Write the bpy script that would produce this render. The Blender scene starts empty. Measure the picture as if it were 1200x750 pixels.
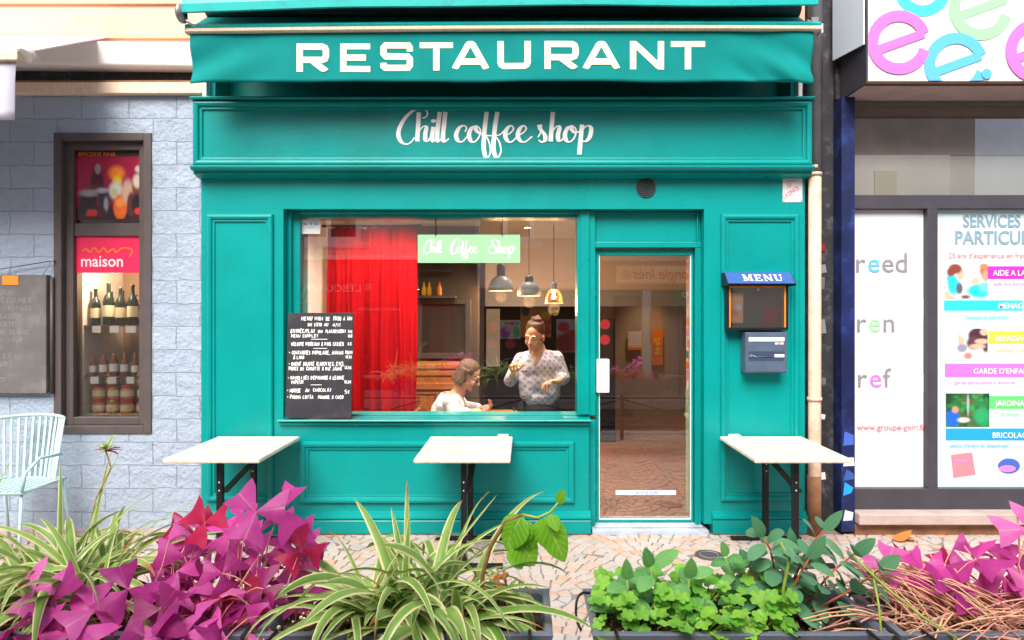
import bpy, math, random
from mathutils import Vector, Matrix, Euler, noise
R = math.radians
PI = math.pi
random.seed(7)
scene = bpy.context.scene
COL = scene.collection
# ------------------------------------------------------------------ camera geometry helpers (metres at a given depth)
CX, CY, CZ, FPX = 0.0, -4.5, 1.58, 742.0
def wx(px, Y=0.0): return (px - 615.0) / FPX * (Y - CY)
def wz(py, Y=0.0): return CZ + (365.0 - py) / FPX * (Y - CY)
def rnd(a, b): return random.uniform(a, b)

# ------------------------------------------------------------------ materials
MATS = {}
def nmat(name):
    m = bpy.data.materials.new(name); m.use_nodes = True
    nt = m.node_tree; nt.nodes.clear()
    out = nt.nodes.new('ShaderNodeOutputMaterial')
    MATS[name] = m
    return m, nt, out
def N(nt, typ, **kw):
    n = nt.nodes.new(typ)
    for k, v in kw.items():
        if k.startswith('i_'):
            key = k[2:].replace('_', ' ')
            n.inputs[key].default_value = v
        else: setattr(n, k, v)
    return n
def L(nt, a, b): nt.links.new(a, b)
def math_n(nt, op, a, b=None, c=None, clamp=False):
    n = nt.nodes.new('ShaderNodeMath'); n.operation = op; n.use_clamp = clamp
    for i, x in enumerate((a, b, c)):
        if x is None: continue
        if isinstance(x, (int, float)): n.inputs[i].default_value = x
        else: L(nt, x, n.inputs[i])
    return n.outputs[0]
def mixc(nt, fac, a, b):
    n = nt.nodes.new('ShaderNodeMix'); n.data_type = 'RGBA'
    for i, x in ((0, fac), (6, a), (7, b)):
        if isinstance(x, (int, float)): n.inputs[i].default_value = x
        elif isinstance(x, (tuple, list)): n.inputs[i].default_value = (*x[:3], 1)
        else: L(nt, x, n.inputs[i])
    return n.outputs[2]
def sc(c, k): return tuple(min(1, x * k) for x in c[:3])
def mat(name, base, rough=.5, metal=0, var=0.0, vs=5, bump=0, bs=60, coat=0, spec=.5, emit=0, transl=0, dirt=None, ds=3, stretch=None, rv=0):
    m, nt, out = nmat(name)
    b = N(nt, 'ShaderNodeBsdfPrincipled')
    tc = N(nt, 'ShaderNodeTexCoord').outputs['Object']
    if stretch:
        mp = N(nt, 'ShaderNodeMapping'); mp.inputs['Scale'].default_value = stretch
        L(nt, tc, mp.inputs[0]); tc = mp.outputs[0]
    col = None
    if var:
        n1 = N(nt, 'ShaderNodeTexNoise', i_Scale=vs, i_Detail=6, i_Roughness=.6); L(nt, tc, n1.inputs['Vector'])
        r = N(nt, 'ShaderNodeMapRange'); r.inputs[1].default_value = .3; r.inputs[2].default_value = .7
        L(nt, n1.outputs[0], r.inputs[0])
        col = mixc(nt, r.outputs[0], sc(base, 1 - var), sc(base, 1 + var))
    if dirt:
        n2 = N(nt, 'ShaderNodeTexNoise', i_Scale=ds, i_Detail=8, i_Roughness=.7); L(nt, tc, n2.inputs['Vector'])
        r = N(nt, 'ShaderNodeMapRange'); r.inputs[1].default_value = .52; r.inputs[2].default_value = .75
        L(nt, n2.outputs[0], r.inputs[0])
        col = mixc(nt, r.outputs[0], col if col is not None else base, dirt)
    if col is not None: L(nt, col, b.inputs['Base Color'])
    else: b.inputs['Base Color'].default_value = (*base[:3], 1)
    b.inputs['Roughness'].default_value = rough
    if rv:
        n3 = N(nt, 'ShaderNodeTexNoise', i_Scale=vs * 1.7, i_Detail=5); L(nt, tc, n3.inputs['Vector'])
        r = N(nt, 'ShaderNodeMapRange'); r.inputs[3].default_value = rough - rv; r.inputs[4].default_value = rough + rv
        L(nt, n3.outputs[0], r.inputs[0]); L(nt, r.outputs[0], b.inputs['Roughness'])
    b.inputs['Metallic'].default_value = metal
    b.inputs['Specular IOR Level'].default_value = spec
    b.inputs['Coat Weight'].default_value = coat
    b.inputs['Coat Roughness'].default_value = .15
    if emit:
        b.inputs['Emission Color'].default_value = (*base[:3], 1); b.inputs['Emission Strength'].default_value = emit
    if bump:
        n4 = N(nt, 'ShaderNodeTexNoise', i_Scale=bs, i_Detail=6, i_Roughness=.6); L(nt, tc, n4.inputs['Vector'])
        bp = N(nt, 'ShaderNodeBump', i_Strength=1.0, i_Distance=bump); L(nt, n4.outputs[0], bp.inputs['Height'])
        L(nt, bp.outputs[0], b.inputs['Normal'])
    sh = b.outputs[0]
    if transl:
        t = N(nt, 'ShaderNodeBsdfTranslucent')
        if col is not None: L(nt, col, t.inputs[0])
        else: t.inputs[0].default_value = (*base[:3], 1)
        mx = N(nt, 'ShaderNodeMixShader'); mx.inputs[0].default_value = transl
        L(nt, sh, mx.inputs[1]); L(nt, t.outputs[0], mx.inputs[2]); sh = mx.outputs[0]
    L(nt, sh, out.inputs[0])
    return m
def leafmat(name, ca, cb, margin=None, mid=None, transl=.35, rough=.38, mw=.55, vein=.0, tip=None):
    """leaf: per-leaf random value 'rnd', leaf coordinates 'lv' (x across -1..1, y along 0..1)"""
    m, nt, out = nmat(name)
    at = N(nt, 'ShaderNodeAttribute', attribute_name='rnd').outputs['Fac']
    lv = N(nt, 'ShaderNodeAttribute', attribute_name='lv').outputs['Vector']
    sp = N(nt, 'ShaderNodeSeparateXYZ'); L(nt, lv, sp.inputs[0])
    ax = math_n(nt, 'ABSOLUTE', sp.outputs[0])
    tc = N(nt, 'ShaderNodeTexCoord').outputs['Object']
    no = N(nt, 'ShaderNodeTexNoise', i_Scale=22, i_Detail=5); L(nt, tc, no.inputs['Vector'])
    f = math_n(nt, 'ADD', math_n(nt, 'MULTIPLY', at, .75), math_n(nt, 'MULTIPLY', math_n(nt, 'SUBTRACT', no.outputs[0], .35), .8), clamp=True)
    col = mixc(nt, f, ca, cb)
    if vein:
        s = math_n(nt, 'SINE', math_n(nt, 'ADD', math_n(nt, 'MULTIPLY', sp.outputs[1], 42), math_n(nt, 'MULTIPLY', ax, -11)))
        col = mixc(nt, math_n(nt, 'MULTIPLY', math_n(nt, 'GREATER_THAN', s, .86), vein), col, sc(cb, 1.7))
    if mid is not None:
        g = math_n(nt, 'LESS_THAN', ax, .055)
        col = mixc(nt, math_n(nt, 'MULTIPLY', g, .7), col, mid)
    if margin is not None:
        st = N(nt, 'ShaderNodeTexNoise', i_Scale=1.0, i_Detail=3)
        mp = N(nt, 'ShaderNodeCombineXYZ'); L(nt, math_n(nt, 'MULTIPLY', sp.outputs[0], 9), mp.inputs[0]); L(nt, math_n(nt, 'MULTIPLY', sp.outputs[1], 2), mp.inputs[1]); L(nt, math_n(nt, 'MULTIPLY', at, 40), mp.inputs[2])
        L(nt, mp.outputs[0], st.inputs['Vector'])
        e = math_n(nt, 'ADD', ax, math_n(nt, 'MULTIPLY', math_n(nt, 'SUBTRACT', st.outputs[0], .5), .55))
        r = N(nt, 'ShaderNodeMapRange'); r.inputs[1].default_value = mw - .07; r.inputs[2].default_value = mw + .07
        L(nt, e, r.inputs[0]); col = mixc(nt, r.outputs[0], col, margin)
    if tip is not None:
        tt = math_n(nt, 'ADD', sp.outputs[1], math_n(nt, 'MULTIPLY', math_n(nt, 'SUBTRACT', at, .75), .35))
        r = N(nt, 'ShaderNodeMapRange'); r.inputs[1].default_value = .87; r.inputs[2].default_value = .98
        L(nt, tt, r.inputs[0]); col = mixc(nt, r.outputs[0], col, tip)
    b = N(nt, 'ShaderNodeBsdfPrincipled', i_Roughness=rough); L(nt, col, b.inputs['Base Color'])
    b.inputs['Specular IOR Level'].default_value = .45
    bp = N(nt, 'ShaderNodeBump', i_Strength=.5, i_Distance=.002); L(nt, no.outputs[0], bp.inputs['Height']); L(nt, bp.outputs[0], b.inputs['Normal'])
    t = N(nt, 'ShaderNodeBsdfTranslucent'); L(nt, col, t.inputs[0])
    mx = N(nt, 'ShaderNodeMixShader'); mx.inputs[0].default_value = transl
    L(nt, b.outputs[0], mx.inputs[1]); L(nt, t.outputs[0], mx.inputs[2]); L(nt, mx.outputs[0], out.inputs[0])
    return m
def glassmat(name, refl=.08, tint=(.96, .97, .96), rough=0.0):
    m, nt, out = nmat(name)
    fr = N(nt, 'ShaderNodeFresnel', i_IOR=1.45)
    fac = math_n(nt, 'ADD', fr.outputs[0], refl, clamp=True)
    tr = N(nt, 'ShaderNodeBsdfTransparent'); tr.inputs[0].default_value = (*tint, 1)
    gl = N(nt, 'ShaderNodeBsdfGlossy', i_Roughness=rough)
    mx = N(nt, 'ShaderNodeMixShader'); L(nt, fac, mx.inputs[0]); L(nt, tr.outputs[0], mx.inputs[1]); L(nt, gl.outputs[0], mx.inputs[2])
    L(nt, mx.outputs[0], out.inputs[0]); return m

# ------------------------------------------------------------------ mesh builder
def M_(m): return MATS[m] if isinstance(m, str) else m
class Plane:
    """flat frame: o + u*right + v*up + d*normal"""
    def __init__(s, o, r=(1, 0, 0), u=(0, 0, 1), n=(0, -1, 0)):
        s.o, s.r, s.u, s.n = Vector(o), Vector(r).normalized(), Vector(u).normalized(), Vector(n).normalized()
    def p(s, a, b, d=0): return s.o + s.r * a + s.u * b + s.n * d
class MB:
    def __init__(s, m=None):
        s.v, s.f, s.m, s.r, s.s, s.lv, s.mats = [], [], [], [], [], [], []
        s.d = m
    def mi(s, m):
        m = M_(m or s.d)
        if m not in s.mats: s.mats.append(m)
        return s.mats.index(m)
    def add(s, vs, fs, m=None, smooth=False, rd=.5, lv=None):
        o = len(s.v); s.v.extend(tuple(x) for x in vs)
        s.lv.extend(lv if lv else [(0, 0, 0)] * len(vs))
        k = s.mi(m)
        for f in fs:
            s.f.append(tuple(i + o for i in f)); s.m.append(k); s.s.append(smooth); s.r.append(rd)
        return s
    def box(s, x0, x1, y0, y1, z0, z1, m=None, rot=None, c=None):
        vs = [Vector((x, y, z)) for x in (x0, x1) for y in (y0, y1) for z in (z0, z1)]
        if rot is not None:
            c = Vector(c) if c else Vector(((x0 + x1) / 2, (y0 + y1) / 2, (z0 + z1) / 2))
            vs = [c + rot @ (v - c) for v in vs]
        return s.add(vs, [(0, 1, 3, 2), (4, 6, 7, 5), (0, 4, 5, 1), (2, 3, 7, 6), (0, 2, 6, 4), (1, 5, 7, 3)], m)
    def bar(s, a, b, w, t, m=None, up=(0, 0, 1)):
        """rectangular bar from a to b, w across, t thick"""
        a, b = Vector(a), Vector(b); d = (b - a).normalized(); u = Vector(up)
        if abs(d.dot(u)) > .95: u = Vector((0, 1, 0))
        x = d.cross(u).normalized() * w / 2; y = d.cross(x).normalized() * t / 2
        vs = [p + sx * x + sy * y for p in (a, b) for sx, sy in ((-1, -1), (1, -1), (1, 1), (-1, 1))]
        return s.add(vs, [(0, 3, 2, 1), (4, 5, 6, 7), (0, 1, 5, 4), (1, 2, 6, 5), (2, 3, 7, 6), (3, 0, 4, 7)], m)
    def tube(s, pts, r, m=None, seg=8, caps=True, rd=.5):
        pts = [Vector(p) for p in pts]; n = len(pts)
        rs = r if isinstance(r, (list, tuple)) else [r] * n
        vs, fs = [], []; prev = None
        for i, p in enumerate(pts):
            d = (pts[min(i + 1, n - 1)] - pts[max(i - 1, 0)]).normalized()
            if prev is None:
                x = d.orthogonal().normalized()
            else:
                x = (prev - d * prev.dot(d)).normalized()
            prev = x; y = d.cross(x)
            for k in range(seg):
                a = 2 * PI * k / seg; vs.append(p + (x * math.cos(a) + y * math.sin(a)) * rs[i])
        for i in range(n - 1):
            for k in range(seg):
                k2 = (k + 1) % seg; fs.append((i * seg + k, i * seg + k2, (i + 1) * seg + k2, (i + 1) * seg + k))
        s.add(vs, fs, m, True, rd)
        if caps:
            o = len(s.v) - len(vs); k = s.mi(m)
            for f in (tuple(reversed(range(o, o + seg))), tuple(range(o + (n - 1) * seg, o + n * seg))):
                s.f.append(f); s.m.append(k); s.s.append(False); s.r.append(rd)
        return s
    def lathe(s, c, prof, m=None, seg=20, axis='Z', smooth=True):
        """prof: (radius, height)"""
        c = Vector(c); vs, fs = [], []; n = len(prof)
        for r, h in prof:
            for k in range(seg):
                a = 2 * PI * k / seg; x, y = r * math.cos(a), r * math.sin(a)
                vs.append(c + (Vector((x, y, h)) if axis == 'Z' else Vector((x, h, y)) if axis == 'Y' else Vector((h, x, y))))
        for i in range(n - 1):
            for k in range(seg):
                k2 = (k + 1) % seg; fs.append((i * seg + k, i * seg + k2, (i + 1) * seg + k2, (i + 1) * seg + k))
        return s.add(vs, fs, m, smooth)
    def ell(s, c, r, m=None, rot=None, nu=14, nv=9, smooth=True):
        vs, fs = [], []; c = Vector(c)
        r = (r, r, r) if isinstance(r, (int, float)) else r
        for i in range(nv + 1):
            t = PI * i / nv
            for k in range(nu):
                a = 2 * PI * k / nu
                p = Vector((r[0] * math.sin(t) * math.cos(a), r[1] * math.sin(t) * math.sin(a), r[2] * math.cos(t)))
                vs.append(c + (rot @ p if rot is not None else p))
        for i in range(nv):
            for k in range(nu):
                k2 = (k + 1) % nu; fs.append((i * nu + k, (i + 1) * nu + k, (i + 1) * nu + k2, i * nu + k2))
        return s.add(vs, fs, m, smooth)
    def cap(s, a, ra, b, rb, m=None, n=12):
        s.ell(a, ra, m, nu=n, nv=8); s.ell(b, rb, m, nu=n, nv=8); return s.tube([a, b], [ra, rb], m, seg=n)
    def poly(s, pl, pts, d=0, th=0, m=None):
        """flat polygon on a plane frame; th>0 gives thickness behind it"""
        n = len(pts)
        f = [pl.p(a, b, d) for a, b in pts]
        if not th: return s.add(f, [tuple(range(n))], m)
        bk = [pl.p(a, b, d - th) for a, b in pts]
        return s.add(f + bk, [tuple(range(n)), tuple(reversed(range(n, 2 * n)))] + [(i, n + i, n + (i + 1) % n, (i + 1) % n) for i in range(n)], m)
    def rect(s, pl, a0, a1, b0, b1, d=0, th=0, m=None): return s.poly(pl, [(a0, b0), (a1, b0), (a1, b1), (a0, b1)], d, th, m)
    def disc(s, pl, a, b, r, d=0, th=0, m=None, n=24, ry=None):
        return s.poly(pl, [(a + r * math.cos(2 * PI * i / n), b + (ry or r) * math.sin(2 * PI * i / n)) for i in range(n)], d, th, m)
    def stroke(s, pl, pts, w, d=0, m=None, clip=None, grow=.0003):
        n = len(pts)
        if n < 2: return s
        ws = w if isinstance(w, (list, tuple)) else [w] * n
        P = [Vector((a, b)) for a, b in pts]; vs = []
        for i in range(n):
            t0 = (P[i] - P[i - 1]).normalized() if i > 0 else (P[1] - P[0]).normalized()
            t1 = (P[i + 1] - P[i]).normalized() if i < n - 1 else t0
            t = (t0 + t1); t = t.normalized() if t.length > 1e-6 else t0
            nn = Vector((-t.y, t.x)); k = 1 / max(.45, nn.dot(Vector((-t1.y, t1.x))))
            for sg in (1, -1):
                q = P[i] + nn * sg * ws[i] / 2 * k
                if clip: q = Vector((min(max(q.x, clip[0]), clip[1]), min(max(q.y, clip[2]), clip[3])))
                vs.append(pl.p(q.x, q.y, d + grow * i / n))
        return s.add(vs, [(2 * i, 2 * i + 1, 2 * i + 3, 2 * i + 2) for i in range(n - 1)], m)
    def extr_x(s, prof, x0, x1, m=None, y=0, z=0):
        """closed (y,z) profile extruded along x"""
        n = len(prof)
        vs = [(x0, y + a, z + b) for a, b in prof] + [(x1, y + a, z + b) for a, b in prof]
        return s.add(vs, [tuple(range(n)), tuple(reversed(range(n, 2 * n)))] + [(i, n + i, n + (i + 1) % n, (i + 1) % n) for i in range(n)], m)
    def mould(s, x0, x1, z0, z1, y, w=.045, p=.02, m=None):
        """mitred picture-frame moulding on the face y (towards the street)"""
        prof = [(0, -.001), (0, .55 * p), (.12 * w, .9 * p), (.35 * w, p), (.6 * w, .8 * p), (.72 * w, .35 * p), (.86 * w, .4 * p), (w, .3 * p), (w, -.001)]
        vs, fs = [], []
        for a, q in prof:
            vs += [(x0 + a, y - q, z0 + a), (x1 - a, y - q, z0 + a), (x1 - a, y - q, z1 - a), (x0 + a, y - q, z1 - a)]
        for i in range(len(prof) - 1):
            for k in range(4):
                k2 = (k + 1) % 4; fs.append((4 * i + k, 4 * i + k2, 4 * i + 4 + k2, 4 * i + 4 + k))
        return s.add(vs, fs, m)
    def build(s, name, parent=None, bevel=0, keep=False, stuff=False):
        o = wpos(parent) if parent is not None and not keep else Vector((0, 0, 0))
        me = bpy.data.meshes.new(name)
        me.from_pydata([(v[0] - o.x, v[1] - o.y, v[2] - o.z) for v in s.v], [], s.f)
        for mm in s.mats: me.materials.append(mm)
        me.polygons.foreach_set('material_index', s.m); me.polygons.foreach_set('use_smooth', s.s)
        if any(x != .5 for x in s.r):
            a = me.attributes.new('rnd', 'FLOAT', 'FACE'); a.data.foreach_set('value', s.r)
        if any(x != (0, 0, 0) for x in s.lv):
            a = me.attributes.new('lv', 'FLOAT_VECTOR', 'POINT'); a.data.foreach_set('vector', [c for x in s.lv for c in x])
        me.update()
        ob = bpy.data.objects.new(name, me); COL.objects.link(ob)
        if parent is not None: ob.parent = parent
        if bevel:
            b = ob.modifiers.new('bevel', 'BEVEL'); b.width = bevel; b.segments = 2; b.limit_method = 'ANGLE'; b.angle_limit = R(40); b.harden_normals = False
        if stuff: ob['kind'] = 'stuff'
        return ob
def print_panel(name, parent, pl, a0, a1, b0, b1, d, bg, blobs, nx=48, world=False):
    """a printed photograph: fine grid of vertices coloured with soft patches of ink; blobs = (u, v, ru, rv, colour, softness) in 0..1"""
    ny = max(8, int(nx * (b1 - b0) / (a1 - a0))); vs, cs, fs = [], [], []
    for j in range(ny + 1):
        for i in range(nx + 1):
            u, v = i / nx, j / ny; vs.append(pl.p(a0 + (a1 - a0) * u, b0 + (b1 - b0) * v, d)); c = Vector(bg[:3])
            for (x, y, ru, rv, col, sf) in blobs:
                q = math.hypot((u - x) / ru, (v - y) / rv); k = min(1, max(0, (1 + sf - q) / (2 * sf)))
                if k > 0: c = c.lerp(Vector(col), k * k * (3 - 2 * k))
            n_ = 1 + .12 * noise.noise(Vector((u * 30, v * 30, a0 * 7))); cs.append((c.x * n_, c.y * n_, c.z * n_, 1))
    for j in range(ny):
        for i in range(nx): q = j * (nx + 1) + i; fs.append((q, q + 1, q + nx + 2, q + nx + 1))
    o = wpos(parent) if not world else Vector((0, 0, 0)); me = bpy.data.meshes.new(name); me.from_pydata([tuple(v - o) for v in vs], [], fs); me.materials.append(M_('print'))
    at = me.attributes.new('pc', 'FLOAT_COLOR', 'POINT'); at.data.foreach_set('color', [k for c in cs for k in c]); me.update()
    ob = bpy.data.objects.new(name, me); COL.objects.link(ob); ob.parent = parent; return ob
def wpos(o):
    p = Vector((0, 0, 0))
    while o is not None: p += Vector(o.location); o = o.parent
    return p
def tag(o, label=None, cat=None, group=None, kind=None):
    if label: o['label'] = label
    if cat: o['category'] = cat
    if group: o['group'] = group
    if kind: o['kind'] = kind
    return o
def thing(name, label, cat, loc=(0, 0, 0), group=None, kind=None):
    o = bpy.data.objects.new(name, None); o.empty_display_size = .05; COL.objects.link(o); o.location = loc
    return tag(o, label, cat, group, kind)
def one(mb, name, label, cat, group=None, bevel=0, loc=None):
    """a thing that is a single mesh, origin at loc"""
    if loc is not None:
        l = Vector(loc); mb.v = [tuple(Vector(v) - l) for v in mb.v]
    o = mb.build(name, None, bevel)
    if loc is not None: o.location = loc
    return tag(o, label, cat, group)
def copy_tree(o, parent=None):
    c = o.copy(); COL.objects.link(c); c.parent = parent
    for ch in [x for x in COL.objects if x.parent == o]: copy_tree(ch, c)
    return c

# ------------------------------------------------------------------ writing
_tc = {}
def text2d(s, size, bold=0, sx=1.0, align='LEFT', shear=0):
    cu = bpy.data.curves.new('t', 'FONT'); cu.body = s; cu.size = size; cu.offset = bold; cu.align_x = align; cu.resolution_u = 3; cu.shear = shear
    ob = bpy.data.objects.new('t', cu); COL.objects.link(ob)
    dg = bpy.context.evaluated_depsgraph_get(); dg.update()
    me = bpy.data.meshes.new_from_object(ob.evaluated_get(dg))
    vs = [(v.co.x * sx, v.co.y) for v in me.vertices]; fs = [tuple(p.vertices) for p in me.polygons]
    bpy.data.objects.remove(ob); bpy.data.curves.remove(cu); bpy.data.meshes.remove(me)
    return vs, fs
def put_text(mb, pl, s, a, b, size, m, d=.001, bold=0, sx=1.0, align='LEFT', rot=0, shear=0, clip=None):
    vs, fs = text2d(s, size, bold, sx, align, shear)
    c, sn = math.cos(rot), math.sin(rot)
    out = []
    for x, y in vs:
        p, q = a + x * c - y * sn, b + x * sn + y * c
        if clip: p, q = min(max(p, clip[0]), clip[1]), min(max(q, clip[2]), clip[3])
        out.append(pl.p(p, q, d))
    mb.add(out, fs, m)
def smooth_pts(pts, n=7):
    """Catmull-Rom through pts"""
    if len(pts) < 3: return [tuple(p) for p in pts]
    P = [Vector(p) for p in pts]; P = [P[0] * 2 - P[1]] + P + [P[-1] * 2 - P[-2]]; out = []
    for i in range(1, len(P) - 2):
        for k in range(n):
            t = k / n
            out.append(.5 * ((2 * P[i]) + (P[i + 1] - P[i - 1]) * t + (2 * P[i - 1] - 5 * P[i] + 4 * P[i + 1] - P[i + 2]) * t * t + (3 * P[i] - P[i - 1] - 3 * P[i + 1] + P[i + 2]) * t ** 3))
    out.append(P[-2]); return [tuple(p) for p in out]
GL = {'A': [[(0, 0), (2, 6), (4, 0)], [(.8, 2.2), (3.2, 2.2)]], 'B': [[(0, 0), (0, 6), (2.6, 6), (3.3, 4.6), (2.4, 3.2), (0, 3.1)], [(2.4, 3.2), (3.7, 1.7), (2.6, 0), (0, 0)]],
      'C': [[(3.6, 5), (2.2, 6), (.5, 4.8), (0, 3), (.6, 1), (2.2, 0), (3.7, 1)]], 'D': [[(0, 0), (0, 6), (2.2, 5.7), (3.7, 3.4), (3.2, 1), (1.8, 0), (0, 0)]],
      'E': [[(3.4, 6), (0, 6), (0, 0), (3.5, 0)], [(0, 3.1), (2.7, 3.1)]], 'F': [[(3.4, 6), (0, 6), (0, 0)], [(0, 3.1), (2.7, 3.1)]],
      'G': [[(3.6, 5), (2.2, 6), (.5, 4.8), (0, 3), (.6, 1), (2.2, 0), (3.7, 1), (3.7, 2.8), (2, 2.8)]], 'H': [[(0, 0), (0, 6)], [(3.6, 0), (3.6, 6)], [(0, 3), (3.6, 3)]],
      'I': [[(.8, 0), (.8, 6)]], 'J': [[(3, 6), (3, 1), (1.8, 0), (.3, 1)]], 'L': [[(0, 6), (0, 0), (3.2, 0)]], 'M': [[(0, 0), (0, 6), (2.2, 2), (4.4, 6), (4.4, 0)]],
      'N': [[(0, 0), (0, 6), (3.6, 0), (3.6, 6)]], 'O': [[(2, 6), (.4, 4.6), (.3, 1.4), (2, 0), (3.6, 1.4), (3.6, 4.6), (2, 6)]], 'P': [[(0, 0), (0, 6), (2.6, 5.9), (3.5, 4.4), (2.4, 3), (0, 2.8)]],
      'R': [[(0, 0), (0, 6), (2.6, 5.9), (3.4, 4.5), (2.4, 3.2), (0, 3)], [(1.7, 3.1), (3.6, 0)]], 'S': [[(3.4, 5.2), (2, 6), (.4, 5), (.8, 3.5), (3, 2.6), (3.4, 1), (1.8, 0), (.2, .8)]],
      'T': [[(0, 6), (4, 6)], [(2, 6), (2, 0)]], 'U': [[(0, 6), (.1, 1.3), (1.8, 0), (3.5, 1.3), (3.6, 6)]], 'V': [[(0, 6), (1.9, 0), (3.8, 6)]], 'X': [[(0, 0), (3.6, 6)], [(0, 6), (3.6, 0)]],
      'Z': [[(0, 6), (3.6, 6), (0, 0), (3.6, 0)]], '0': [[(1.7, 6), (.3, 4.6), (.2, 1.4), (1.7, 0), (3, 1.4), (3, 4.6), (1.7, 6)]], '1': [[(.3, 4.8), (1.5, 6), (1.5, 0)]],
      '2': [[(.2, 5), (1.6, 6), (3, 4.8), (2.4, 3), (0, 0), (3.3, 0)]], '3': [[(.2, 5.6), (2, 6), (3, 4.8), (1.4, 3.3), (3.2, 1.8), (2, 0), (0, .5)]], '4': [[(2.4, 0), (2.4, 6), (0, 1.8), (3.4, 1.8)]],
      '5': [[(3, 6), (.5, 6), (.3, 3.4), (2.2, 3.6), (3.2, 1.8), (2, 0), (0, .5)]], '8': [[(1.7, 3.2), (.4, 4.6), (1.7, 6), (3, 4.6), (1.7, 3.2), (.2, 1.5), (1.7, 0), (3.2, 1.5), (1.7, 3.2)]],
      '9': [[(3, 4), (1.4, 3), (.3, 4.6), (1.6, 6), (3, 4.6), (2.6, 0)]], '/': [[(0, -.8), (2, 6.6)]], '&': [[(3.6, 0), (.8, 4.6), (1.8, 6), (2.7, 4.8), (.4, 2), (.8, .2), (2.4, .2), (3.6, 2.4)]],
      ',': [[(.8, .6), (.3, -1)]], '.': [[(.5, 0), (.9, .3)]], "'": [[(.6, 6.3), (.3, 4.8)]], '(': [[(1.6, 6.6), (.5, 4), (.5, 2), (1.6, -.6)]], ')': [[(0, 6.6), (1.1, 4), (1.1, 2), (0, -.6)]],
      '-': [[(0, 3), (2.4, 3)]], '*': [[(.4, 2.6), (1.0, 2.6), (1.0, 3.3), (.4, 3.3), (.4, 2.6)]], '%': [[(3.2, 5.2), (1.7, 6), (.5, 4.4), (.5, 1.6), (1.7, 0), (3.2, .9)], [(-.2, 3.6), (2.4, 3.6)], [(-.2, 2.4), (2.2, 2.4)]]}
WID = {'I': 1.8, '1': 2.6, ',': 1.6, '.': 1.6, "'": 1.5, '(': 2.2, ')': 2.2, ' ': 3.4, 'M': 5.2, '-': 3.2, '/': 2.8, '*': 2.2}
def hand(mb, pl, s, a, b, h, m, wmax=None, lw=.0035, d=.001, jit=.3):
    """hand-lettered capitals; 'é' is drawn as E with an accent, % is the euro sign"""
    u = h / 6; adv = sum(WID.get(c, 4.6) + .9 for c in s) * u
    fx = min(1, wmax / adv) if wmax else 1
    x = a; k = 0
    for c in s:
        acc = c == 'é'; g = 'E' if acc else c
        if g != ' ':
            sz = rnd(.86, 1.08); by = rnd(-.25, .25); sh = rnd(.0, .14)
            for st in GL[g] + ([[(1.4, 6.8), (2.8, 8)]] if acc else []):
                pts = [(x + ((p + q * sh) * fx + rnd(-jit, jit) * .4) * u * sz, b + (q * sz + by + rnd(-jit, jit) * .4) * u) for p, q in st]
                mb.stroke(pl, pts, lw * rnd(.8, 1.2), d + (k % 5) * .0003, m); k += 1
        x += (WID.get(g, 4.6) + .9) * u * fx
# ------------------------------------------------------------------ the materials of the place
TEAL = (.0, .268, .256)
mat('teal', TEAL, rough=.30, var=.08, vs=2.2, bump=.0012, bs=26, rv=.08, spec=.3, dirt=(.0, .22, .20), ds=1.4)
mat('teal_metal', (.0, .42, .40), rough=.4, var=.06, vs=6, dirt=(.02, .22, .19), ds=9)
mat('teal_cloth', (.0, .24, .23), rough=.8, var=.1, vs=3, bump=.0012, bs=240, spec=.2, transl=.12)
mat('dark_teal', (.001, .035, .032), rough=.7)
mat('cream_letter', (.86, .78, .52), rough=.7, var=.03, vs=20)
mat('cream_bar', (.72, .56, .42), rough=.6, var=.12, vs=14, stretch=(6, 1, 1))
mat('white', (.8, .8, .8), rough=.5)
mat('white_paint', (.90, .90, .90), rough=.55)
mat('offwhite', (.74, .72, .68), rough=.6, var=.05, vs=4)
mat('black_metal', (.012, .011, .012), rough=.42, metal=.3)
mat('black', (.01, .01, .01), rough=.6)
mat('dark_grey', (.06, .06, .065), rough=.6)
mat('steel', (.55, .55, .56), rough=.3, metal=1)
mat('grey_metal', (.3, .3, .31), rough=.45, metal=.6, var=.2, vs=20)
mat('brass', (.6, .42, .15), rough=.3, metal=1)
mat('slate', (.020, .020, .028), rough=.75, var=.35, vs=9, dirt=(.06, .06, .075), ds=6)
mat('slate_grey', (.13, .125, .125), rough=.8, var=.2, vs=5, dirt=(.2, .2, .2), ds=5)
mat('chalk', (.85, .85, .85), rough=.9)
mat('chalk_dim', (.26, .25, .25), rough=.9)
mat('menu_blue', (.03, .10, .33), rough=.4, var=.1, vs=20)
mat('menu_orange', (.75, .25, .02), rough=.5)
mat('mailbox', (.09, .13, .20), rough=.4, metal=.2, var=.12, vs=12)
mat('mailbox_dark', (.03, .055, .11), rough=.5)
mat('sign_green', (.27, .56, .30), rough=.5, var=.03, vs=6)
mat('matte_black', (.012, .010, .010), rough=.95, spec=.05)
mat('threshold', (.42, .50, .60), rough=.7, var=.2, vs=8, bump=.002, bs=40, dirt=(.2, .2, .22), ds=7)
mat('red_text', (.75, .03, .04), rough=.6)
mat('pipe_cream', (.62, .46, .35), rough=.6, var=.12, vs=9, dirt=(.45, .2, .08), ds=5)
mat('pipe_grey', (.2, .21, .23), rough=.5, metal=.4, var=.2, vs=8)
mat('gutter_dark', (.02, .02, .025), rough=.6, var=.4, vs=12, dirt=(.12, .12, .13), ds=13)
mat('blue_panel', (.004, .010, .07), rough=.45, var=.5, vs=5, dirt=(.02, .06, .25), ds=7)
mat('peach_wall', (.80, .50, .37), rough=.9, var=.06, vs=3, bump=.004, bs=14, dirt=(.75, .36, .24), ds=1.6, stretch=(.5, 1, 3))
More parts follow.
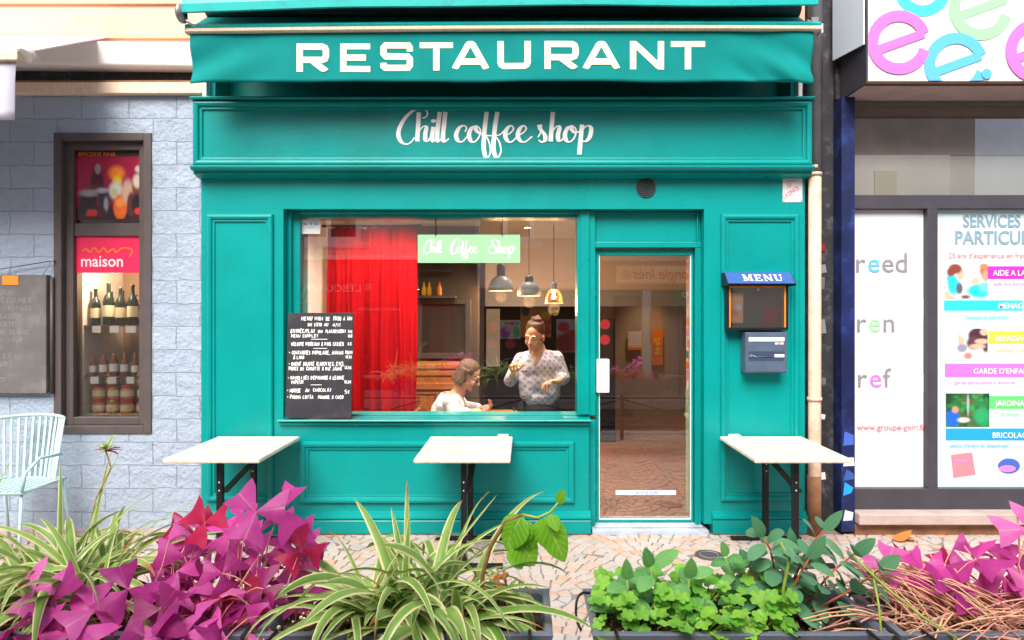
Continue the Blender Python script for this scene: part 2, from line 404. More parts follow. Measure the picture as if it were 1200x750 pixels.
mat('peach_opp', (.80, .66, .60), rough=.9, var=.07, vs=2, bump=.004, bs=18, dirt=(.42, .32, .27), ds=2)
mat('cream_wall', (.74, .69, .58), rough=.9, var=.07, vs=2, bump=.003, bs=18)
mat('stucco_white', (.84, .80, .78), rough=.85, var=.05, vs=4)
mat('brown_frame', (.085, .068, .066), rough=.5, var=.12, vs=9)
mat('grey_frame', (.048, .045, .058), rough=.45, var=.15, vs=5)
mat('sill_stone', (.46, .36, .33), rough=.8, var=.15, vs=6, bump=.002, bs=40)
mat('rust_stone', (.26, .12, .06), rough=.9, var=.3, vs=9)
mat('soil', (.05, .02, .012), rough=1, var=.6, vs=90, bump=.01, bs=120, dirt=(.35, .22, .14), ds=110)
mat('planter', (.13, .15, .20), rough=.55, var=.15, vs=10, bump=.0006, bs=120, dirt=(.22, .22, .22), ds=14)
mat('rail_grey', (.20, .21, .24), rough=.5, metal=.2, var=.15, vs=12)
mat('asphalt', (.05, .05, .052), rough=.9, var=.25, vs=30, bump=.003, bs=180)
mat('kerb', (.38, .37, .36), rough=.85, var=.15, vs=8, bump=.002, bs=50)
mat('joint', (.23, .20, .19), rough=.95, var=.3, vs=30, bump=.003, bs=90)
mat('interior_wall', (.55, .47, .41), rough=.85, var=.04, vs=3)
mat('interior_white', (.78, .76, .71), rough=.8, var=.03, vs=3)
mat('interior_tan', (.36, .24, .14), rough=.8, var=.06, vs=2)
mat('interior_dark', (.085, .068, .06), rough=.7, var=.2, vs=3)
mat('interior_grey', (.24, .25, .27), rough=.5)
mat('pale_green', (.36, .52, .38), rough=.6)
mat('curtain', (.40, .002, .006), rough=.85, var=.25, vs=3, stretch=(6, 1, .3), spec=.1, transl=.1)
mat('shop_red', (.62, .010, .018), rough=.45, var=.1, vs=3)
mat('lamp_grey', (.20, .22, .25), rough=.45)
mat('lamp_black', (.03, .03, .03), rough=.5)
mat('lamp_glow', (1.0, .38, .08), rough=.5, emit=2.2)
mat('bulb', (1, .66, .35), rough=.5, emit=14)
mat('spot_glow', (1, .88, .7), rough=.5, emit=9)
mat('strip_glow', (1, .9, .8), rough=.5, emit=3)
mat('wood_top', (.72, .60, .40), rough=.4, var=.05, vs=5)
mat('skin', (.74, .36, .21), rough=.55, var=.10, vs=14, bump=.0012, bs=60)
mat('skin_light', (.66, .36, .25), rough=.55, var=.10, vs=14, bump=.0012, bs=60)
mat('lip', (.45, .09, .07), rough=.35)
mat('teeth', (.8, .76, .7), rough=.3)
mat('lash', (.03, .015, .01), rough=.6)
mat('white_knit', (.80, .79, .86), rough=.85, var=.04, vs=30, bump=.014, bs=14)
mat('trouser', (.02, .02, .025), rough=.8)
mat('hair_brown', (.055, .016, .006), rough=.62, var=.6, vs=70, bump=.006, bs=80, stretch=(1, 1, .2))
mat('hair_grey', (.11, .065, .033), rough=.65, var=.6, vs=60, bump=.006, bs=80, stretch=(1, 1, .18))
mat('chair_aqua', (.48, .70, .70), rough=.45, var=.08, vs=9)
mat('bottle_dark', (.012, .02, .012), rough=.12)
mat('bottle_amber', (.25, .07, .01), rough=.15)
mat('label_cream', (.7, .62, .42), rough=.7)
mat('label_white', (.75, .75, .75), rough=.7)
mat('label_red', (.5, .03, .03), rough=.6)
mat('jar_orange', (.65, .22, .03), rough=.2)
mat('yellow', (.85, .42, .02), rough=.4)
mat('fabric_lilac', (.62, .62, .74), rough=.85, var=.05, vs=5)
mat('stalk_pink', (.66, .30, .24), rough=.6, var=.2, vs=20)
mat('stalk_dry', (.62, .42, .26), rough=.8, var=.3, vs=20)
mat('stalk_green', (.30, .42, .06), rough=.6, var=.2, vs=20)
mat('stem_red', (.42, .10, .03), rough=.6, var=.2, vs=20)
mat('stem_brown', (.25, .12, .05), rough=.8, var=.3, vs=40, bump=.001, bs=90)
mat('wood_warm', (.48, .17, .045), rough=.38, var=.3, vs=3, stretch=(1, 3, 12))
mat('wood_warm_dark', (.26, .085, .025), rough=.4, var=.3, vs=3, stretch=(1, 3, 12))
mat('poster_white', (.70, .70, .73), rough=.35)
mat('poster_aqua', (.56, .73, .77), rough=.35)
for n_, c_ in dict(p_magenta=(.85, .02, .45), p_cyan=(.02, .68, .85), p_yellow=(.85, .52, .06), p_green=(.10, .72, .16), p_blue=(.01, .32, .85), p_pink=(.85, .22, .55),
                   p_slate=(.20, .30, .38), p_coral=(.85, .22, .26), p_navy=(.05, .12, .5), p_leaf=(.02, .16, .05), p_skin=(.75, .42, .3), p_hair=(.25, .06, .03), p_grey=(.22, .23, .25),
                   p_pale=(.62, .70, .80), e_pink=(.86, .16, .58), e_cyan=(.05, .66, .83), e_green=(.30, .84, .34), e_blue=(.09, .43, .85), p_maroon=(.25, .006, .02), p_crimson=(.55, .005, .06),
                   p_orange=(.80, .16, .01), p_brown=(.12, .05, .02), p_black=(.015, .01, .012), p_peach=(.8, .45, .25), p_bar=(.80, .01, .09), p_dkgreen=(.02, .22, .09)).items():
    mat(n_, c_, rough=.5)
glassmat('glass', .135)
glassmat('glass_side', .05)
glassmat('glass_dark', .05, (.5, .5, .5))
glassmat('glass_object', .12, (.8, .88, .86))
def printmat():
    m, nt, out = nmat('print'); b = N(nt, 'ShaderNodeBsdfPrincipled', i_Roughness=.4); L(nt, N(nt, 'ShaderNodeAttribute', attribute_name='pc').outputs['Color'], b.inputs['Base Color']); L(nt, b.outputs[0], out.inputs[0])
printmat()
# painted rough stone blocks
def stonewall(name, c1, c2, cm):
    m, nt, out = nmat(name)
    tc = N(nt, 'ShaderNodeTexCoord').outputs['Object']
    sp = N(nt, 'ShaderNodeSeparateXYZ'); L(nt, tc, sp.inputs[0])
    cb = N(nt, 'ShaderNodeCombineXYZ'); L(nt, sp.outputs[0], cb.inputs[0]); L(nt, sp.outputs[2], cb.inputs[1])
    wn = N(nt, 'ShaderNodeTexNoise', i_Scale=7, i_Detail=4); L(nt, tc, wn.inputs['Vector'])
    wv = N(nt, 'ShaderNodeVectorMath', operation='SCALE'); wv.inputs[3].default_value = .03; L(nt, wn.outputs[1], wv.inputs[0])
    av = N(nt, 'ShaderNodeVectorMath', operation='ADD'); L(nt, cb.outputs[0], av.inputs[0]); L(nt, wv.outputs[0], av.inputs[1])
    br = N(nt, 'ShaderNodeTexBrick', offset=.5, squash=1)
    br.inputs['Scale'].default_value = 1; br.inputs['Brick Width'].default_value = .34; br.inputs['Row Height'].default_value = .165
    br.inputs['Mortar Size'].default_value = .004; br.inputs['Mortar Smooth'].default_value = .6
    br.inputs['Color1'].default_value = (*c1, 1); br.inputs['Color2'].default_value = (*c2, 1); br.inputs['Mortar'].default_value = (*cm, 1)
    L(nt, av.outputs[0], br.inputs['Vector'])
    n1 = N(nt, 'ShaderNodeTexNoise', i_Scale=9, i_Detail=9, i_Roughness=.68); L(nt, tc, n1.inputs['Vector'])
    n2 = N(nt, 'ShaderNodeTexNoise', i_Scale=1.3, i_Detail=4); L(nt, tc, n2.inputs['Vector'])
    col = mixc(nt, math_n(nt, 'MULTIPLY', n2.outputs[0], .5), br.outputs[0], sc(c1, .78))
    b = N(nt, 'ShaderNodeBsdfPrincipled', i_Roughness=.75); L(nt, col, b.inputs['Base Color'])
    h = math_n(nt, 'SUBTRACT', math_n(nt, 'MULTIPLY', n1.outputs[0], 1.1), math_n(nt, 'MULTIPLY', br.outputs['Fac'], .35))
    bp = N(nt, 'ShaderNodeBump', i_Strength=.9, i_Distance=.042); L(nt, h, bp.inputs['Height']); L(nt, bp.outputs[0], b.inputs['Normal'])
    L(nt, b.outputs[0], out.inputs[0])
stonewall('blue_stone', (.42, .51, .63), (.36, .45, .57), (.31, .39, .49))
# paving setts: colour from the per-stone random value
def setts():
    m, nt, out = nmat('setts')
    at = N(nt, 'ShaderNodeAttribute', attribute_name='rnd').outputs['Fac']
    rp = N(nt, 'ShaderNodeValToRGB'); rp.color_ramp.interpolation = 'CONSTANT'
    cols = [(0, (.52, .45, .40)), (.2, (.54, .42, .35)), (.38, (.52, .46, .42)), (.58, (.56, .37, .26)), (.68, (.48, .45, .42)), (.84, (.56, .41, .33)), (.94, (.43, .40, .37))]
    e = rp.color_ramp.elements
    e[0].position, e[0].color = 0, (*cols[0][1], 1); e[1].position, e[1].color = cols[1][0], (*cols[1][1], 1)
    for p, c in cols[2:]:
        q = e.new(p); q.color = (*c, 1)
    L(nt, at, rp.inputs[0])
    tc = N(nt, 'ShaderNodeTexCoord').outputs['Object']
    n1 = N(nt, 'ShaderNodeTexNoise', i_Scale=35, i_Detail=8, i_Roughness=.7); L(nt, tc, n1.inputs['Vector'])
    n2 = N(nt, 'ShaderNodeTexNoise', i_Scale=1.8, i_Detail=4); L(nt, tc, n2.inputs['Vector'])
    k = math_n(nt, 'ADD', math_n(nt, 'MULTIPLY', n1.outputs[0], .5), math_n(nt, 'MULTIPLY', n2.outputs[0], .5))
    r = N(nt, 'ShaderNodeMapRange'); r.inputs[1].default_value = .3; r.inputs[2].default_value = .7; r.inputs[3].default_value = .30; r.inputs[4].default_value = 0
    L(nt, k, r.inputs[0])
    col = mixc(nt, r.outputs[0], rp.outputs[0], (.25, .21, .2))
    b = N(nt, 'ShaderNodeBsdfPrincipled', i_Roughness=.7); L(nt, col, b.inputs['Base Color'])
    bp = N(nt, 'ShaderNodeBump', i_Strength=.7, i_Distance=.004); L(nt, n1.outputs[0], bp.inputs['Height']); L(nt, bp.outputs[0], b.inputs['Normal'])
    L(nt, b.outputs[0], out.inputs[0])
setts()
# pale marbled table top
def marble():
    m, nt, out = nmat('marble')
    tc = N(nt, 'ShaderNodeTexCoord').outputs['Object']
    mp = N(nt, 'ShaderNodeMapping'); mp.inputs['Scale'].default_value = (7, 2.2, 5); mp.inputs['Rotation'].default_value = (0, 0, .5); L(nt, tc, mp.inputs[0])
    n1 = N(nt, 'ShaderNodeTexNoise', i_Scale=1.6, i_Detail=9, i_Roughness=.65, i_Distortion=1.2); L(nt, mp.outputs[0], n1.inputs['Vector'])
    v = math_n(nt, 'ABSOLUTE', math_n(nt, 'SUBTRACT', n1.outputs[0], .5))
    r = N(nt, 'ShaderNodeMapRange'); r.inputs[1].default_value = 0; r.inputs[2].default_value = .05; r.inputs[3].default_value = .55; r.inputs[4].default_value = 0; L(nt, v, r.inputs[0])
    col = mixc(nt, r.outputs[0], (.80, .74, .63), (.60, .42, .25))
    b = N(nt, 'ShaderNodeBsdfPrincipled', i_Roughness=.35); L(nt, col, b.inputs['Base Color']); L(nt, b.outputs[0], out.inputs[0])
marble()
# blouse with lilac medallions
def blouse():
    m, nt, out = nmat('blouse')
    tc = N(nt, 'ShaderNodeTexCoord').outputs['Object']; sp = N(nt, 'ShaderNodeSeparateXYZ'); L(nt, tc, sp.inputs[0])
    x = math_n(nt, 'ADD', sp.outputs[0], math_n(nt, 'MULTIPLY', sp.outputs[1], .7)); z = sp.outputs[2]; s = 18
    u = math_n(nt, 'SUBTRACT', math_n(nt, 'FRACT', math_n(nt, 'MULTIPLY', math_n(nt, 'ADD', x, z), s)), .5)
    v = math_n(nt, 'SUBTRACT', math_n(nt, 'FRACT', math_n(nt, 'MULTIPLY', math_n(nt, 'SUBTRACT', x, z), s)), .5)
    r2 = math_n(nt, 'SQRT', math_n(nt, 'ADD', math_n(nt, 'MULTIPLY', u, u), math_n(nt, 'MULTIPLY', v, v)))
    f = math_n(nt, 'LESS_THAN', r2, .36)
    no = N(nt, 'ShaderNodeTexNoise', i_Scale=160); L(nt, tc, no.inputs['Vector'])
    inner = mixc(nt, math_n(nt, 'GREATER_THAN', no.outputs[0], .5), (.33, .23, .38), (.48, .37, .52))
    col = mixc(nt, f, (.60, .54, .60), inner)
    b = N(nt, 'ShaderNodeBsdfPrincipled', i_Roughness=.8); L(nt, col, b.inputs['Base Color'])
    n4 = N(nt, 'ShaderNodeTexNoise', i_Scale=16, i_Detail=3); L(nt, tc, n4.inputs['Vector'])
    bp = N(nt, 'ShaderNodeBump', i_Strength=.8, i_Distance=.02); L(nt, n4.outputs[0], bp.inputs['Height']); L(nt, bp.outputs[0], b.inputs['Normal'])
    L(nt, b.outputs[0], out.inputs[0])
blouse()
# interior floor: brown tiles
def floortile():
    m, nt, out = nmat('floor_tile')
    tc = N(nt, 'ShaderNodeTexCoord').outputs['Object']
    br = N(nt, 'ShaderNodeTexBrick', offset=0); br.inputs['Scale'].default_value = 1; br.inputs['Brick Width'].default_value = .33; br.inputs['Row Height'].default_value = .33; br.inputs['Mortar Size'].default_value = .004
    br.inputs['Color1'].default_value = (.30, .13, .07, 1); br.inputs['Color2'].default_value = (.25, .115, .065, 1); br.inputs['Mortar'].default_value = (.10, .06, .045, 1)
    L(nt, tc, br.inputs['Vector'])
    b = N(nt, 'ShaderNodeBsdfPrincipled', i_Roughness=.35); L(nt, br.outputs[0], b.inputs['Base Color']); L(nt, b.outputs[0], out.inputs[0])
floortile()
leafmat('leaf_purple', (.24, .010, .14), (.92, .10, .56), transl=.5, rough=.42, mid=(.55, .05, .30))
leafmat('leaf_purple_red', (.22, .008, .03), (.62, .012, .10), transl=.45, rough=.42)
leafmat('leaf_spider', (.15, .33, .05), (.34, .54, .14), margin=(.78, .73, .40), transl=.36, rough=.4, mw=.68, tip=(.40, .16, .05))
leafmat('leaf_purple_dark', (.12, .004, .05), (.42, .012, .20), transl=.35, rough=.45, mid=(.4, .03, .2))
leafmat('leaf_pink', (.55, .06, .36), (.92, .20, .62), transl=.5, rough=.45, mid=(.8, .35, .45))
leafmat('leaf_spider_dry', (.42, .13, .02), (.60, .26, .06), transl=.3, rough=.6)
leafmat('leaf_bright', (.15, .42, .02), (.28, .60, .05), mid=(.45, .65, .15), transl=.45, rough=.32, vein=.35)
leafmat('leaf_geranium', (.10, .38, .04), (.34, .68, .08), transl=.4, rough=.5, vein=.2)
leafmat('leaf_ovate', (.08, .30, .08), (.22, .52, .16), mid=(.3, .5, .2), transl=.35, rough=.4, vein=.25)
leafmat('leaf_jade', (.06, .22, .11), (.16, .40, .20), mid=(.18, .34, .12), transl=.28, rough=.36, vein=.1)
# ------------------------------------------------------------------ ground
mb = MB('asphalt'); mb.box(-30, 30, -40, 20, -.45, -.16); tag(mb.build('ground'), kind='structure')
mb = MB('joint'); mb.box(-12, 12, -3.4, .3, -.15, -.006); tag(mb.build('pavement_base'), kind='structure')
mb = MB('kerb')
x = -12
while x < 12:
    mb.box(x + .004, x + .996, -3.62, -3.405, -.155, .004); mb.box(x + .004, x + .996, -6.65, -6.435, -.155, .004); x += 1
tag(mb.build('kerb', bevel=.012), kind='structure')
mb = MB('kerb'); mb.box(-12, 12, -8.0, -6.655, -.155, -.002); tag(mb.build('far_pavement'), kind='structure')
# setts laid in segmental arcs
def setts_mesh():
    mb = MB('setts'); RR, row, st = .66, .076, .078
    dy = .70 * RR; cs = []
    for rj in range(-3, 13):
        for ci in range(-7, 8): cs.append((ci * 2 * RR + (rj % 2) * RR + .12, -3.75 + rj * dy, rj))
    def owner(x, y):
        for k, (a, b, r) in enumerate(cs):
            if (x - a) ** 2 + (y - b) ** 2 <= RR * RR: return k
        return -1
    for k, (cx, cy, rj) in enumerate(cs):
        nr = int(RR / row + .5)
        for q in range(nr):
            r1 = RR - q * RR / nr; r0 = max(.02, RR - (q + 1) * RR / nr); n = max(3, round(2 * PI * (r0 + r1) / 2 / st)); ph = rnd(0, 6.28)
            B = [ph + (i + rnd(-.13, .13)) * 2 * PI / n for i in range(n)]
            for i in range(n):
                a0, a1 = B[i], B[(i + 1) % n] + (2 * PI if i == n - 1 else 0); am, rm = (a0 + a1) / 2, (r0 + r1) / 2
                mx, my = cx + rm * math.cos(am), cy + rm * math.sin(am)
                if my < -3.36 or my > .0 or abs(mx) > 5 or owner(mx, my) != k: continue
                g = .0036; P = lambda a, r: (cx + r * math.cos(a) + rnd(-.003, .003), cy + r * math.sin(a) + rnd(-.003, .003))
                c = [P(a0 + g / r0, r0 + g), P(a1 - g / r0, r0 + g), P(a1 - g / r1, r1 - g), P(am, r1 - g + .001), P(a0 + g / r1, r1 - g)]
                c = [(x, min(max(y, -3.39), .02)) for x, y in c]
                mx = sum(p for p, _ in c) / 5; my = sum(p for _, p in c) / 5; z = rnd(-.0012, .0012)
                inn = [(mx + (p - mx) * .93, my + (w - my) * .93, z) for p, w in c]; out = [(p, w, -.0045) for p, w in c]
                mb.add(out + inn, [(5, 6, 7, 8, 9)] + [(i_, (i_ + 1) % 5, 5 + (i_ + 1) % 5, 5 + i_) for i_ in range(5)], rd=random.random())
    tag(mb.build('pavement'), kind='structure')
setts_mesh()
# small round drain cover and a fallen leaf
dx, dy = wx(831, -.40), -.40
mb = MB('dark_grey'); mb.lathe((dx, dy, 0), [(.0, .006), (.085, .006), (.09, .004), (.09, -.004)], seg=24)
mb.lathe((dx, dy, 0), [(.055, .0062), (.058, .010), (.062, .0062)], 'grey_metal', seg=24)
one(mb, 'drain_cover', 'small round dark drain cover set into the paving before the right pilaster', 'drain cover', loc=(dx, dy, 0))
def ovate(mb, pos, d, nrm, Lg, Wd, m, curl=.25, fold=.25, rd=None, point=.75, nv=9, nu=4, pw=.7):
    """one leaf: base pos, direction d, upper side nrm"""
    pos = Vector(pos); d = Vector(d).normalized(); nrm = Vector(nrm); nrm = (nrm - d * nrm.dot(d)).normalized(); t = d.cross(nrm)
    vs, lv, fs = [], [], []
    p = pos.copy(); dd = d.copy(); nn = nrm.copy(); rd = random.random() if rd is None else rd
    for i in range(nv + 1):
        s = i / nv
        w = Wd * .5 * (math.sin(PI * min(1, s ** point * 1.0)) ** pw if 0 < s < 1 else .02)
        for k in range(-nu // 2, nu // 2 + 1):
            q = k / (nu / 2)
            vs.append(p + t * q * w + nn * (fold * abs(q) * w - .18 * q * q * w)); lv.append((q, s, 0))
        p = p + dd * Lg / nv
        rot = Matrix.Rotation(-curl / nv * 1.6, 3, t) ; dd = rot @ dd; nn = rot @ nn
    c = nu + 1
    for i in range(nv):
        for k in range(nu):
            fs.append((i * c + k, i * c + k + 1, (i + 1) * c + k + 1, (i + 1) * c + k))
    mb.add(vs, fs, m, True, rd, lv)
mb = MB('leaf_spider_dry'); lx = wx(1060, -.15)
ovate(mb, (lx - .08, -.15, .012), (1, .1, .12), (0, -.2, 1), .15, .08, None, curl=-.5, rd=.9)
ovate(mb, (lx + .01, -.16, .02), (.9, .5, .1), (0, -.4, 1), .1, .06, None, curl=.5, rd=.7)
one(mb, 'fallen_leaf', 'curled orange dead leaf lying on the ground before the right shop window', 'leaf', loc=(lx, -.15, 0))

# ------------------------------------------------------------------ the teal coffee shop
XL, XR = -2.30, 1.99
OL, OR, OT, OB = -1.716, 1.274, 2.308, .80       # opening
shop = thing('coffee_shop', 'teal green painted wooden shopfront in the middle with big window and glass door', 'shopfront', (0, 0, 0))
mb = MB('interior_white'); mb.box(XL, XR, .26, .5, 2.62, 7.0); mb.box(XL, XR, .001, .26, 3.62, 7.0, 'peach_wall'); mb.build('upper_wall', shop)
def pil(x0, x1, px0, px1, name='pilaster'):
    mb = MB('teal'); mb.box(x0, x1, 0, .26, .07, OT)
    mb.mould(px0, px1, .235, 2.30 - .03, -.0005, .055, .026)
    mb.build(name, shop)
pil(XL, OL, XL + .045, -1.785)
pil(OR, XR, 1.39, 1.945)
mb = MB('teal'); mb.box(XL, XR, 0, .26, OT + .0005, 2.60); mb.build('lintel', shop)
# sign board with frame moulding
mb = MB('teal'); mb.box(XL - .005, XR + .005, -.085, 0.24, 2.60, 3.035)
mb.mould(XL - .005, XR + .005, 2.59, 3.045, -.085, .062, .035)
mb.extr_x([(0, 0), (-.13, 0), (-.13, -.014), (-.115, -.03), (-.085, -.034), (-.085, -.05), (-.04, -.062), (0, -.07)], XL - .012, XR + .012, z=2.590)
mb.extr_x([(0.2, 0), (-.135, 0), (-.14, .012), (-.125, .022), (.2, .03)], XL - .012, XR + .012, z=3.046)
board = mb.build('sign_board', shop, bevel=.002)
# recess behind the awning
mb = MB('teal'); mb.box(XL + .05, XR - .05, .24, .26, 3.08, 3.62); mb.box(XL + .05, XL + .10, .0, .2395, 3.08, 3.62); mb.box(XR - .10, XR - .05, .0, .2395, 3.08, 3.62); mb.build('awning_recess_board', shop)
for xa in (XL + .04, XR - .07): mb = MB('white'); mb.box(xa, xa + .026, -.06, -.001, 3.078, 3.3); mb.build('side_bracket', shop)
# script lettering "Chill coffee shop", traced as pen strokes and fixed to the board
THICK, THIN = 25.0, 6.5
S1 = [  # coordinates in a 1200-unit tracing, y down
 [(168, 113), (186, 107), (197, 88), (187, 68), (158, 59), (122, 68), (82, 100), (48, 150), (33, 200), (47, 243), (78, 259), (104, 248), (124, 222)],
 [(148, 80), (144, 160), (139, 244)], [(143, 205), (158, 175), (178, 158), (190, 168), (184, 205), (186, 236), (200, 240), (216, 216)],
 [(231, 162), (223, 215), (228, 244), (248, 226)], [(266, 78), (256, 160), (251, 220), (258, 245), (276, 226)], [(298, 78), (289, 160), (284, 220), (292, 246), (318, 228)],
 [(408, 190), (416, 168), (400, 155), (374, 170), (358, 208), (368, 240), (392, 246), (416, 222), (432, 205)],
 [(472, 158), (446, 168), (430, 206), (440, 240), (462, 246), (486, 220), (494, 180), (474, 158), (468, 175), (486, 196), (512, 200)],
 [(530, 78), (521, 150), (514, 230), (514, 290), (524, 328), (540, 330), (551, 300), (545, 255), (528, 218), (505, 205)], [(500, 206), (545, 212), (600, 208), (628, 184)],
 [(590, 78), (578, 150), (570, 230), (568, 290), (580, 328), (596, 330), (610, 298), (602, 252), (584, 222), (566, 208)],
 [(636, 212), (664, 196), (681, 172), (666, 156), (642, 176), (634, 212), (648, 242), (672, 246), (700, 218)],
 [(704, 212), (734, 196), (752, 172), (738, 156), (714, 176), (705, 212), (720, 242), (748, 246), (786, 216)],
 [(818, 222), (834, 190), (838, 150)], [(826, 150), (832, 176), (856, 208), (858, 236), (838, 248), (822, 236)],
 [(902, 78), (895, 160), (889, 245)], [(892, 205), (908, 176), (928, 158), (939, 170), (930, 210), (936, 240), (952, 238), (968, 212)],
 [(1012, 158), (986, 168), (969, 206), (978, 240), (1000, 246), (1024, 220), (1032, 180), (1012, 158), (1006, 174), (1026, 196), (1052, 188)],
 [(1066, 150), (1058, 230), (1050, 318)], [(1060, 196), (1078, 168), (1102, 156), (1117, 176), (1108, 220), (1086, 244), (1062, 240)]]
def script(mb, pl, strokes, fx, fy, k, m, d=.002, thick=THICK, thin=THIN):
    for i, st in enumerate(strokes):
        P = smooth_pts(st, 8); ws = []
        for j in range(len(P)):
            a, b = P[max(0, j - 1)], P[min(len(P) - 1, j + 1)]
            dx, dy = b[0] - a[0], b[1] - a[1]; l = math.hypot(dx, dy) or 1
            v = dy / l
            w = thin + (thick - thin) * (max(0, v) ** 1.4 + .12 * max(0, -v))
            ws.append(w)
        ws = [(ws[max(0, j - 1)] + ws[j] + ws[min(len(ws) - 1, j + 1)]) / 3 * k for j in range(len(ws))]
        mb.stroke(pl, [(fx(x), fy(y)) for x, y in P], ws, d + i * .0002, m, grow=.0006)
YB = -.085
pl = Plane((0, YB, 0)); mb = MB('white_paint')
fx = lambda x: wx(460 + x / 4.8, YB); fy = lambda y: wz(115 + y / 4.8, YB)
kk = (fx(100) - fx(0)) / 100
script(mb, pl, S1, fx, fy, kk, None)
mb.disc(pl, fx(231), fy(129), 15 * kk, .0035, 0, None, ry=10 * kk)
mb.build('lettering', board)
# vent
mb = MB('dark_grey'); pv = Plane((wx(757), 0, wz(220)))
mb.lathe((wx(757), -.006, wz(220)), [(.0, 0), (.066, 0), (.07, .003), (.07, .008)], 'black', axis='Y', seg=28)
for rr in (.014, .027, .04, .053, .066):
    mb.lathe((wx(757), -.010, wz(220)), [(rr - .004, .004), (rr - .003, 0), (rr + .003, 0), (rr + .004, .004)], 'dark_grey', axis='Y', seg=28)
for k in range(8): 
    a = k * PI / 8; c, s = math.cos(a) * .066, math.sin(a) * .066
    mb.bar((wx(757) - c, -.011, wz(220) - s), (wx(757) + c, -.011, wz(220) + s), .004, .003, 'dark_teal')
one(mb, 'air_vent', 'round dark air vent grille set in the teal lintel above the door', 'vent', loc=(wx(757), 0, wz(220)))
# stall riser, sill, plinth
mb = MB('teal'); mb.box(OL + .0005, wx(690), 0, .26, .07, OB - .03); mb.mould(wx(352), wx(673), wz(589), wz(517), -.0005, .06, .026); mb.build('stall_riser', shop)
def sillprof(): return [(.26, .0), (-.045, 0), (-.05, .008), (-.045, .018), (.26, .03)]
mb = MB('teal'); mb.extr_x(sillprof(), OL - .03, wx(692), z=OB - .0) 
mb.extr_x([(.0, 0), (-.012, .0), (-.028, .012), (-.03, .022), (0, .026)], OL - .02, wx(690), z=OB - .030); sill = mb.build('window_sill', shop, bevel=.003)
def plinth(x0, x1):
    mb = MB('teal'); mb.extr_x([(.2, 0), (-.03, 0), (-.03, .085), (-.024, .095), (-.038, .105), (-.036, .118), (-.018, .13), (-.014, .142), (0, .15), (.2, .15)], x0, x1, z=.012)
    mb.box(x0 + .01, x1 - .01, -.015, .2, -.01, .0115, 'sill_stone'); mb.build('plinth', shop)
plinth(XL - .005, wx(692)); plinth(wx(834), XR + .005)
# window frame and glass
YF = .10
mb = MB('teal')
gx0, gx1, gz0, gz1 = wx(352, YF), wx(676, YF), wz(487, YF), wz(255, YF)
mb.box(OL, gx0, YF, .26, OB + .031, OT); mb.box(gx0, gx1, YF + .001, .26, gz1, OT - .001); mb.box(gx0, gx1, YF + .001, .26, OB + .0305, gz0)
mb.box(OL, OL + .03, YF - .03, YF, OB + .031, OT - .001)
mb.extr_x([(0, 0), (-.02, 0), (-.02, -.012), (-.008, -.02), (0, -.022)], gx0, gx1, y=YF + .001, z=OT - .001)
mb.box(gx0 - .006, gx0, YF - .006, YF - .0005, gz0, gz1 + .006); mb.box(gx1, gx1 + .006, YF - .006, YF - .0005, gz0, gz1 + .006)
mb.build('window_frame', shop, bevel=.003)
mb = MB('glass'); mb.box(gx0, gx1, .135, .141, gz0, gz1); mb.build('window_pane', shop)
# post between window and door
mb = MB('teal'); px0, px1 = gx1 + .0005, wx(697, YF); mb.box(px0, px1, .06, .26, OB + .031, OT - .001); mb.box(px0 + .02, px1 - .045, .045, .06, OB + .04, OT - .002)
mb.box(wx(690) + .0005, px1, .06, .26, .02, OB - .001); mb.build('post', shop, bevel=.004)
# door surround
dx0, dx1, dz1 = wx(697, YF), wx(813, YF), wz(291, YF)
mb = MB('teal'); mb.box(px1, OR, .09, .26, wz(284, YF), OT - .001); mb.box(px1, OR, .065, .24, dz1 + .002, wz(284, YF) - .0005); 
mb.box(dx1 + .004, OR, .07, .26, .02, dz1); mb.box(dx1 + .02, OR - .035, .055, .07, .02, OT - .01)
mb.build('door_surround', shop, bevel=.004)
mb = MB('teal'); door = None
YD = .11
ga, gb, gc, gd = wx(702, YD), wx(810, YD), wz(609, YD), wz(299, YD)
mb.box(dx0 + .004, ga, YD, YD + .05, .045, dz1 - .004); mb.box(gb, dx1, YD, YD + .05, .045, dz1 - .004)
mb.box(ga, gb, YD + .0005, YD + .05, .0455, gc); mb.box(ga, gb, YD + .0005, YD + .05, gd, dz1 - .0045)
door = mb.build('door', shop, bevel=.003)
mb = MB('cream_letter')   # beading round the glass
for a, b, c, d in ((ga, ga + .006, gc, gd), (gb - .006, gb, gc, gd)): mb.box(a, b, YD + .004, YD + .02, c, d, 'offwhite')
mb.box(ga + .0065, gb - .0065, YD + .004, YD + .02, gc, gc + .006, 'offwhite'); mb.build('beading', door)
mb = MB('glass'); mb.box(ga, gb, YD + .025, YD + .031, gc, gd); mb.build('door_pane', door)
mb = MB('white_paint'); mb.box(wx(699, .09), wx(714, .09), .082, YD - .0005, wz(460, .09), wz(421, .09)); mb.build('handle', door, bevel=.004)
for pz in (344, 466, 571): mb = MB('steel'); mb.tube([(dx0 + .002, YD - .012, wz(pz, YD) - .018), (dx0 + .002, YD - .012, wz(pz, YD) + .018)], .006, seg=8); mb.build('hinge', door)
psn = Plane((0, YD + .0245, 0)); mb = MB('poster_white'); mb.rect(psn, wx(722, YD), wx(793, YD), wz(581, YD), wz(575.5, YD), .001, .001, 'p_pale')
put_text(mb, psn, '04 67 43 32 99', wx(746, YD), wz(580.2, YD), .030, 'p_navy', .0016, sx=.85); mb.build('notice_strip', door)
mb = MB('threshold'); mb.box(px1 - .03, OR + .03, -.02, .26, -.004, .03); mb.box(px1 - .005, OR + .005, .03, .26, .0305, .042); mb.build('door_step', shop, bevel=.005)
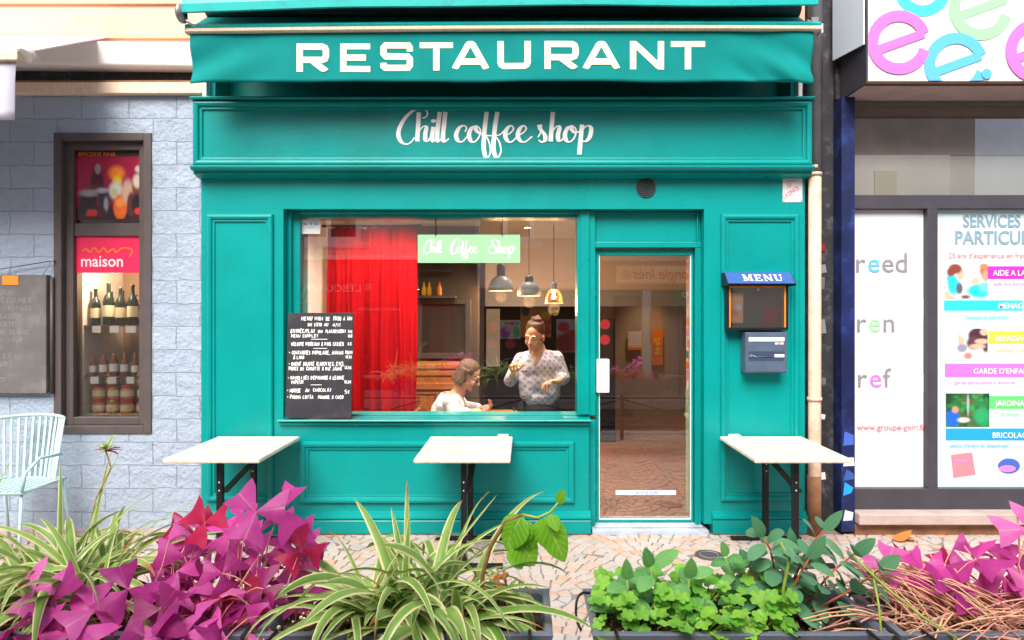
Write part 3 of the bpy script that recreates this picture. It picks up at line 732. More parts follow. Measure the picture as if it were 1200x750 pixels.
# little paper at the top left of the window pane
ps = Plane((0, .134, 0)); mb = MB('poster_white'); a, b, c, d = wx(353.5, .13), wx(375, .13), wz(274, .13), wz(257.5, .13)
mb.rect(ps, a, b, c, d, .0012, .001); mb.disc(ps, (a + b) / 2, c + .075, .011, .0018, 0, 'p_cyan'); mb.rect(ps, a + .012, a + .04, c + .066, c + .076, .0018, 0, 'p_grey'); mb.rect(ps, b - .04, b - .015, c + .066, c + .076, .0018, 0, 'p_grey'); mb.rect(ps, a + .04, b - .04, c + .045, c + .049, .0018, 0, 'p_cyan')
one(mb, 'window_sticker', 'small white paper stuck in the upper left corner of the shop window pane', 'sticker', loc=((a + b) / 2, .134, c))
# licence plate
a, b, c, d = wx(917), wx(940), wz(237), wz(205.5); pp = Plane((0, 0, 0)); mb = MB('poster_white'); mb.rect(pp, a, b, c, d, .004, .004)
for q, w in ((c + .148, .07),): mb.rect(pp, a + .03, a + .03 + w, q, q + .006, .005, 0, 'p_coral')
put_text(mb, pp, 'IV', a + .028, c + .098, .052, 'red_text', .005, sx=.8); put_text(mb, pp, 'LICENCE', a + .014, c + .020, .042, 'red_text', .0052, sx=.78, rot=R(36))
for q, w in ((a + .008, c + .008), (b - .008, c + .008), (a + .008, d - .008), (b - .008, d - .008)): mb.disc(pp, q, w, .004, .0055, .001, 'black', 10)
one(mb, 'licence_plate', 'small white plate with red words IV LICENCE at the top of the right pilaster', 'sign', loc=((a + b) / 2, 0, c))
# menu box
ym = -.09
a, b, c, d = wx(852, ym), wx(924, ym), wz(387, ym), wz(333, ym)
menu = thing('menu_box', 'black framed glass menu display case with blue MENU hood on the right pilaster', 'menu case', ((a + b) / 2, 0, c))
mb = MB('black_metal'); mb.box(a, b, ym, -.028, c, c + .02); mb.box(a, b, ym, -.028, d - .012, d + .04); mb.box(a, a + .016, ym + .0005, -.028, c + .02, d - .012); mb.box(b - .016, b, ym + .0005, -.028, c + .02, d - .012); mb.box(a, b, -.034, -.0275, c + .0205, d - .0125, 'dark_grey'); mb.build('case', menu, bevel=.002)
mb = MB('menu_orange'); mb.box(a + .0165, a + .026, ym + .004, -.04, c + .0205, d - .0125); mb.box(b - .026, b - .0165, ym + .004, -.04, c + .0205, d - .0125); mb.box(a + .0265, b - .0265, ym + .004, -.04, d - .022, d - .0125); mb.build('trim', menu)
pm = Plane((0, -.035, 0)); mb = MB('p_grey'); mb.rect(pm, a + .03, b - .03, c + .03, d - .03, .002, .001, 'dark_grey'); mb.rect(pm, a + .04, a + .13, c + .05, d - .06, .003, 0, 'p_peach'); mb.disc(pm, a + .07, c + .12, .022, .0045, 0, 'p_coral'); mb.disc(pm, a + .10, c + .16, .02, .0045, 0, 'p_pale'); mb.rect(pm, b - .15, b - .05, c + .04, c + .16, .003, 0, 'p_maroon'); mb.build('menu_sheet', menu)
mb = MB('glass'); mb.box(a + .016, b - .016, ym + .008, ym + .011, c + .02, d - .0125); mb.build('pane', menu)
mb = MB('steel'); mb.lathe(((a + b) / 2, ym - .002, d - .035), [(.0, -.004), (.009, -.003), (.01, .004)], axis='Y', seg=12); mb.build('lock', menu)
mb = MB('menu_blue'); hz = d + .004
pr = [(0.0, .095), (-.075, .085), (-.148, .010), (-.143, 0.002), (-.07, .07), (0, .082)]
mb.extr_x(pr, a - .010, b + .022, z=hz - .008)
hood = mb.build('hood', menu, bevel=.0015)
mb = MB('black_metal'); mb.extr_x([(0, -.01), (0, .09), (-.075, .08), (-.15, .003), (-.15, -.008)], a - .018, a - .0105, z=hz - .008); mb.build('hood_end', menu); mb = MB('black_metal'); mb.extr_x([(0, -.01), (0, .09), (-.075, .08), (-.15, .003), (-.15, -.008)], b + .0225, b + .028, z=hz - .008); mb.build('hood_end', menu)
# MENU in fat serif capitals on the sloping hood
ph = Plane((0, -.0755, hz - .008 + .0855), (1, 0, 0), Vector((0, .08, .077)), Vector((0, -.077, .08)))
mb = MB('cream_letter'); x0 = wx(870.5, -.12); h = .068; o = -.092
def serif(mb, pl, ch, x, y, h, w, m):
    t = .22 * w; hs = h * .11; k = [0]
    def rc(a0, a1, b0, b1): k[0] += 1; mb.rect(pl, x + a0, x + a1, y + b0, y + b1, .0015 + k[0] * .0002, 0, m)
    def pg(p): k[0] += 1; mb.poly(pl, [(x + a, y + b) for a, b in p], .0015 + k[0] * .0002, 0, m)
    if ch in 'MN':
        rc(.08 * w, .08 * w + t * .5, 0, h); rc(w - .1 * w - t * (1 if ch == 'M' else .5), w - .1 * w, 0, h)
        rc(0, .3 * w, 0, hs); rc(.7 * w, w, 0, hs) if ch == 'M' else None; rc(.7 * w, w, h - hs, h)
        if ch == 'M': pg([(0, h), (t * 1.2, h), (.56 * w, .15 * h), (.44 * w, 0)]); pg([(w * .46, 0), (.5 * w, .25 * h), (w - t, h), (w - t * 1.4, h)])
        else: pg([(0, h), (t * 1.3, h), (w - .1 * w, 0), (w - .1 * w - t * 1.1, 0)])
    if ch == 'E':
        rc(.1 * w, .1 * w + t, 0, h); rc(0, w * .92, 0, hs); rc(0, w * .9, h - hs, h); rc(.1 * w, .7 * w, h * .45, h * .55); rc(.82 * w, .92 * w, 0, h * .3); rc(.8 * w, .9 * w, h * .72, h); rc(.62 * w, .7 * w, h * .36, h * .64)
    if ch == 'U':
        mb.stroke(pl, [(x + .2 * w, y + h), (x + .2 * w, y + .35 * h), (x + .27 * w, y + .12 * h), (x + .5 * w, y + .04 * h), (x + .74 * w, y + .14 * h), (x + .8 * w, y + .4 * h), (x + .8 * w, y + h)], [t, t, t, t * .6, t * .4, t * .4, t * .4], .0015, m)
        rc(0, .42 * w, h - hs, h); rc(.64 * w, w, h - hs, h)
xx = x0
for ch, w in (('M', .075), ('E', .058), ('N', .066), ('U', .064)):
    serif(mb, ph, ch, xx, o, h, w * .93, None); xx += w + .006
mb.build('lettering', hood)
# letter box
yl = -.105; a, b, c, d = wx(873.5, yl), wx(922, yl), wz(437, yl), wz(389.5, yl)
lb = thing('letter_box', 'blue grey metal letter box with white slots under the menu case', 'mailbox', ((a + b) / 2, 0, c))
mb = MB('mailbox'); mb.box(a, b, yl, 0, c, d); mb.build('body', lb, bevel=.003)
mb = MB('mailbox'); mb.box(a + .008, b - .008, yl - .006, yl - .0005, c + .008, d - .012); mb.build('front_door', lb, bevel=.002)
pL = Plane((0, yl - .006, 0)); mb = MB('white_paint'); mb.rect(pL, a + .02, b - .02, d - .062, d - .034, .004, .0035); mb.build('letter_slot', lb, bevel=.001)
mb = MB('label_white'); mb.rect(pL, b - .085, b - .06, d - .083, d - .07, .003, .0025); mb.rect(pL, b - .052, b - .026, d - .083, d - .07, .003, .0025); mb.build('name_plate', lb)
mb = MB('mailbox_dark'); mb.rect(pL, a + .02, b - .02, c + .085, c + .150, .002, .0015, 'mailbox_dark'); mb.rect(pL, b - .088, b - .022, c + .11, c + .130, .005, .003, 'white_paint'); mb.disc(pL, a + .034, c + .120, .011, .008, .006, 'grey_metal', 14)
mb.tube([(a + .044, yl - .012, c + .122), (a + .07, yl - .013, c + .112), (b - .09, yl - .012, c + .116)], .0022, 'steel', 6); mb.build('lock', lb)

# ------------------------------------------------------------------ awning
aw = thing('awning', 'folded teal awning over the shop with a straight valance reading RESTAURANT', 'awning', (0, 0, 3.3))
AX0, AX1, AY = -2.185, 1.885, -.36
def zoff(x): return .012 * (1 - ((x + .1) / 2.2) ** 2) + .004 * x      # slight bow of the bar
def bowed(mb, x0, x1, prof, m, n=24):
    vs, fs = [], []; k = len(prof)
    for i in range(n + 1):
        x = x0 + (x1 - x0) * i / n
        for y, z in prof: vs.append((x, y, z + zoff(x)))
    for i in range(n):
        for j in range(k): fs.append((i * k + j, i * k + (j + 1) % k, (i + 1) * k + (j + 1) % k, (i + 1) * k + j))
    fs.append(tuple(range(k))); fs.append(tuple(reversed(range(n * k, n * k + k))))
    mb.add(vs, fs, m)
mb = MB('teal_metal'); bowed(mb, AX0 - .02, AX1 + .035, [(AY - .03, 3.428), (AY - .035, 3.44), (AY - .025, 3.455), (AY + .04, 3.46), (AY + .05, 3.428)], None)
bowed(mb, AX0 - .022, AX1 + .042, [(AY - .028, 3.398), (AY - .036, 3.404), (AY - .036, 3.42), (AY - .028, 3.4275), (AY + .02, 3.4275), (AY + .02, 3.398)], 'cream_bar')
mb.box(AX1 + .0425, AX1 + .052, AY - .03, AY + .04, 3.39, 3.45, 'offwhite'); mb.build('front_bar', aw, bevel=.001)
mb = MB('teal_cloth'); nx, nz = 260, 16; vs, fs = [], []
def valy(x, t):
    el = max(0, 1 - (x - AX0) / .62); er = max(0, 1 - (AX1 - x) / .75)
    y = .006 * math.sin(x * 3.1 + 1) * t + .003 * math.sin(x * 11 + t * 2) * t
    y += .020 * el * math.sin(9 * (x - AX0) + 7 * t + .3) * (.3 + t) + .022 * er * math.sin(10 * (AX1 - x) + 8 * t) * (.3 + t)
    y += .008 * er * math.sin(38 * (AX1 - x) + 16 * t) * t * t
    return AY - y
for i in range(nx + 1):
    x = AX0 + (AX1 - AX0) * i / nx
    el = max(0, 1 - (x - AX0) / .5); er = max(0, 1 - (AX1 - x) / .22)
    zb = 3.082 - .025 * el ** 2 - .030 * er ** 1.5 + .003 * math.sin(x * 5)
    for j in range(nz + 1):
        t = j / nz; z = (3.405 + zoff(x)) * (1 - t) + zb * t
        vs.append((x + .012 * t * (el ** 4 - er ** 4), valy(x, t), z))
for i in range(nx):
    for j in range(nz): fs.append((i * (nz + 1) + j, i * (nz + 1) + j + 1, (i + 1) * (nz + 1) + j + 1, (i + 1) * (nz + 1) + j))
mb.add(vs, fs, None, True); val = mb.build('valance', aw)
sm = val.modifiers.new('cloth thickness', 'SOLIDIFY'); sm.thickness = .004; sm.offset = 1
# RESTAURANT: wide square capitals
mb = MB('cream_letter')
def LT(ch, x, z, w, h, t, d):
    pl = Plane((0, 0, 0))
    S = []
    r = h * .13
    if ch == 'R': S = [[(t / 2, 0), (t / 2, h)], [(t, h - t / 2), (w - t / 2 - r, h - t / 2), (w - t / 2 - r * .3, h - t / 2 - r * .3), (w - t / 2, h - t / 2 - r), (w - t / 2, h * .42 + r), (w - t / 2 - r * .3, h * .42 + r * .3), (w - t / 2 - r, h * .42), (t, h * .42)], [(w * .5, h * .38), (w - t * .4, 0)]]
    if ch == 'E': S = [[(w, h - t * .42), (t / 2, h - t * .42), (t / 2, t * .42), (w, t * .42)], [(t, h * .5), (w * .86, h * .5)]]
    if ch == 'S': S = [[(w - t / 2, h * .68), (w - t / 2, h - t * .6 - r * .4), (w - t / 2 - r * .4, h - t * .46), (t * .6 + r * .4, h - t * .46), (t / 2, h - t / 2 - r * .6), (t / 2, h * .5 + r * .8), (t / 2 + r * .6, h * .51), (w - t / 2 - r * .6, h * .5), (w - t / 2, h * .5 - r * .6), (w - t / 2, t / 2 + r * .6), (w - t / 2 - r * .5, t * .46), (t * .6 + r * .3, t * .46), (t / 2, t * .7), (t / 2, h * .28)]]
    if ch == 'T': S = [[(0, h - t * .42), (w, h - t * .42)], [(w / 2, h - t * .84), (w / 2, 0)]]
    if ch == 'A': S = [[(t * .5, 0), (w * .5 - t * .1, h - t * .1), (w * .5 + t * .1, h - t * .1), (w - t * .5, 0)], [(w * .22, h * .27), (w * .78, h * .27)]]
    if ch == 'U': S = [[(t / 2, h), (t / 2, t / 2 + r), (t / 2 + r * .3, t / 2 + r * .3), (t / 2 + r, t * .46), (w - t / 2 - r, t * .46), (w - t / 2 - r * .3, t / 2 + r * .3), (w - t / 2, t / 2 + r), (w - t / 2, h)]]
    if ch == 'N': S = [[(t / 2, 0), (t / 2, h)], [(t * .55, h - t * .25), (w - t * .55, t * .25)], [(w - t / 2, 0), (w - t / 2, h)]]
    for k, st in enumerate(S):
        P = []
        for i in range(len(st) - 1):   # subdivide so that the letter follows the cloth
            n = max(1, int(math.hypot(st[i + 1][0] - st[i][0], st[i + 1][1] - st[i][1]) / .02))
            P += [(st[i][0] + (st[i + 1][0] - st[i][0]) * q / n, st[i][1] + (st[i + 1][1] - st[i][1]) * q / n) for q in range(n)]
        P.append(st[-1])
        v0 = len(mb.v); mb.stroke(pl, [(x + a, z + b) for a, b in P], t, 0)
        for q in range(v0, len(mb.v)):
            vx, vy, vz = mb.v[q]; vz = min(max(vz, z), z + h) if ch in 'RTAUNES' else vz
            tt = min(1, max(0, (3.405 + zoff(vx) - vz) / .32)); mb.v[q] = (vx, valy(vx, tt) - .0065 - k * .0008, vz)
wS = lambda px: wx(px, AY)
lets = [('R', 348, 386), ('E', 399, 434), ('S', 446, 484), ('T', 492, 531), ('A', 529, 574), ('U', 583, 622), ('R', 638, 678), ('A', 682, 727), ('N', 738, 778), ('T', 786, 826)]
for ch, a, b in lets:
    yb = 84.5 if a < 400 else 83 if a < 520 else 81.6; yt = yb - 33
    LT(ch, wS(a), wz(yb, AY), wS(b) - wS(a), wz(yt, AY) - wz(yb, AY), .041, 0)
mb.build('lettering', val)
# cover, roller and folded arms
mb = MB('teal_metal'); vs, fs = [], []
n = 30; prof = [(-.47, 0), (-.475, .05), (-.44, .3), (-.30, .42), (0.0, .5), (0.0, .47), (-.29, .39), (-.42, .28), (-.455, .04), (-.45, 0)]
for i in range(n + 1):
    x = wx(214, -.46) + (wx(958, -.46) - wx(214, -.46)) * i / n; u = (x + 2.2) / 4.1
    zb = 3.487 + .045 * min(1, u * 2.2) ** .7 + .004 * math.sin(x * 4)
    for y, z in prof: vs.append((x, y, zb + z))
k = len(prof)
for i in range(n):
    for j in range(k): fs.append((i * k + j, i * k + (j + 1) % k, (i + 1) * k + (j + 1) % k, (i + 1) * k + j))
fs.append(tuple(range(k))); fs.append(tuple(reversed(range(n * k, n * k + k)))); mb.add(vs, fs); mb.build('cover', aw)
mb = MB('teal_cloth'); mb.add([(AX0, AY + .02, 3.455), (AX1, AY + .02, 3.455), (AX1, -.1, 3.64), (AX0, -.1, 3.64), (AX0, AY + .02, 3.452), (AX1, AY + .02, 3.452), (AX1, -.1, 3.636), (AX0, -.1, 3.636)], [(0, 1, 2, 3), (7, 6, 5, 4), (0, 4, 5, 1), (1, 5, 6, 2), (2, 6, 7, 3), (3, 7, 4, 0)]); mb.tube([(AX0, -.14, 3.66), (AX1, -.14, 3.66)], .055, 'dark_teal', 14); mb.build('canopy', aw)
for s, xa in ((1, AX0 + .1), (-1, AX1 - .1)):
    mb = MB('dark_grey'); mb.bar((xa, -.08, 3.33), (xa + s * 1.45, -.20, 3.33), .05, .06); mb.bar((xa + s * 1.45, -.25, 3.34), (xa + s * .3, -.31, 3.38), .045, .05)
    mb.box(xa + s * 1.45 - .04, xa + s * 1.45 + .04, -.29, -.17, 3.29, 3.375, 'grey_metal'); mb.build('folded_arm', aw, bevel=.004)
mb = MB('dark_teal'); mb.box(AX0 + .12, AX1 - .12, -.30, .018, 3.40, 3.43); mb.build('shade_board', aw)  # dark board added to deepen the shade behind the valance
mb = MB('grey_metal'); xc = wx(209, -.42)
mb.lathe((xc, -.42, 3.50), [(0, 0), (.045, 0), (.06, .012), (.06, .03), (.03, .045)], axis='X', seg=22); mb.tube([(xc + .03, -.42, 3.47), (xc + .07, -.40, 3.44), (xc + .10, -.38, 3.43)], .008, 'steel', 8)
mb.build('gear_wheel', aw)
mb = MB('grey_metal'); xc = wx(952, -.3); mb.box(xc - .02, xc + .03, -.33, -.2, 3.43, 3.52); mb.tube([(xc + .04, -.3, 3.47), (xc - .04, -.32, 3.50), (xc - .06, -.3, 3.44)], .01, 'offwhite', 7); mb.build('end_bracket', aw, bevel=.004)

# ------------------------------------------------------------------ chalkboard on the sill
yc = -.02
cb = thing('menu_chalkboard', 'black chalkboard with white handwritten lunch menu leaning at the left of the window sill', 'chalkboard', (wx(374), yc, OB + .03))
bl, br_, bt = wx(335.5, yc), wx(412.5, yc), wz(366.5, yc); bb = OB + .031
tilt = .045
plc = Plane((bl, yc - .025, bb), (1, 0, 0), (.012, tilt, 1), (0, -1, tilt))
H = bt - bb; Wb = br_ - bl
mb = MB('slate'); mb.rect(plc, 0, Wb, 0, H, 0, .016); bd = mb.build('board', cb, bevel=.002)
mb = MB('chalk'); hh = H / 126.0; ww = Wb / 77.0
def line(s, px, py, h, wpx, rot=0): hand(mb, plc, s, (px - 335) * ww, (492 - py) * hh, h * hh, None, wpx * ww, lw=.0048)
for s, px, py, h, w in [('MENU MIDI', 351, 375, 4.6, 26), ('DE', 380, 375, 4, 5), ('11H30 A 14H', 388, 375, 4.4, 23), ('DU 31/10 AU', 359, 382, 3.6, 24), ('4/11', 388, 382.5, 3.6, 10),
                        ('ENTRéE/PLAT', 339, 390, 4, 29), ('OU', 371, 390, 3.6, 6), ('PLAT/DESSERT', 380, 390, 3.6, 24), ('14%', 406, 390, 3, 6), ('MENU COMPLET', 340, 395.5, 3.4, 32), ('18%', 406, 395.5, 3, 6),
                        ('VELOUTé POIREAUX & POIS CASSéS', 340, 405.5, 4, 62), ('5%', 406, 405, 3.2, 6),
                        ('* CHATAIGNES POPULAIRE, ANANAS', 338, 416, 4.2, 64), ('RôTI'.replace('ô', 'O'), 404, 415.5, 3.6, 8), ('& LARD', 343, 421.5, 3.6, 13), ('13,5%', 404, 420.5, 3, 8),
                        ('* BOEUF MIJOTé (CAROTTES, ETC),', 338, 429.5, 4.2, 65), ('PURéE DE CAROTTE & RIZ JAUNE', 338, 435, 3.8, 63), ('14,5%', 403, 433.5, 3.2, 9),
                        ('* RAVIOLI DES D\'EPINARDS & LEGUME', 337.5, 446, 4, 66), ('VAPEUR', 341, 451, 3.6, 15), ('13,5%', 403, 450.5, 3, 9),
                        ('* MOUSSE', 337, 461.5, 4.2, 16), ('AU', 358, 461, 3.6, 5), ('CHOCOLAT', 367, 460.5, 3.8, 22), ('5%', 404, 463, 4, 7), ('* PANNA COTTA', 337, 469, 4, 31), ('MANGUE & COCO', 373, 469, 3.8, 30)]:
    line(s, px, py, h, w)
for x0_, x1_, y_ in ((363, 382, 397.8), (366, 382, 408.8), (364, 377, 452.5)): mb.stroke(plc, [((x0_ - 335) * ww, (492 - y_) * hh), ((x1_ - 335) * ww, (492 - y_) * hh)], .004, .002, 'chalk')
mb.build('chalk_writing', bd)
# ------------------------------------------------------------------ tables
def table(X, tilt_label, extra=None, first=[None]):
    if first[0] is None:
        t = thing('cafe_table', tilt_label, 'table', (0, 0, 0), 'cafe tables in front of the teal shop')
        mb = MB('marble'); mb.box(-.29, .29, -.72, -.03, .672, .700); mb.build('tabletop', t, bevel=.009)
        for y0 in (-.12, -.60):
            mb = MB('black_metal'); mb.box(-.018, .018, y0 - .018, y0 + .018, .0245, .665); mb.lathe((0, y0 - .0185, .48), [(0, -.002), (.006, -.001), (.007, .003)], 'steel', 10, 'Y'); mb.lathe((0, y0 - .0185, .53), [(0, -.002), (.006, -.001), (.007, .003)], 'steel', 10, 'Y')
            mb.build('leg', t, bevel=.003)
            mb = MB('black_metal'); mb.box(-.24, .24, y0 - .02, y0 + .02, .004, .024); mb.build('foot', t, bevel=.003)
        mb = MB('black_metal'); mb.bar((.0185 + .006, -.12, .57), (.0245, -.60, .47), .012, .038, up=(1, 0, 0)); mb.build('brace', t)
        mb = MB('black_metal'); mb.box(-.2, .2, -.62, -.58, .655, .6715); mb.box(-.2, .2, -.14, -.10, .655, .6715); mb.box(-.012, .012, -.575, -.145, .655, .6715); mb.build('top_support', t)
        first[0] = t
    else:
        t = copy_tree(first[0])
    t.location = (X, 0, 0); t['label'] = tilt_label
    return t
table(-1.875, 'marble topped cafe table at the left end of the shop, nearest the blue stone wall')
table(-.375, 'marble topped cafe table on black legs standing under the middle of the window')
table(1.665, 'marble topped cafe table on black legs right of the door, under the letter box')
for (px, lab) in ((590, 'small white block standing on the middle cafe table'), (862, 'small white block standing on the right cafe table')):
    mb = MB('white_paint'); X = wx(px, -.1); mb.box(X - .04, X + .035, -.13, -.06, .7005, .722)
    one(mb, 'ashtray', lab, 'ashtray', bevel=.006, loc=(X, -.1, .7))

# ------------------------------------------------------------------ left neighbour: blue painted stone shop
nb = thing('blue_stone_shop', 'neighbouring shop at the left with rough blue painted stone wall and narrow display window', 'shopfront', (-4, 0, 0))
YN = .02
wxl, wxr = wx(64, YN), wx(178, YN); wzb, wzt = wz(508, YN), wz(156, YN)
mb = MB('blue_stone')
mb.box(-9, wxl, YN, .5, -.01, 3.12); mb.box(wxr, XL - .001, YN, .5, -.01, 3.12); mb.box(wxl, wxr, YN + .001, .5, -.01, wzb); mb.box(wxl, wxr, YN + .001, .5, wzt, 3.12)
mb.build('stone_wall', nb)
mb = MB('sill_stone'); mb.box(-9, XL - .01, YN - .03, YN, -.02, .03); mb.build('wall_base', nb)
mb = MB('cream_bar'); mb.box(-9, XL + .02, YN - .05, .4, 3.121, 3.20); mb.box(-9, XL + .02, YN - .02, .4, 3.201, 3.225, 'rust_stone'); mb.build('wood_beam', nb, bevel=.005)
mb = MB('gutter_dark'); mb.box(-9, XL - .005, .06, .4, 3.226, 3.40); mb.build('cornice_shade', nb)  # dark band painting the shadow beneath the cornice
mb = MB('stucco_white'); mb.add([(-9, -.20, 3.36), (XL + .01, -.05, 3.30), (XL + .01, .3, 3.30), (-9, .3, 3.36), (-9, -.24, 3.50), (XL + .01, -.09, 3.455), (XL + .01, .3, 3.455), (-9, .3, 3.50)], [(0, 3, 2, 1), (4, 5, 6, 7), (0, 1, 5, 4), (1, 2, 6, 5), (2, 3, 7, 6), (3, 0, 4, 7)]); mb.build('cornice', nb, bevel=.012)
mb = MB('peach_wall'); mb.box(-9, XL + .0, .03, .5, 3.46, 7.0); mb.build('upper_wall', nb)
mb = MB('mould'.replace('mould', 'rust_stone'))
for zz in (3.775, 3.53): mb.box(-9, XL, .012, .03, zz, zz + .018, 'p_peach')
mb.build('string_line', nb)
# frame of the display window
mb = MB('brown_frame'); yf = YN - .012
def frame(mb, x0, x1, z0, z1, w, y0, y1, bot=None):
    b = bot if bot is not None else w
    mb.box(x0, x0 + w, y0, y1, z0, z1); mb.box(x1 - w, x1, y0, y1, z0, z1); mb.box(x0 + w, x1 - w, y0 + .0005, y1, z0, z0 + b); mb.box(x0 + w, x1 - w, y0 + .0005, y1, z1 - w, z1)
frame(mb, wxl, wxr, wzb, wzt, .055, yf, YN + .10); frame(mb, wxl + .056, wxr - .056, wzb + .056, wzt - .056, .055, YN + .03, YN + .13)
ta, tb = wz(277, .08), wz(262, .08); mb.box(wxl + .1115, wxr - .1115, YN + .04, YN + .12, ta, tb)
dw = mb.build('display_window', nb, bevel=.004)
ia, ib = wxl + .111, wxr - .111
mb = MB('glass_side'); mb.box(ia, ib, .085, .09, wzb + .11, ta); mb.box(ia, ib, .085, .09, tb, wzt - .11); mb.build('pane', dw)
# posters in it
pz = Plane((0, .078, 0)); K = lambda px: wx(px, .1); KZ = lambda py: wz(py, .1)
mb = MB('p_crimson'); mb.rect(pz, ia - .01, ib + .01, KZ(258), KZ(166), 0, .004, 'p_maroon')
mb.rect(pz, ia, ib, KZ(232), KZ(186), .001, 0, 'p_crimson'); mb.rect(pz, ia, ib, KZ(184), KZ(178), .001, 0, 'p_black')
put_text(mb, pz, 'EPICERIE FINE', ia + .015, KZ(184), .040, 'p_orange', .002, sx=1.12)
ob = one(mb, 'wine_poster', 'dark red poster of bottles reading EPICERIE FINE in the top pane of the display window', 'poster', loc=(K(120), .078, KZ(258)))
wb = lambda x, y, rx, ry, c, sf=.25: ((x - 84) / 86., (257 - y) / 71., rx / 86., ry / 71., c, sf)
bk, dr, wh_, og, rd_, ye = (.01, .006, .01), (.10, .004, .02), (.62, .60, .55), (.75, .13, .01), (.42, .006, .03), (.6, .55, .02)
print_panel('photo', ob, pz, ia + .004, ib - .004, KZ(257), KZ(186), .0035, (.30, .004, .045), [
  wb(127, 252, 60, 12, bk, .5), wb(112, 215, 9, 16, (.06, .003, .01)), wb(113, 199, 4, 6, (.25, .22, .24)), wb(111, 224, 13, 7, (.12, .02, .03), .4), wb(100, 236, 13, 9, bk), wb(101, 227, 12, 4, (.28, .28, .32), .5), wb(122, 232, 8, 12, (.02, .015, .02)), wb(119, 224, 9, 3, (.35, .34, .38), .5), wb(124, 240, 3, 8, (.3, .3, .34), .5),
  wb(138, 204, 10, 8, (.78, .22, .01), .5), wb(139, 213, 6, 6, (.70, .50, .02), .4), wb(137, 224, 9, 10, wh_, .35), wb(135, 226, 4, 5, (.45, .55, .25), .4), wb(143, 243, 9, 15, og, .2), wb(142, 238, 5, 5, (.85, .3, .05), .5), wb(153, 226, 8, 14, (.60, .38, .28), .4), wb(158, 240, 6, 14, (.10, .02, .02)), wb(166, 220, 7, 16, (.15, .04, .02)), wb(166, 213, 6, 8, (.6, .55, .42), .4), wb(168, 199, 5, 4, (.5, .5, .48), .4), wb(165, 240, 7, 12, bk),
  wb(104, 250, 11, 4, (.62, .02, .02), .2), wb(167, 248, 5, 4, (.62, .02, .02), .2), wb(93, 246, 6, 8, bk), wb(118, 250, 6, 6, (.05, .01, .02))], 90)
mb = MB('p_bar'); mb.rect(pz, ia - .005, ib + .005, KZ(320), KZ(277), 0, .006); put_text(mb, pz, 'maison', K(97), KZ(312.5), .115, 'label_white', .002, sx=.95, bold=.0015)
mb.stroke(pz, smooth_pts([(K(99), KZ(295)), (K(104), KZ(292)), (K(108), KZ(296)), (K(113), KZ(291)), (K(119), KZ(296)), (K(124), KZ(291)), (K(129), KZ(296)), (K(135), KZ(292)), (K(139), KZ(296)), (K(146), KZ(291)), (K(157), KZ(293)), (K(155), KZ(301))], 5), .012, .002, 'p_orange')
one(mb, 'shop_banner', 'crimson banner reading maison with orange script across the display window', 'banner', loc=(K(120), .1, KZ(320)))
# display niche with shelves
mb = MB('interior_white'); y1 = .62
mb.box(ia - .03, ia - .002, .12, y1, wzb + .08, wzt - .08, 'interior_white'); mb.box(ib + .002, ib + .03, .12, y1, wzb + .08, wzt - .08, 'interior_dark'); mb.box(ia - .03, ib + .03, y1, y1 + .02, wzb + .08, wzt - .08, 'interior_tan'); mb.box(ia - .002, ib + .002, .12, y1, wzb + .07, wzb + .11, 'interior_white'); mb.box(ia - .002, ib + .002, .13, y1, KZ(277), KZ(273), 'interior_tan')
mb.build('display_niche', nb)
sl_ = thing('display_spot', 'small warm spotlight glowing at the top of the display window behind the bottles', 'spotlight', (ib - .14, .4, KZ(343))); mb = MB('steel'); mb.lathe((ib - .14, .4, KZ(343)), [(.02, 0), (.022, .05), (0, .05)], seg=14); mb.build('can', sl_); mb = MB('bulb'); mb.ell((ib - .14, .4, KZ(343)), .017); mb.build('bulb', sl_)
li = bpy.data.lights.new('display_light', 'POINT'); li.energy = 7; li.color = (1, .70, .44); li.shadow_soft_size = .04; lo = bpy.data.objects.new('display_light', li); lo.location = ((ia + ib) / 2, .15, KZ(326)); COL.objects.link(lo)
sh1, sh2 = wz(381, .2), wz(440, .2)
for k, sz in enumerate((sh1, sh2)):
    mb = MB('p_brown'); mb.box(ia, ib, .16, .44, sz - .012, sz)
    for q in range(4):
        xx = ia + .06 + q * .13 + rnd(-.01, .01); mb.box(xx, xx + rnd(.05, .09), .150, .1595, sz - .055, sz - .006, 'label_white')
    mb.build('shelf', nb)
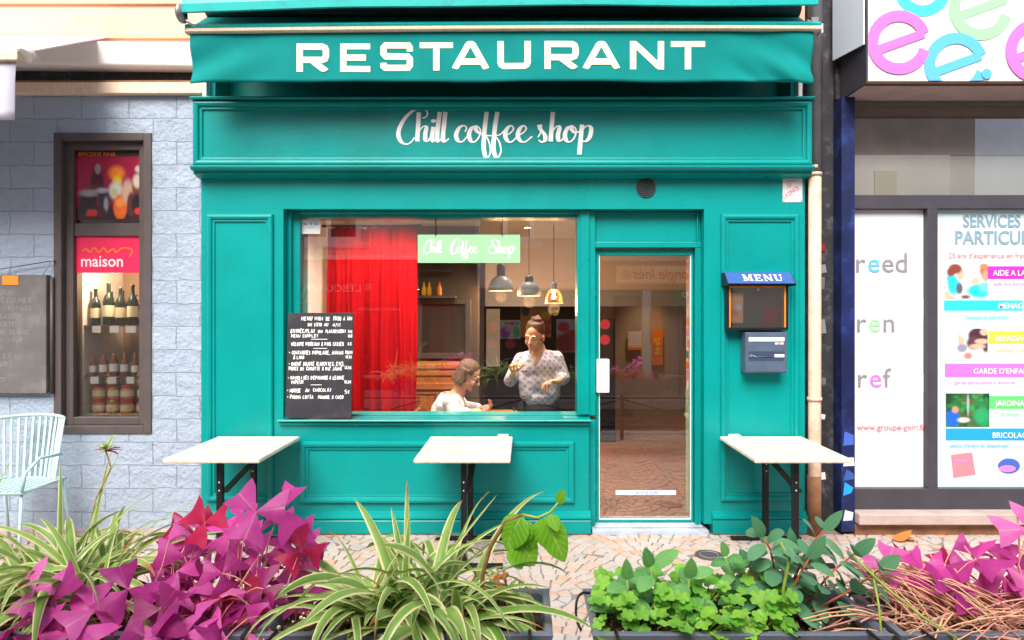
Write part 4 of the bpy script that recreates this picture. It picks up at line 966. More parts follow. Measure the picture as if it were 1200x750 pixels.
def bottle(first={}, key='wine', loc=(0, 0, 0), s=1, label='', group=''):
    if key not in first:
        if key == 'wine':
            t = thing('wine_bottle', label, 'bottle'); mb = MB('bottle_dark'); mb.lathe((0, 0, 0), [(.0, .002), (.032, 0), (.036, .01), (.036, .17), (.03, .2), (.014, .225), (.013, .29), (.015, .292), (.015, .30), (0, .30)], seg=14); mb.build('body', t)
            mb = MB('label_cream'); mb.lathe((0, 0, 0), [(.0368, .06), (.0368, .14)], seg=14); mb.build('label', t)
        elif key == 'amber':
            t = thing('small_bottle', label, 'bottle'); mb = MB('bottle_amber'); mb.lathe((0, 0, 0), [(.0, .002), (.026, 0), (.028, .01), (.028, .10), (.012, .13), (.012, .16), (0, .16)], seg=14); mb.build('body', t)
            mb = MB('label_white'); mb.lathe((0, 0, 0), [(.0288, .03), (.0288, .085)], seg=14); mb.build('label', t)
        else:
            t = thing('preserve_jar', label, 'jar'); mb = MB('jar_orange'); mb.lathe((0, 0, 0), [(.0, .002), (.042, 0), (.046, .01), (.046, .075), (.038, .085)], seg=16); mb.build('body', t)
            mb = MB('brass' if key == 'jar' else 'label_red'); mb.lathe((0, 0, 0), [(.040, .085), (.042, .088), (.042, .105), (0, .107)], seg=16); mb.build('lid', t); mb = MB('label_cream'); mb.lathe((0, 0, 0), [(.0468, .022), (.0468, .066)], seg=16); mb.build('label', t)
        first[key] = t
    else: t = copy_tree(first[key])
    t.location = loc; t.scale = (s, s, s); t['label'] = label; t['group'] = group
    return t
g1 = 'bottles on the top shelf of the left display window'
for i in range(12): bottle(key='wine', loc=(ia + .05 + (i % 6) * .092 + (i // 6) * .045 + rnd(-.006, .006), .22 + (i // 6) * .10, sh1 + .0005), s=rnd(.75, 1.05), label='dark wine bottle on the top shelf of the left display window', group=g1)
g2 = 'small bottles on the lower shelf of the left display window'
for i in range(14): bottle(key='amber', loc=(ia + .04 + (i % 7) * .078 + (i // 7) * .03, .20 + (i // 7) * .08, sh2 + .0005), s=rnd(.85, 1.3), label='small amber bottle on the second shelf of the left display window', group=g2)
g3 = 'jars at the bottom of the left display window'; jz = wzb + .1105
for i in range(5):
    for q in range(3 if i % 2 else 2): bottle(key='jar' if i % 2 else 'jar2', loc=(ia + .06 + i * .11, .22 + rnd(0, .03), jz + q * .108), s=1, label='orange preserve jar stacked at the bottom of the left display window', group=g3)
# neighbour's chalkboard, hanging
yk = -.03; a, b, c, d = wx(-52, yk), wx(54, yk), wz(461, yk), wz(322, yk)
hb = thing('grey_menu_board', 'large dusty grey slate board with orange tag hanging on the blue stone wall', 'chalkboard', ((a + b) / 2, yk, c))
mb = MB('slate_grey'); mb.box(a, b, yk, YN - .001, c, d); gb_ = mb.build('board', hb, bevel=.003)
mb = MB('chalk_dim'); pk = Plane((0, yk, 0)); z_ = d - .14
mb2 = [];
words = ['SOUPE DU JOUR', 'TARTE AUX LEGUMES', 'PLANCHE DE FROMAGE', 'SALADE DE SAISON', 'ASSIETTE MIXTE', 'VIN ROUGE OU BLANC', 'DESSERT DU JOUR', 'CAFE OU THE', 'MENU COMPLET', 'PLAT DU JOUR', 'TARTINE', 'FORMULE MIDI', 'EAU PLATE']
for i in range(12):
    hand(mb, pk, words[i], a + .03 + rnd(0, .03), z_, .032, None, b - a - .08, lw=.004); z_ -= .056
mb.build('chalk_writing', gb_)
mb = MB('p_orange'); mb.rect(pk, wx(3, yk), wx(22, yk), wz(334, yk), wz(323, yk), .004, .003, 'menu_orange'); mb.build('price_tag', hb)
mb = MB('dark_grey'); mb.tube([(a + .05, yk + .01, d), ((a + b) / 2 + .35, yk + .02, d + .10), (b - .03, yk + .01, d)], .003, seg=6); mb.lathe(((a + b) / 2 + .35, yk + .01, d + .1), [(0, 0), (.008, .003), (.008, .02)], 'steel', 8, 'Y'); mb.build('hanging_wire', hb)
# small conduit between board and window
mb = MB('brown_frame'); X = wx(59, -.02); mb.tube([(X, -.005, wz(462, 0)), (X, -.005, wz(325, 0))], .012); one(mb, 'conduit', 'thin dark vertical pipe between the grey board and the brown window frame', 'pipe', loc=(X, 0, wz(462, 0)))
# neighbour's white awning (only its right end is in view)
nw = thing('white_awning', 'white folded awning with lilac grey valance at the top left edge of the photo', 'awning', (-4, -.75, 2.9))
ya = -.72; X1 = wx(22, ya); zt = wz(66, ya)
mb = MB('fabric_lilac'); vs, fs = [], []
for i in range(41):
    x = -7.5 + (X1 + 7.5) * i / 40
    for j in range(7):
        t = j / 6; vs.append((x + (-.02 * t if i == 40 else 0), ya - .02 + .012 * math.sin(i * 1.7 + t * 3) * t, zt - .015 - (.36 + .01 * math.sin(i)) * t))
for i in range(40):
    for j in range(6): fs.append((i * 7 + j, i * 7 + j + 1, (i + 1) * 7 + j + 1, (i + 1) * 7 + j))
mb.add(vs, fs, None, True); v_ = mb.build('valance', nw); q_ = v_.modifiers.new('cloth', 'SOLIDIFY'); q_.thickness = .004
mb = MB('cream_bar'); mb.box(-7.5, X1 + .03, ya - .05, ya + .02, zt - .04, zt + .02); mb.build('front_bar', nw, bevel=.006)
mb = MB('stucco_white'); mb.add([(-7.5, ya, zt + .0205), (X1 + .05, ya, zt + .0205), (X1 + .05, .0, zt + .42), (-7.5, .0, zt + .42), (-7.5, ya, zt + .03), (X1 + .05, ya, zt + .03), (X1 + .05, .0, zt + .43), (-7.5, .0, zt + .43)], [(3, 2, 1, 0), (4, 5, 6, 7), (0, 1, 5, 4), (1, 2, 6, 5), (2, 3, 7, 6), (3, 0, 4, 7)]); mb.tube([(X1 + .04, ya - .01, zt), (X1 + .04, ya + .02, zt + .03)], [.045, .045], 'offwhite', 12)
mb.build('canopy', nw)
# aqua slatted chair
ch = thing('slatted_chair', 'pale aqua metal slatted bistro chair before the blue stone wall at the far left', 'chair', (wx(18, -.3), -.32, 0))
c0 = Vector(ch.location)
def cpt(x, y, z): return c0 + Vector((x, y, z))
mb = MB('chair_aqua')
for i in range(9):
    x = -.19 + i * .0475; mb.bar(cpt(x, -.19, .44), cpt(x, .17, .435), .032, .008)
mb.tube([cpt(-.21, -.2, .432), cpt(.21, -.2, .432), cpt(.21, .19, .432), cpt(-.21, .19, .432), cpt(-.21, -.2, .432)], .010); mb.build('seat', ch)
mb = MB('chair_aqua')
ang = [-.95 + i * 1.9 / 12 for i in range(13)]
top = [cpt(.27 * math.sin(a) * 1.05, .02 + .22 * math.cos(a), .84 + .02 * math.cos(a)) for a in ang]; lo = [cpt(.235 * math.sin(a), .0 + .19 * math.cos(a), .445) for a in ang]
mb.tube(top, .011); 
for i, (p, q) in enumerate(zip(top, lo)): mb.bar(p, q, .016, .006)
mb.build('backrest', ch)
for sx in (-1, 1):
    mb = MB('chair_aqua'); mb.tube([cpt(sx * .2, -.18, .43), cpt(sx * .23, -.24, .0)], .010); mb.build('leg', ch)
    mb = MB('chair_aqua'); mb.tube([cpt(sx * .2, .17, .43), cpt(sx * .22, .24, .0)], .010); mb.build('leg', ch)
    mb = MB('chair_aqua'); mb.tube([cpt(sx * .26, .08, .62), cpt(sx * .27, -.12, .64), cpt(sx * .24, -.2, .56), cpt(sx * .21, -.19, .44)], .010); mb.build('armrest', ch)

# ------------------------------------------------------------------ downpipe, dark passage, blue panel
dp = thing('downpipe', 'cream painted round downpipe with grey upper length at the right edge of the teal shop', 'downpipe', (2.055, -.03, 0))
zc = wz(196, -.03)
mb = MB('pipe_cream'); mb.tube([(2.045, -.02, .02), (2.05, -.02, .4), (2.052, -.02, zc)], .043, seg=16)
mb.build('lower_pipe', dp)
mb = MB('sill_stone'); mb.tube([(2.045, -.022, .0), (2.045, -.022, .42)], .047, 'rust_stone', 16); mb.build('rusty_foot', dp)
mb = MB('pipe_grey'); mb.tube([(2.052, -.02, zc - .03), (2.052, -.02, 6.8)], .050, seg=16); mb.build('upper_pipe', dp)
mb = MB('pipe_cream'); 
for z in (.95, zc - .06, zc - .012): mb.tube([(2.05, -.02, z), (2.05, -.02, z + .022)], .050, seg=16)
mb.build('collar', dp)
rt = thing('agency_shop', 'neighbouring shop at the right with grey framed display windows and lit white sign', 'shopfront', (4, 0, 0))
mb = MB('gutter_dark'); mb.box(XR + .001, wx(984, .10), .10, .5, -.01, 7.0); mb.build('dark_pillar', rt)
for z, h_, m_ in ((2.02, .05, 'p_maroon'), (1.86, .06, 'p_grey'), (1.74, .09, 'slate_grey'), (1.42, .10, 'p_grey'), (1.05, .05, 'slate_grey'), (.80, .035, 'offwhite'), (.36, .05, 'offwhite')):
    mb = MB(m_); mb.box(2.125 + rnd(0, .02), 2.17 + rnd(0, .02), .094, .0995, z, z + h_, rot=Matrix.Rotation(rnd(-.2, .2), 3, 'Y')); mb.build('torn_sticker', rt)
mb = MB('blue_panel'); bx0, bx1 = wx(984.5, 0), wx(1000, 0); mb.box(bx0, bx1, -.02, .3, .02, 3.1)
for i in range(5):
    z = .12 + i * .13 + rnd(-.03, .03); mb.poly(Plane((0, -.0205, 0)), [(bx0 + .01, z), (bx1 - rnd(.0, .03), z + rnd(.0, .03)), (bx1 - .01, z + rnd(.05, .1)), (bx0 + rnd(.01, .04), z + rnd(.05, .12))], .001 + .0005 * i, 0, ['p_pale', 'p_blue', 'menu_blue', 'p_pale', 'p_navy'][i])
mb.build('blue_post', rt)
YR = .05
fx0 = bx1 + .001; 
mb = MB('grey_frame'); top0, top1 = wz(245, YR), wz(229, YR); zb0, zb1 = wz(596, YR), wz(572, YR)
mb.box(fx0, 8, YR - .02, YR + .08, top0, top1); mb.box(fx0, 8, YR - .02, YR + .08, zb0, zb1); mb.box(wx(1085, YR), wx(1097, YR), YR - .021, YR + .08, zb1 - .001, top0 + .001)
mb.box(wx(1260, YR), wx(1275, YR), YR - .021, YR + .08, zb1 - .001, top0 + .001); mb.build('window_frame', rt, bevel=.004)
mb = MB('glass_side'); mb.box(fx0, 8, YR + .03, YR + .036, zb1, top0); mb.box(fx0, 8, YR + .03, YR + .036, top1, 3.1); mb.build('window_pane', rt)
mb = MB('sill_stone'); mb.box(fx0, 8, YR - .13, .4, wz(614, YR - .1), zb0 - .001); mb.box(fx0, 8, YR - .07, .4, -.01, wz(615, YR - .1), 'rust_stone'); mb.build('stone_sill', rt, bevel=.008)
mb = MB('interior_dark'); mb.box(fx0, 8, 2.6, 2.7, 0, 3.4, 'interior_tan'); mb.box(fx0, 8, .3, 2.7, 3.3, 3.4, 'interior_tan'); mb.box(2.14, 2.24, .51, 2.6, 0, 3.4, 'interior_dark'); mb.box(fx0, 8, .2, 2.6, -.005, .01, 'interior_dark')
mb.box(fx0, 8, .20, .24, 2.74, 3.2, 'sill_stone'); mb.box(fx0, 3.15, .19, .24, 2.30, 2.739, 'stucco_white'); mb.box(3.151, 8, .21, .25, 2.30, 2.739, 'offwhite'); mb.box(fx0 + .25, 2.75, .180, .1895, 2.34, 2.62, 'cream_wall'); mb.box(4.2, 5.2, 1.9, 2, 2.0, 2.95, 'offwhite'); mb.build('interior', rt)
sx0 = wx(1017, -.30); mb = MB('stucco_white'); mb.box(sx0, 8, .05, .5, 3.11, 7.0, 'cream_wall'); mb.box(bx0, sx0 - .001, .06, .5, 3.11, 7.0, 'gutter_dark'); mb.build('upper_wall', rt)
# lit white sign with coloured letters
YS = -.30; sx0, sz0 = wx(1017, YS), wz(95, YS)
sg = thing('lightbox_sign', 'white box sign with overlapping pink, blue and green letters e above the right shop', 'sign', (3.5, YS, sz0))
mb = MB('poster_white'); mb.box(sx0, 6.4, YS, YS + .05, sz0, 4.25); fc = mb.build('face', sg)
mb = MB('p_pale'); mb.box(sx0 - .012, sx0 - .0005, YS - .004, .04, sz0 - .01, 4.26, 'grey_frame'); mb.box(sx0 - .012, 6.4, YS - .004, YS + .05, sz0 - .016, sz0 - .0105, 'p_brown'); mb.box(sx0 + .01, 6.39, YS + .0505, .04, sz0 - .0104, 4.25, 'sill_stone'); mb.build('casing', sg)
mb = MB('p_pale'); mb.add([(bx0 - .02, .048, wz(68, 0)), (sx0 - .02, YS, wz(52, YS)), (sx0 - .02, YS, 4.2), (bx0 - .02, .048, 4.2), (bx0 - .03, .048, wz(68, 0)), (sx0 - .03, YS, wz(52, YS)), (sx0 - .03, YS, 4.2), (bx0 - .03, .048, 4.2)], [(0, 1, 2, 3), (7, 6, 5, 4), (0, 4, 5, 1), (1, 5, 6, 2), (2, 6, 7, 3), (3, 7, 4, 0)]); mb.build('side_panel', sg)
pS = Plane((0, YS, 0)); mb = MB('poster_white')
def ee(mb, pl, cx, cz, r, w, rot, m, d, clip=None):
    pts = [(-r, 0), (0, 0), (r, 0)] + [(r * math.cos(a), r * math.sin(a)) for a in [R(k * 12) for k in range(28)]]
    c, s = math.cos(rot), math.sin(rot); pts = [(cx + x * c - y * s, cz + x * s + y * c) for x, y in pts]
    mb.stroke(pl, pts[:3], w * .8, d, m, clip); mb.stroke(pl, pts[3:], w, d + .0006, m, clip, grow=.0005)
ks = 1 / 176.7; clip = (sx0 + .002, 6.3, sz0 + .002, 4.2)
for i, (px, py, r, m_) in enumerate([(1081, -14, 27, 'e_cyan'), (1149, 10, 31, 'e_green'), (1120, 76, 31, 'e_blue'), (1053, 50, 31, 'e_pink'), (1215, 60, 31, 'e_pink'), (1240, -10, 31, 'e_cyan')]):
    ee(mb, pS, wx(px, YS), wz(py, YS), r * ks, 13 * ks, R(20), m_, .002 + i * .0013, clip)
mb.disc(pS, wx(1155, YS), wz(87, YS), 6 * ks, .011, 0, 'e_blue', 14); mb.build('lettering', fc)
# poster 1
pP = Plane((0, YR + .029, 0)); k1 = (YR + .03 - CY) / FPX; PX = lambda p: wx(p, YR + .03); PZ = lambda p: wz(p, YR + .03)
p1 = thing('white_poster', 'tall white poster with words reed, ren and ref in the right shop window', 'poster', (PX(1040), YR + .025, PZ(567)))
mb = MB('poster_white'); mb.rect(pP, PX(999.5), PX(1084.5), PZ(571.5), PZ(246), 0, .002)
for cx_, cz_, r_ in ((1040, 405, 62), (1020, 500, 48)):
    mb.stroke(pP, [(PX(cx_) + r_ * k1 * math.cos(a), PZ(cz_) + r_ * k1 * math.sin(a)) for a in [R(t) for t in range(0, 361, 10)]], 16 * k1, .0012 + cz_ * 1e-6, 'p_pale2' if 'p_pale2' in MATS else MATS.setdefault('p_pale2', mat('p_pale2', (.70, .74, .80))), (PX(1000), PX(1083), PZ(571), PZ(247)))
sh = mb.build('sheet', p1)
mb = MB('p_grey')
def word(parts, px, py, size):
    x = PX(px)
    for s_, m_ in parts:
        put_text(mb, pP, s_, x, PZ(py), size, m_, .004, bold=.0012); vs_, _ = text2d(s_, size); x += max(v[0] for v in vs_) + size * .06
word([('r', 'p_grey'), ('e', 'e_blue'), ('ed', 'p_grey')], 1001, 319, .20)
word([('r', 'p_grey'), ('e', 'p_leafy' if 0 else 'e_green'), ('n', 'p_grey')], 1002, 389, .20)
word([('r', 'p_grey'), ('e', 'e_pink'), ('f', 'p_grey')], 1003, 454, .20)
put_text(mb, pP, 'www.groupe-gem.fr', PX(1004), PZ(504), .062, 'p_coral', .004, bold=.001, sx=.98); put_text(mb, pP, 'services a la personne', PX(1004), PZ(466), .028, 'p_pale', .004); mb.build('lettering', sh)
# poster 2
p2 = thing('aqua_poster', 'pale aqua poster headed SERVICES with coloured bars and small photos at the right edge', 'poster', (PX(1175), YR + .025, PZ(572)))
mb = MB('poster_aqua'); mb.rect(pP, PX(1098.5), PX(1258), PZ(571.5), PZ(244.5), 0, .002, 'poster_aqua')
def pr_(a, b, c, d, m_, o=.0015): mb.rect(pP, PX(a), PX(b), PZ(d), PZ(c), o, 0, m_)
def pe(cx_, cz_, rx, ry, m_, o=.002): mb.disc(pP, PX(cx_), PZ(cz_), rx * k1, o, 0, m_, 18, ry=ry * k1)
pr_(1157, 1250, 312, 327, 'p_magenta'); pr_(1106, 1198, 352, 364, 'p_cyan'); pr_(1158, 1250, 388, 403, 'p_yellow'); pr_(1107, 1214, 426, 442, 'e_pink'); pr_(1159, 1250, 464, 479, 'p_green'); pr_(1108, 1214, 502, 516, 'p_blue')
mb.poly(pP, [(PX(1114), PZ(533)), (PX(1139), PZ(530)), (PX(1143), PZ(556)), (PX(1117), PZ(560))], .002, 0, 'p_coral'); pr_(1117, 1137, 538, 541, 'p_pink', .0026); pe(1182, 546, 13, 9, 'p_navy', .002); pe(1180, 549, 10, 4, 'p_pink', .0026)
sh = mb.build('sheet', p2)
aq, sk, cy, hr, wt = (.62, .80, .84), (.72, .42, .30), (.02, .55, .82), (.22, .05, .03), (.75, .78, .75)
def photo(x0, x1, y0, y1, bg, bl, n=60): print_panel('photo', sh, pP, PX(x0), PX(x1), PZ(y1), PZ(y0), .0028, bg, [((x - x0) / (x1 - x0), (y1 - y) / (y1 - y0), rx / (x1 - x0), ry / (y1 - y0), c, sf) for x, y, rx, ry, c, sf in bl], n)
photo(1104, 1157, 309, 350, aq, [(1113, 345, 8, 7, sk, .4), (1117, 334, 7, 12, cy, .3), (1113, 326, 4, 6, cy, .3), (1125, 322, 5, 7, sk, .3), (1119, 315, 8, 6, hr, .3), (1114, 319, 5, 5, hr, .3), (1124, 338, 4, 7, (.1, .1, .12), .4), (1133, 347, 8, 2.5, sk, .5), (1131, 348, 5, 2, (.1, .08, .08), .5), (1154, 319, 7, 9, (.45, .14, .06), .3), (1155, 324, 4, 8, (.7, .3, .2), .3), (1143, 326, 7, 8, (.66, .72, .66), .3), (1143, 331, 5, 6, sk, .3), (1147, 341, 14, 8, cy, .25), (1155, 336, 8, 6, (.15, .6, .85), .4), (1153, 312, 6, 3, (.55, .2, .08), .4)])
photo(1108, 1157, 385, 422, (.64, .80, .78), [(1126, 396, 4, 12, sk, .3), (1130, 390, 6, 5, (.75, .72, .7), .3), (1146, 393, 12, 9, (.07, .02, .035), .2), (1141, 402, 9, 8, (.10, .04, .06), .3), (1155, 404, 5, 9, (.08, .03, .05), .3), (1150, 400, 8, 3, sk, .3), (1145, 406, 9, 3, sk, .4), (1127, 408, 6, 5, (.24, .26, .36), .3), (1134, 417, 5, 4, (.75, .2, .18), .3), (1153, 389, 5, 4, sk, .3)])
rs_ = random.Random(4); photo(1108, 1159, 461, 500, (.015, .07, .02), [(rs_.uniform(1108, 1159), rs_.uniform(461, 499), rs_.uniform(2, 6), rs_.uniform(1.5, 4), rs_.choice([(.02, .20, .05), (.01, .05, .02), (.03, .3, .08), (.10, .10, .03), (.02, .14, .04)]), .5) for _ in range(60)] + [(1150, 488, 10, 10, (.02, .34, .12), .5), (1116, 490, 8, 10, (.01, .12, .62), .2), (1119, 480, 4, 4, (.5, .28, .18), .3), (1129, 492, 7, 3, (.6, .62, .5), .4), (1134, 474, 1.5, 12, (.35, .42, .42), .5)], 70)
mb = MB('p_slate')
put_text(mb, pP, 'SERVICES AUX', PX(1128), PZ(266), .125, 'p_slate', .004, sx=.82, bold=.003); put_text(mb, pP, 'PARTICULIERS', PX(1118), PZ(286), .135, 'p_slate', .004, sx=.88, bold=.003)
put_text(mb, pP, "25 ans d'experience en france", PX(1111), PZ(302.5), .056, 'p_coral', .004, bold=.0005, sx=.9)
for s_, px, py, m_ in (('AIDE A LA PERSONNE', 1163, 323, 'white'), ('MENAGE', 1169, 361.5, 'white'), ('REPASSAGE', 1165, 399.5, 'white'), ("GARDE D'ENFANTS", 1140, 438, 'white'), ('JARDINAGE', 1166, 475.5, 'white'), ('BRICOLAGE', 1162, 513, 'white'), ('aide aux personnes', 1164, 334.5, 'e_pink'), ('menage et entretien', 1131, 374, 'p_cyan'), ('repassage a domicile', 1165, 412, 'p_yellow'), ('garde periscolaire a domicile', 1118, 450, 'e_pink'), ('jardinage', 1172, 487, 'e_green'), ('petits travaux et depannage', 1113, 524, 'e_blue')):
    up = s_.isupper(); put_text(mb, pP, s_, PX(px), PZ(py), .058 if up else .042, m_, .0052, sx=.9, bold=.0006 if up else 0, clip=(PX(1099), PX(1250), 0, 9))
mb.build('lettering', sh)
# ------------------------------------------------------------------ railing with flower boxes behind which the camera stands
rl = thing('street_railing', 'grey and black metal railing along the kerb carrying the flower boxes', 'railing', (0, -3.06, 0))
mb = MB('rail_grey'); mb.box(-3.6, 3.6, -3.075, -3.035, .752, .786); mb.build('top_rail', rl, bevel=.006)
mb = MB('black_metal'); mb.box(-3.6, 3.6, -3.07, -3.04, .14, .17); mb.box(-3.6, 3.6, -3.07, -3.04, .50, .52); mb.build('lower_rail', rl)
for i in range(7):
    x = -3.6 + i * 1.2; mb = MB('black_metal'); mb.box(x - .02, x + .02, -3.075, -3.035, -.01, .7515); mb.build('post', rl)
for i in range(6):
    x = -3.6 + i * 1.2; mb = MB('black_metal'); mb.tube([(x + .03, -3.056, .18), (x + 1.17, -3.056, .49)], .009, seg=6); mb.tube([(x + .03, -3.044, .49), (x + 1.17, -3.044, .18)], .009, seg=6); mb.build('cross_bar', rl)
# ------------------------------------------------------------------ building across the street (seen in the glass)
YO = -8.0
def ox(px): return (px - 615) / 58.2
def oz(py): return CZ + (365 - py) / 58.2
op = thing('opposite_building', 'cream building across the street mirrored in the shop windows', 'building', (0, YO, 0))
def face(mb, x0, x1, z0, z1, m=None, d=.0, th=.3): mb.box(x0, x1, YO - th, YO + d, z0, z1, m)
mb = MB('peach_opp'); face(mb, -9, ox(497), 2.62, 6.5); mb.build('pink_wall', op)
mb = MB('cream_wall'); face(mb, ox(497), 9, 2.62, 6.5, None, .01); mb.build('cream_wall', op)
mb = MB('stucco_white'); mb.box(-9, ox(497), YO, YO + .12, 2.60, 2.68); mb.box(-9, ox(497), YO, YO + .07, 2.681, 2.71); mb.build('string_course', op)
def owin(x0, x1, z0, z1):
    mb = MB('white_paint'); 
    for a, b, c, d in ((x0, x0 + .1, z0, z1), (x1 - .1, x1, z0, z1), (x0 + .1, x1 - .1, z0, z0 + .1), (x0 + .1, x1 - .1, z1 - .1, z1), ((x0 + x1) / 2 - .05, (x0 + x1) / 2 + .05, z0 + .1, z1 - .1)): face(mb, a, b, c, d, None, .04, -.002)
    mb.box(x0 - .15, x1 + .15, YO + .0, YO + .1, z0 - .12, z0 - .001); w = mb.build('window', op)
    mb = MB('dark_grey'); face(mb, x0 + .1, x1 - .1, z0 + .1, z1 - .1, 'interior_dark', .015, -.011); mb.build('pane', w)
for a, b in ((-4.6, -3.3), (-7.4, -6.2), (-1.0, .2), (2.6, 3.8), (5.2, 6.4)): owin(a, b, 2.98, 4.7)
# red hairdresser front
rs = thing('hairdresser_front', 'red shopfront across the street mirrored in the left of the shop window', 'shopfront', (-3.9, YO, 0))
x0, x1 = ox(300), ox(490)
mb = MB('shop_red'); mb.box(x0, x1, YO + .001, YO + .10, 2.2, 2.59); mb.box(x0, x1, YO + .001, YO + .06, 1.75, 2.199)
mb.box(x0, x0 + .25, YO + .001, YO + .08, 0, 1.749); mb.box(x1 - .3, x1, YO + .001, YO + .08, 0, 1.749); mb.box(-3.5, -3.2, YO + .001, YO + .08, 0, 1.749); mb.box(x0 + .25, -3.5, YO + .001, YO + .07, 0, .55); mb.box(x0, x1, YO + .06, YO + .13, 2.56, 2.62)
mb.build('front', rs, bevel=.01)
mb = MB('p_maroon'); mb.box(x0 + .25, -3.5, YO + .001, YO + .02, .55, 1.75); mb.box(-3.2, x1 - .3, YO + .001, YO + .02, 0, 1.75); mb.build('shop_window', rs)
po = Plane((0, YO + .061, 0), (-1, 0, 0), (0, 0, 1), (0, 1, 0)); mb = MB('label_white')
put_text(mb, po, "L'ÉBOURIFFÉE", 3.28, 1.98, .2, None, .002, sx=1.1); put_text(mb, po, 'LA BEAUTÉ PAR PASSION', 2.5, 1.60, .075, None, .025)
for k in range(3): mb.rect(po, 3.08, 3.2, 2.02 + k * .045, 2.035 + k * .045, .002)
mb.build('lettering', rs)
# grey shop
gs = thing('grey_shop_front', 'grey shopfront with dark window and coloured posters across the street', 'shopfront', (.2, YO, 0))
x0, x1 = ox(560), ox(692)
mb = MB('interior_grey'); mb.box(x0, x1, YO + .001, YO + .25, 1.68, 2.05, 'interior_grey'); mb.box(x0, x0 + .12, YO + .001, YO + .08, 0, 1.68, 'interior_grey'); mb.box(x1 - .12, x1, YO + .001, YO + .08, 0, 1.68, 'interior_grey'); mb.box(x0, x1, YO + .001, YO + .2, 2.051, 2.60, 'offwhite'); mb.build('front', gs)
mb = MB('black'); mb.box(x0 + .12, x1 - .12, YO + .001, YO + .02, 0, 1.679, 'matte_black'); mb.build('shop_window', gs)
pq = Plane((0, YO + .02, 0)); pq = Plane((0, YO + .021, 0), (-1, 0, 0), (0, 0, 1), (0, 1, 0)); mb = MB('p_crimson')
def oe(px, py, rx, ry, m_, o): mb.disc(pq, -ox(px), oz(py), rx / 58.2, o, 0, m_, 18, ry=ry / 58.2)
for px, py in ((577, 383), (577, 403), (598, 403)): mb = MB('p_crimson'); oe(px, py, 6, 6, 'p_crimson', .002); mb.build('round_sticker', gs)
def oph(name, x0, x1, y0, y1, bg, bl, o_=.003): print_panel(name, gs, pq, -ox(x1), -ox(x0), oz(y1), oz(y0), o_, bg, [(1 - (x - x0) / (x1 - x0), (y1 - y) / (y1 - y0), rx / (x1 - x0), ry / (y1 - y0), c, sf) for x, y, rx, ry, c, sf in bl], 40)
oph('poster', 586, 610, 375, 397, (.6, .66, .62), [(592, 390, 6, 7, (.45, .05, .45), .3), (597, 386, 5, 3, (.7, .4, .7), .4), (605, 389, 4, 7, (.12, .6, .15), .3), (594, 379, 3, 2, (.8, .3, .02), .4), (600, 379, 3, 2, (.7, .05, .1), .4), (606, 379, 2, 2, (.1, .5, .6), .4)])
oph('poster', 610, 646, 356, 395, (.75, .28, .02), [(630, 366, 12, 10, (.85, .38, .02), .4), (636, 374, 14, 8, (.6, .06, .02), .4), (616, 364, 5, 7, (.05, .02, .02), .3), (640, 366, 6, 9, (.9, .45, .02), .3), (632, 388, 14, 6, (.5, .02, .02), .4), (620, 384, 5, 8, (.85, .5, .03), .4), (626, 358, 4, 2, (.03, .02, .02), .3), (636, 359, 3, 3, (.6, .6, .6), .4)], .0035)
oph('poster', 652, 676, 374, 413, (.45, .46, .48), [(660, 383, 7, 6, (.6, .02, .05), .3), (668, 390, 7, 4, (.65, .05, .1), .4), (663, 402, 14, 11, (.35, .01, .02), .3), (672, 400, 4, 12, (.5, .03, .03), .4)])
# nail bar and parking sign
ns = thing('nail_bar_sign', 'cream sign board lettered l\'ongle Inès across the street, mirrored in the door', 'sign', (ox(765), YO, oz(332)))
pn = Plane((0, YO + .08, 0), (-1, 0, 0), (0, 0, 1), (0, 1, 0)); mb = MB('offwhite'); mb.rect(pn, -ox(840), -ox(722), oz(333), oz(311), 0, .06, 'cream_letter')
mb.rect(pn, -ox(840), -ox(722), oz(332.4), oz(331.6), .002, 0, 'red_text'); mb.rect(pn, -ox(840), -ox(722), oz(312.4), oz(311.6), .002, 0, 'red_text'); oe_ = None
put_text(mb, pn, "l'ongle Inès", -ox(814), oz(327), .30, 'red_text', .003, sx=.92, bold=.004, shear=.25); mb.disc(pn, -ox(733), oz(322), .11, .003, 0, 'p_peach', 8)
mb.build('board', ns)
mb = MB('interior_white'); mb.box(ox(700), ox(850), YO + .001, YO + .04, 0, 2.59, 'interior_tan'); mb.box(ox(752), ox(762), YO + .041, YO + .12, 0, 2.0, 'offwhite'); mb.box(ox(718), ox(750), YO + .041, YO + .06, .2, 1.9, 'p_brown'); mb.box(ox(760), ox(775), YO + .121, YO + .13, .9, 1.6, 'p_orange'); mb.box(ox(784), ox(800), YO + .041, YO + .07, 0, 2.0, 'interior_grey')
one(mb, 'nail_shop', 'tan shopfront of the nail bar across the street, mirrored in the door', 'shopfront', loc=(ox(765), YO, 0))
pg_ = thing('parking_sign', 'green square sign with white letter P on a post across the street', 'sign', (ox(787), -7.0, 0))
mb = MB('p_dkgreen'); X0, X1 = ox(776), ox(799); mb.box(X0, X1, -7.25, -7.2, 1.66, 2.02, 'p_dkgreen'); q = Plane((0, -7.199, 0), (-1, 0, 0), (0, 0, 1), (0, 1, 0)); put_text(mb, q, 'P', -X1 + .05, 1.76, .28, 'label_white', .003, bold=.008); mb.build('plate', pg_)
mb = MB('grey_metal'); mb.tube([((X0 + X1) / 2, -7.28, -.02), ((X0 + X1) / 2, -7.28, 2.0)], .03); mb.build('post', pg_)
mb = MB('cream_wall'); mb.box(-9, ox(299), YO - .3, YO, 0, 2.62); mb.box(ox(490.5), ox(559), YO - .3, YO, 0, 2.62); mb.box(ox(850.5), 9, YO - .3, YO, 0, 2.62); mb.box(ox(300), ox(850), YO - .3, YO, 0, 2.615); mb.build('ground_floor_wall', op)

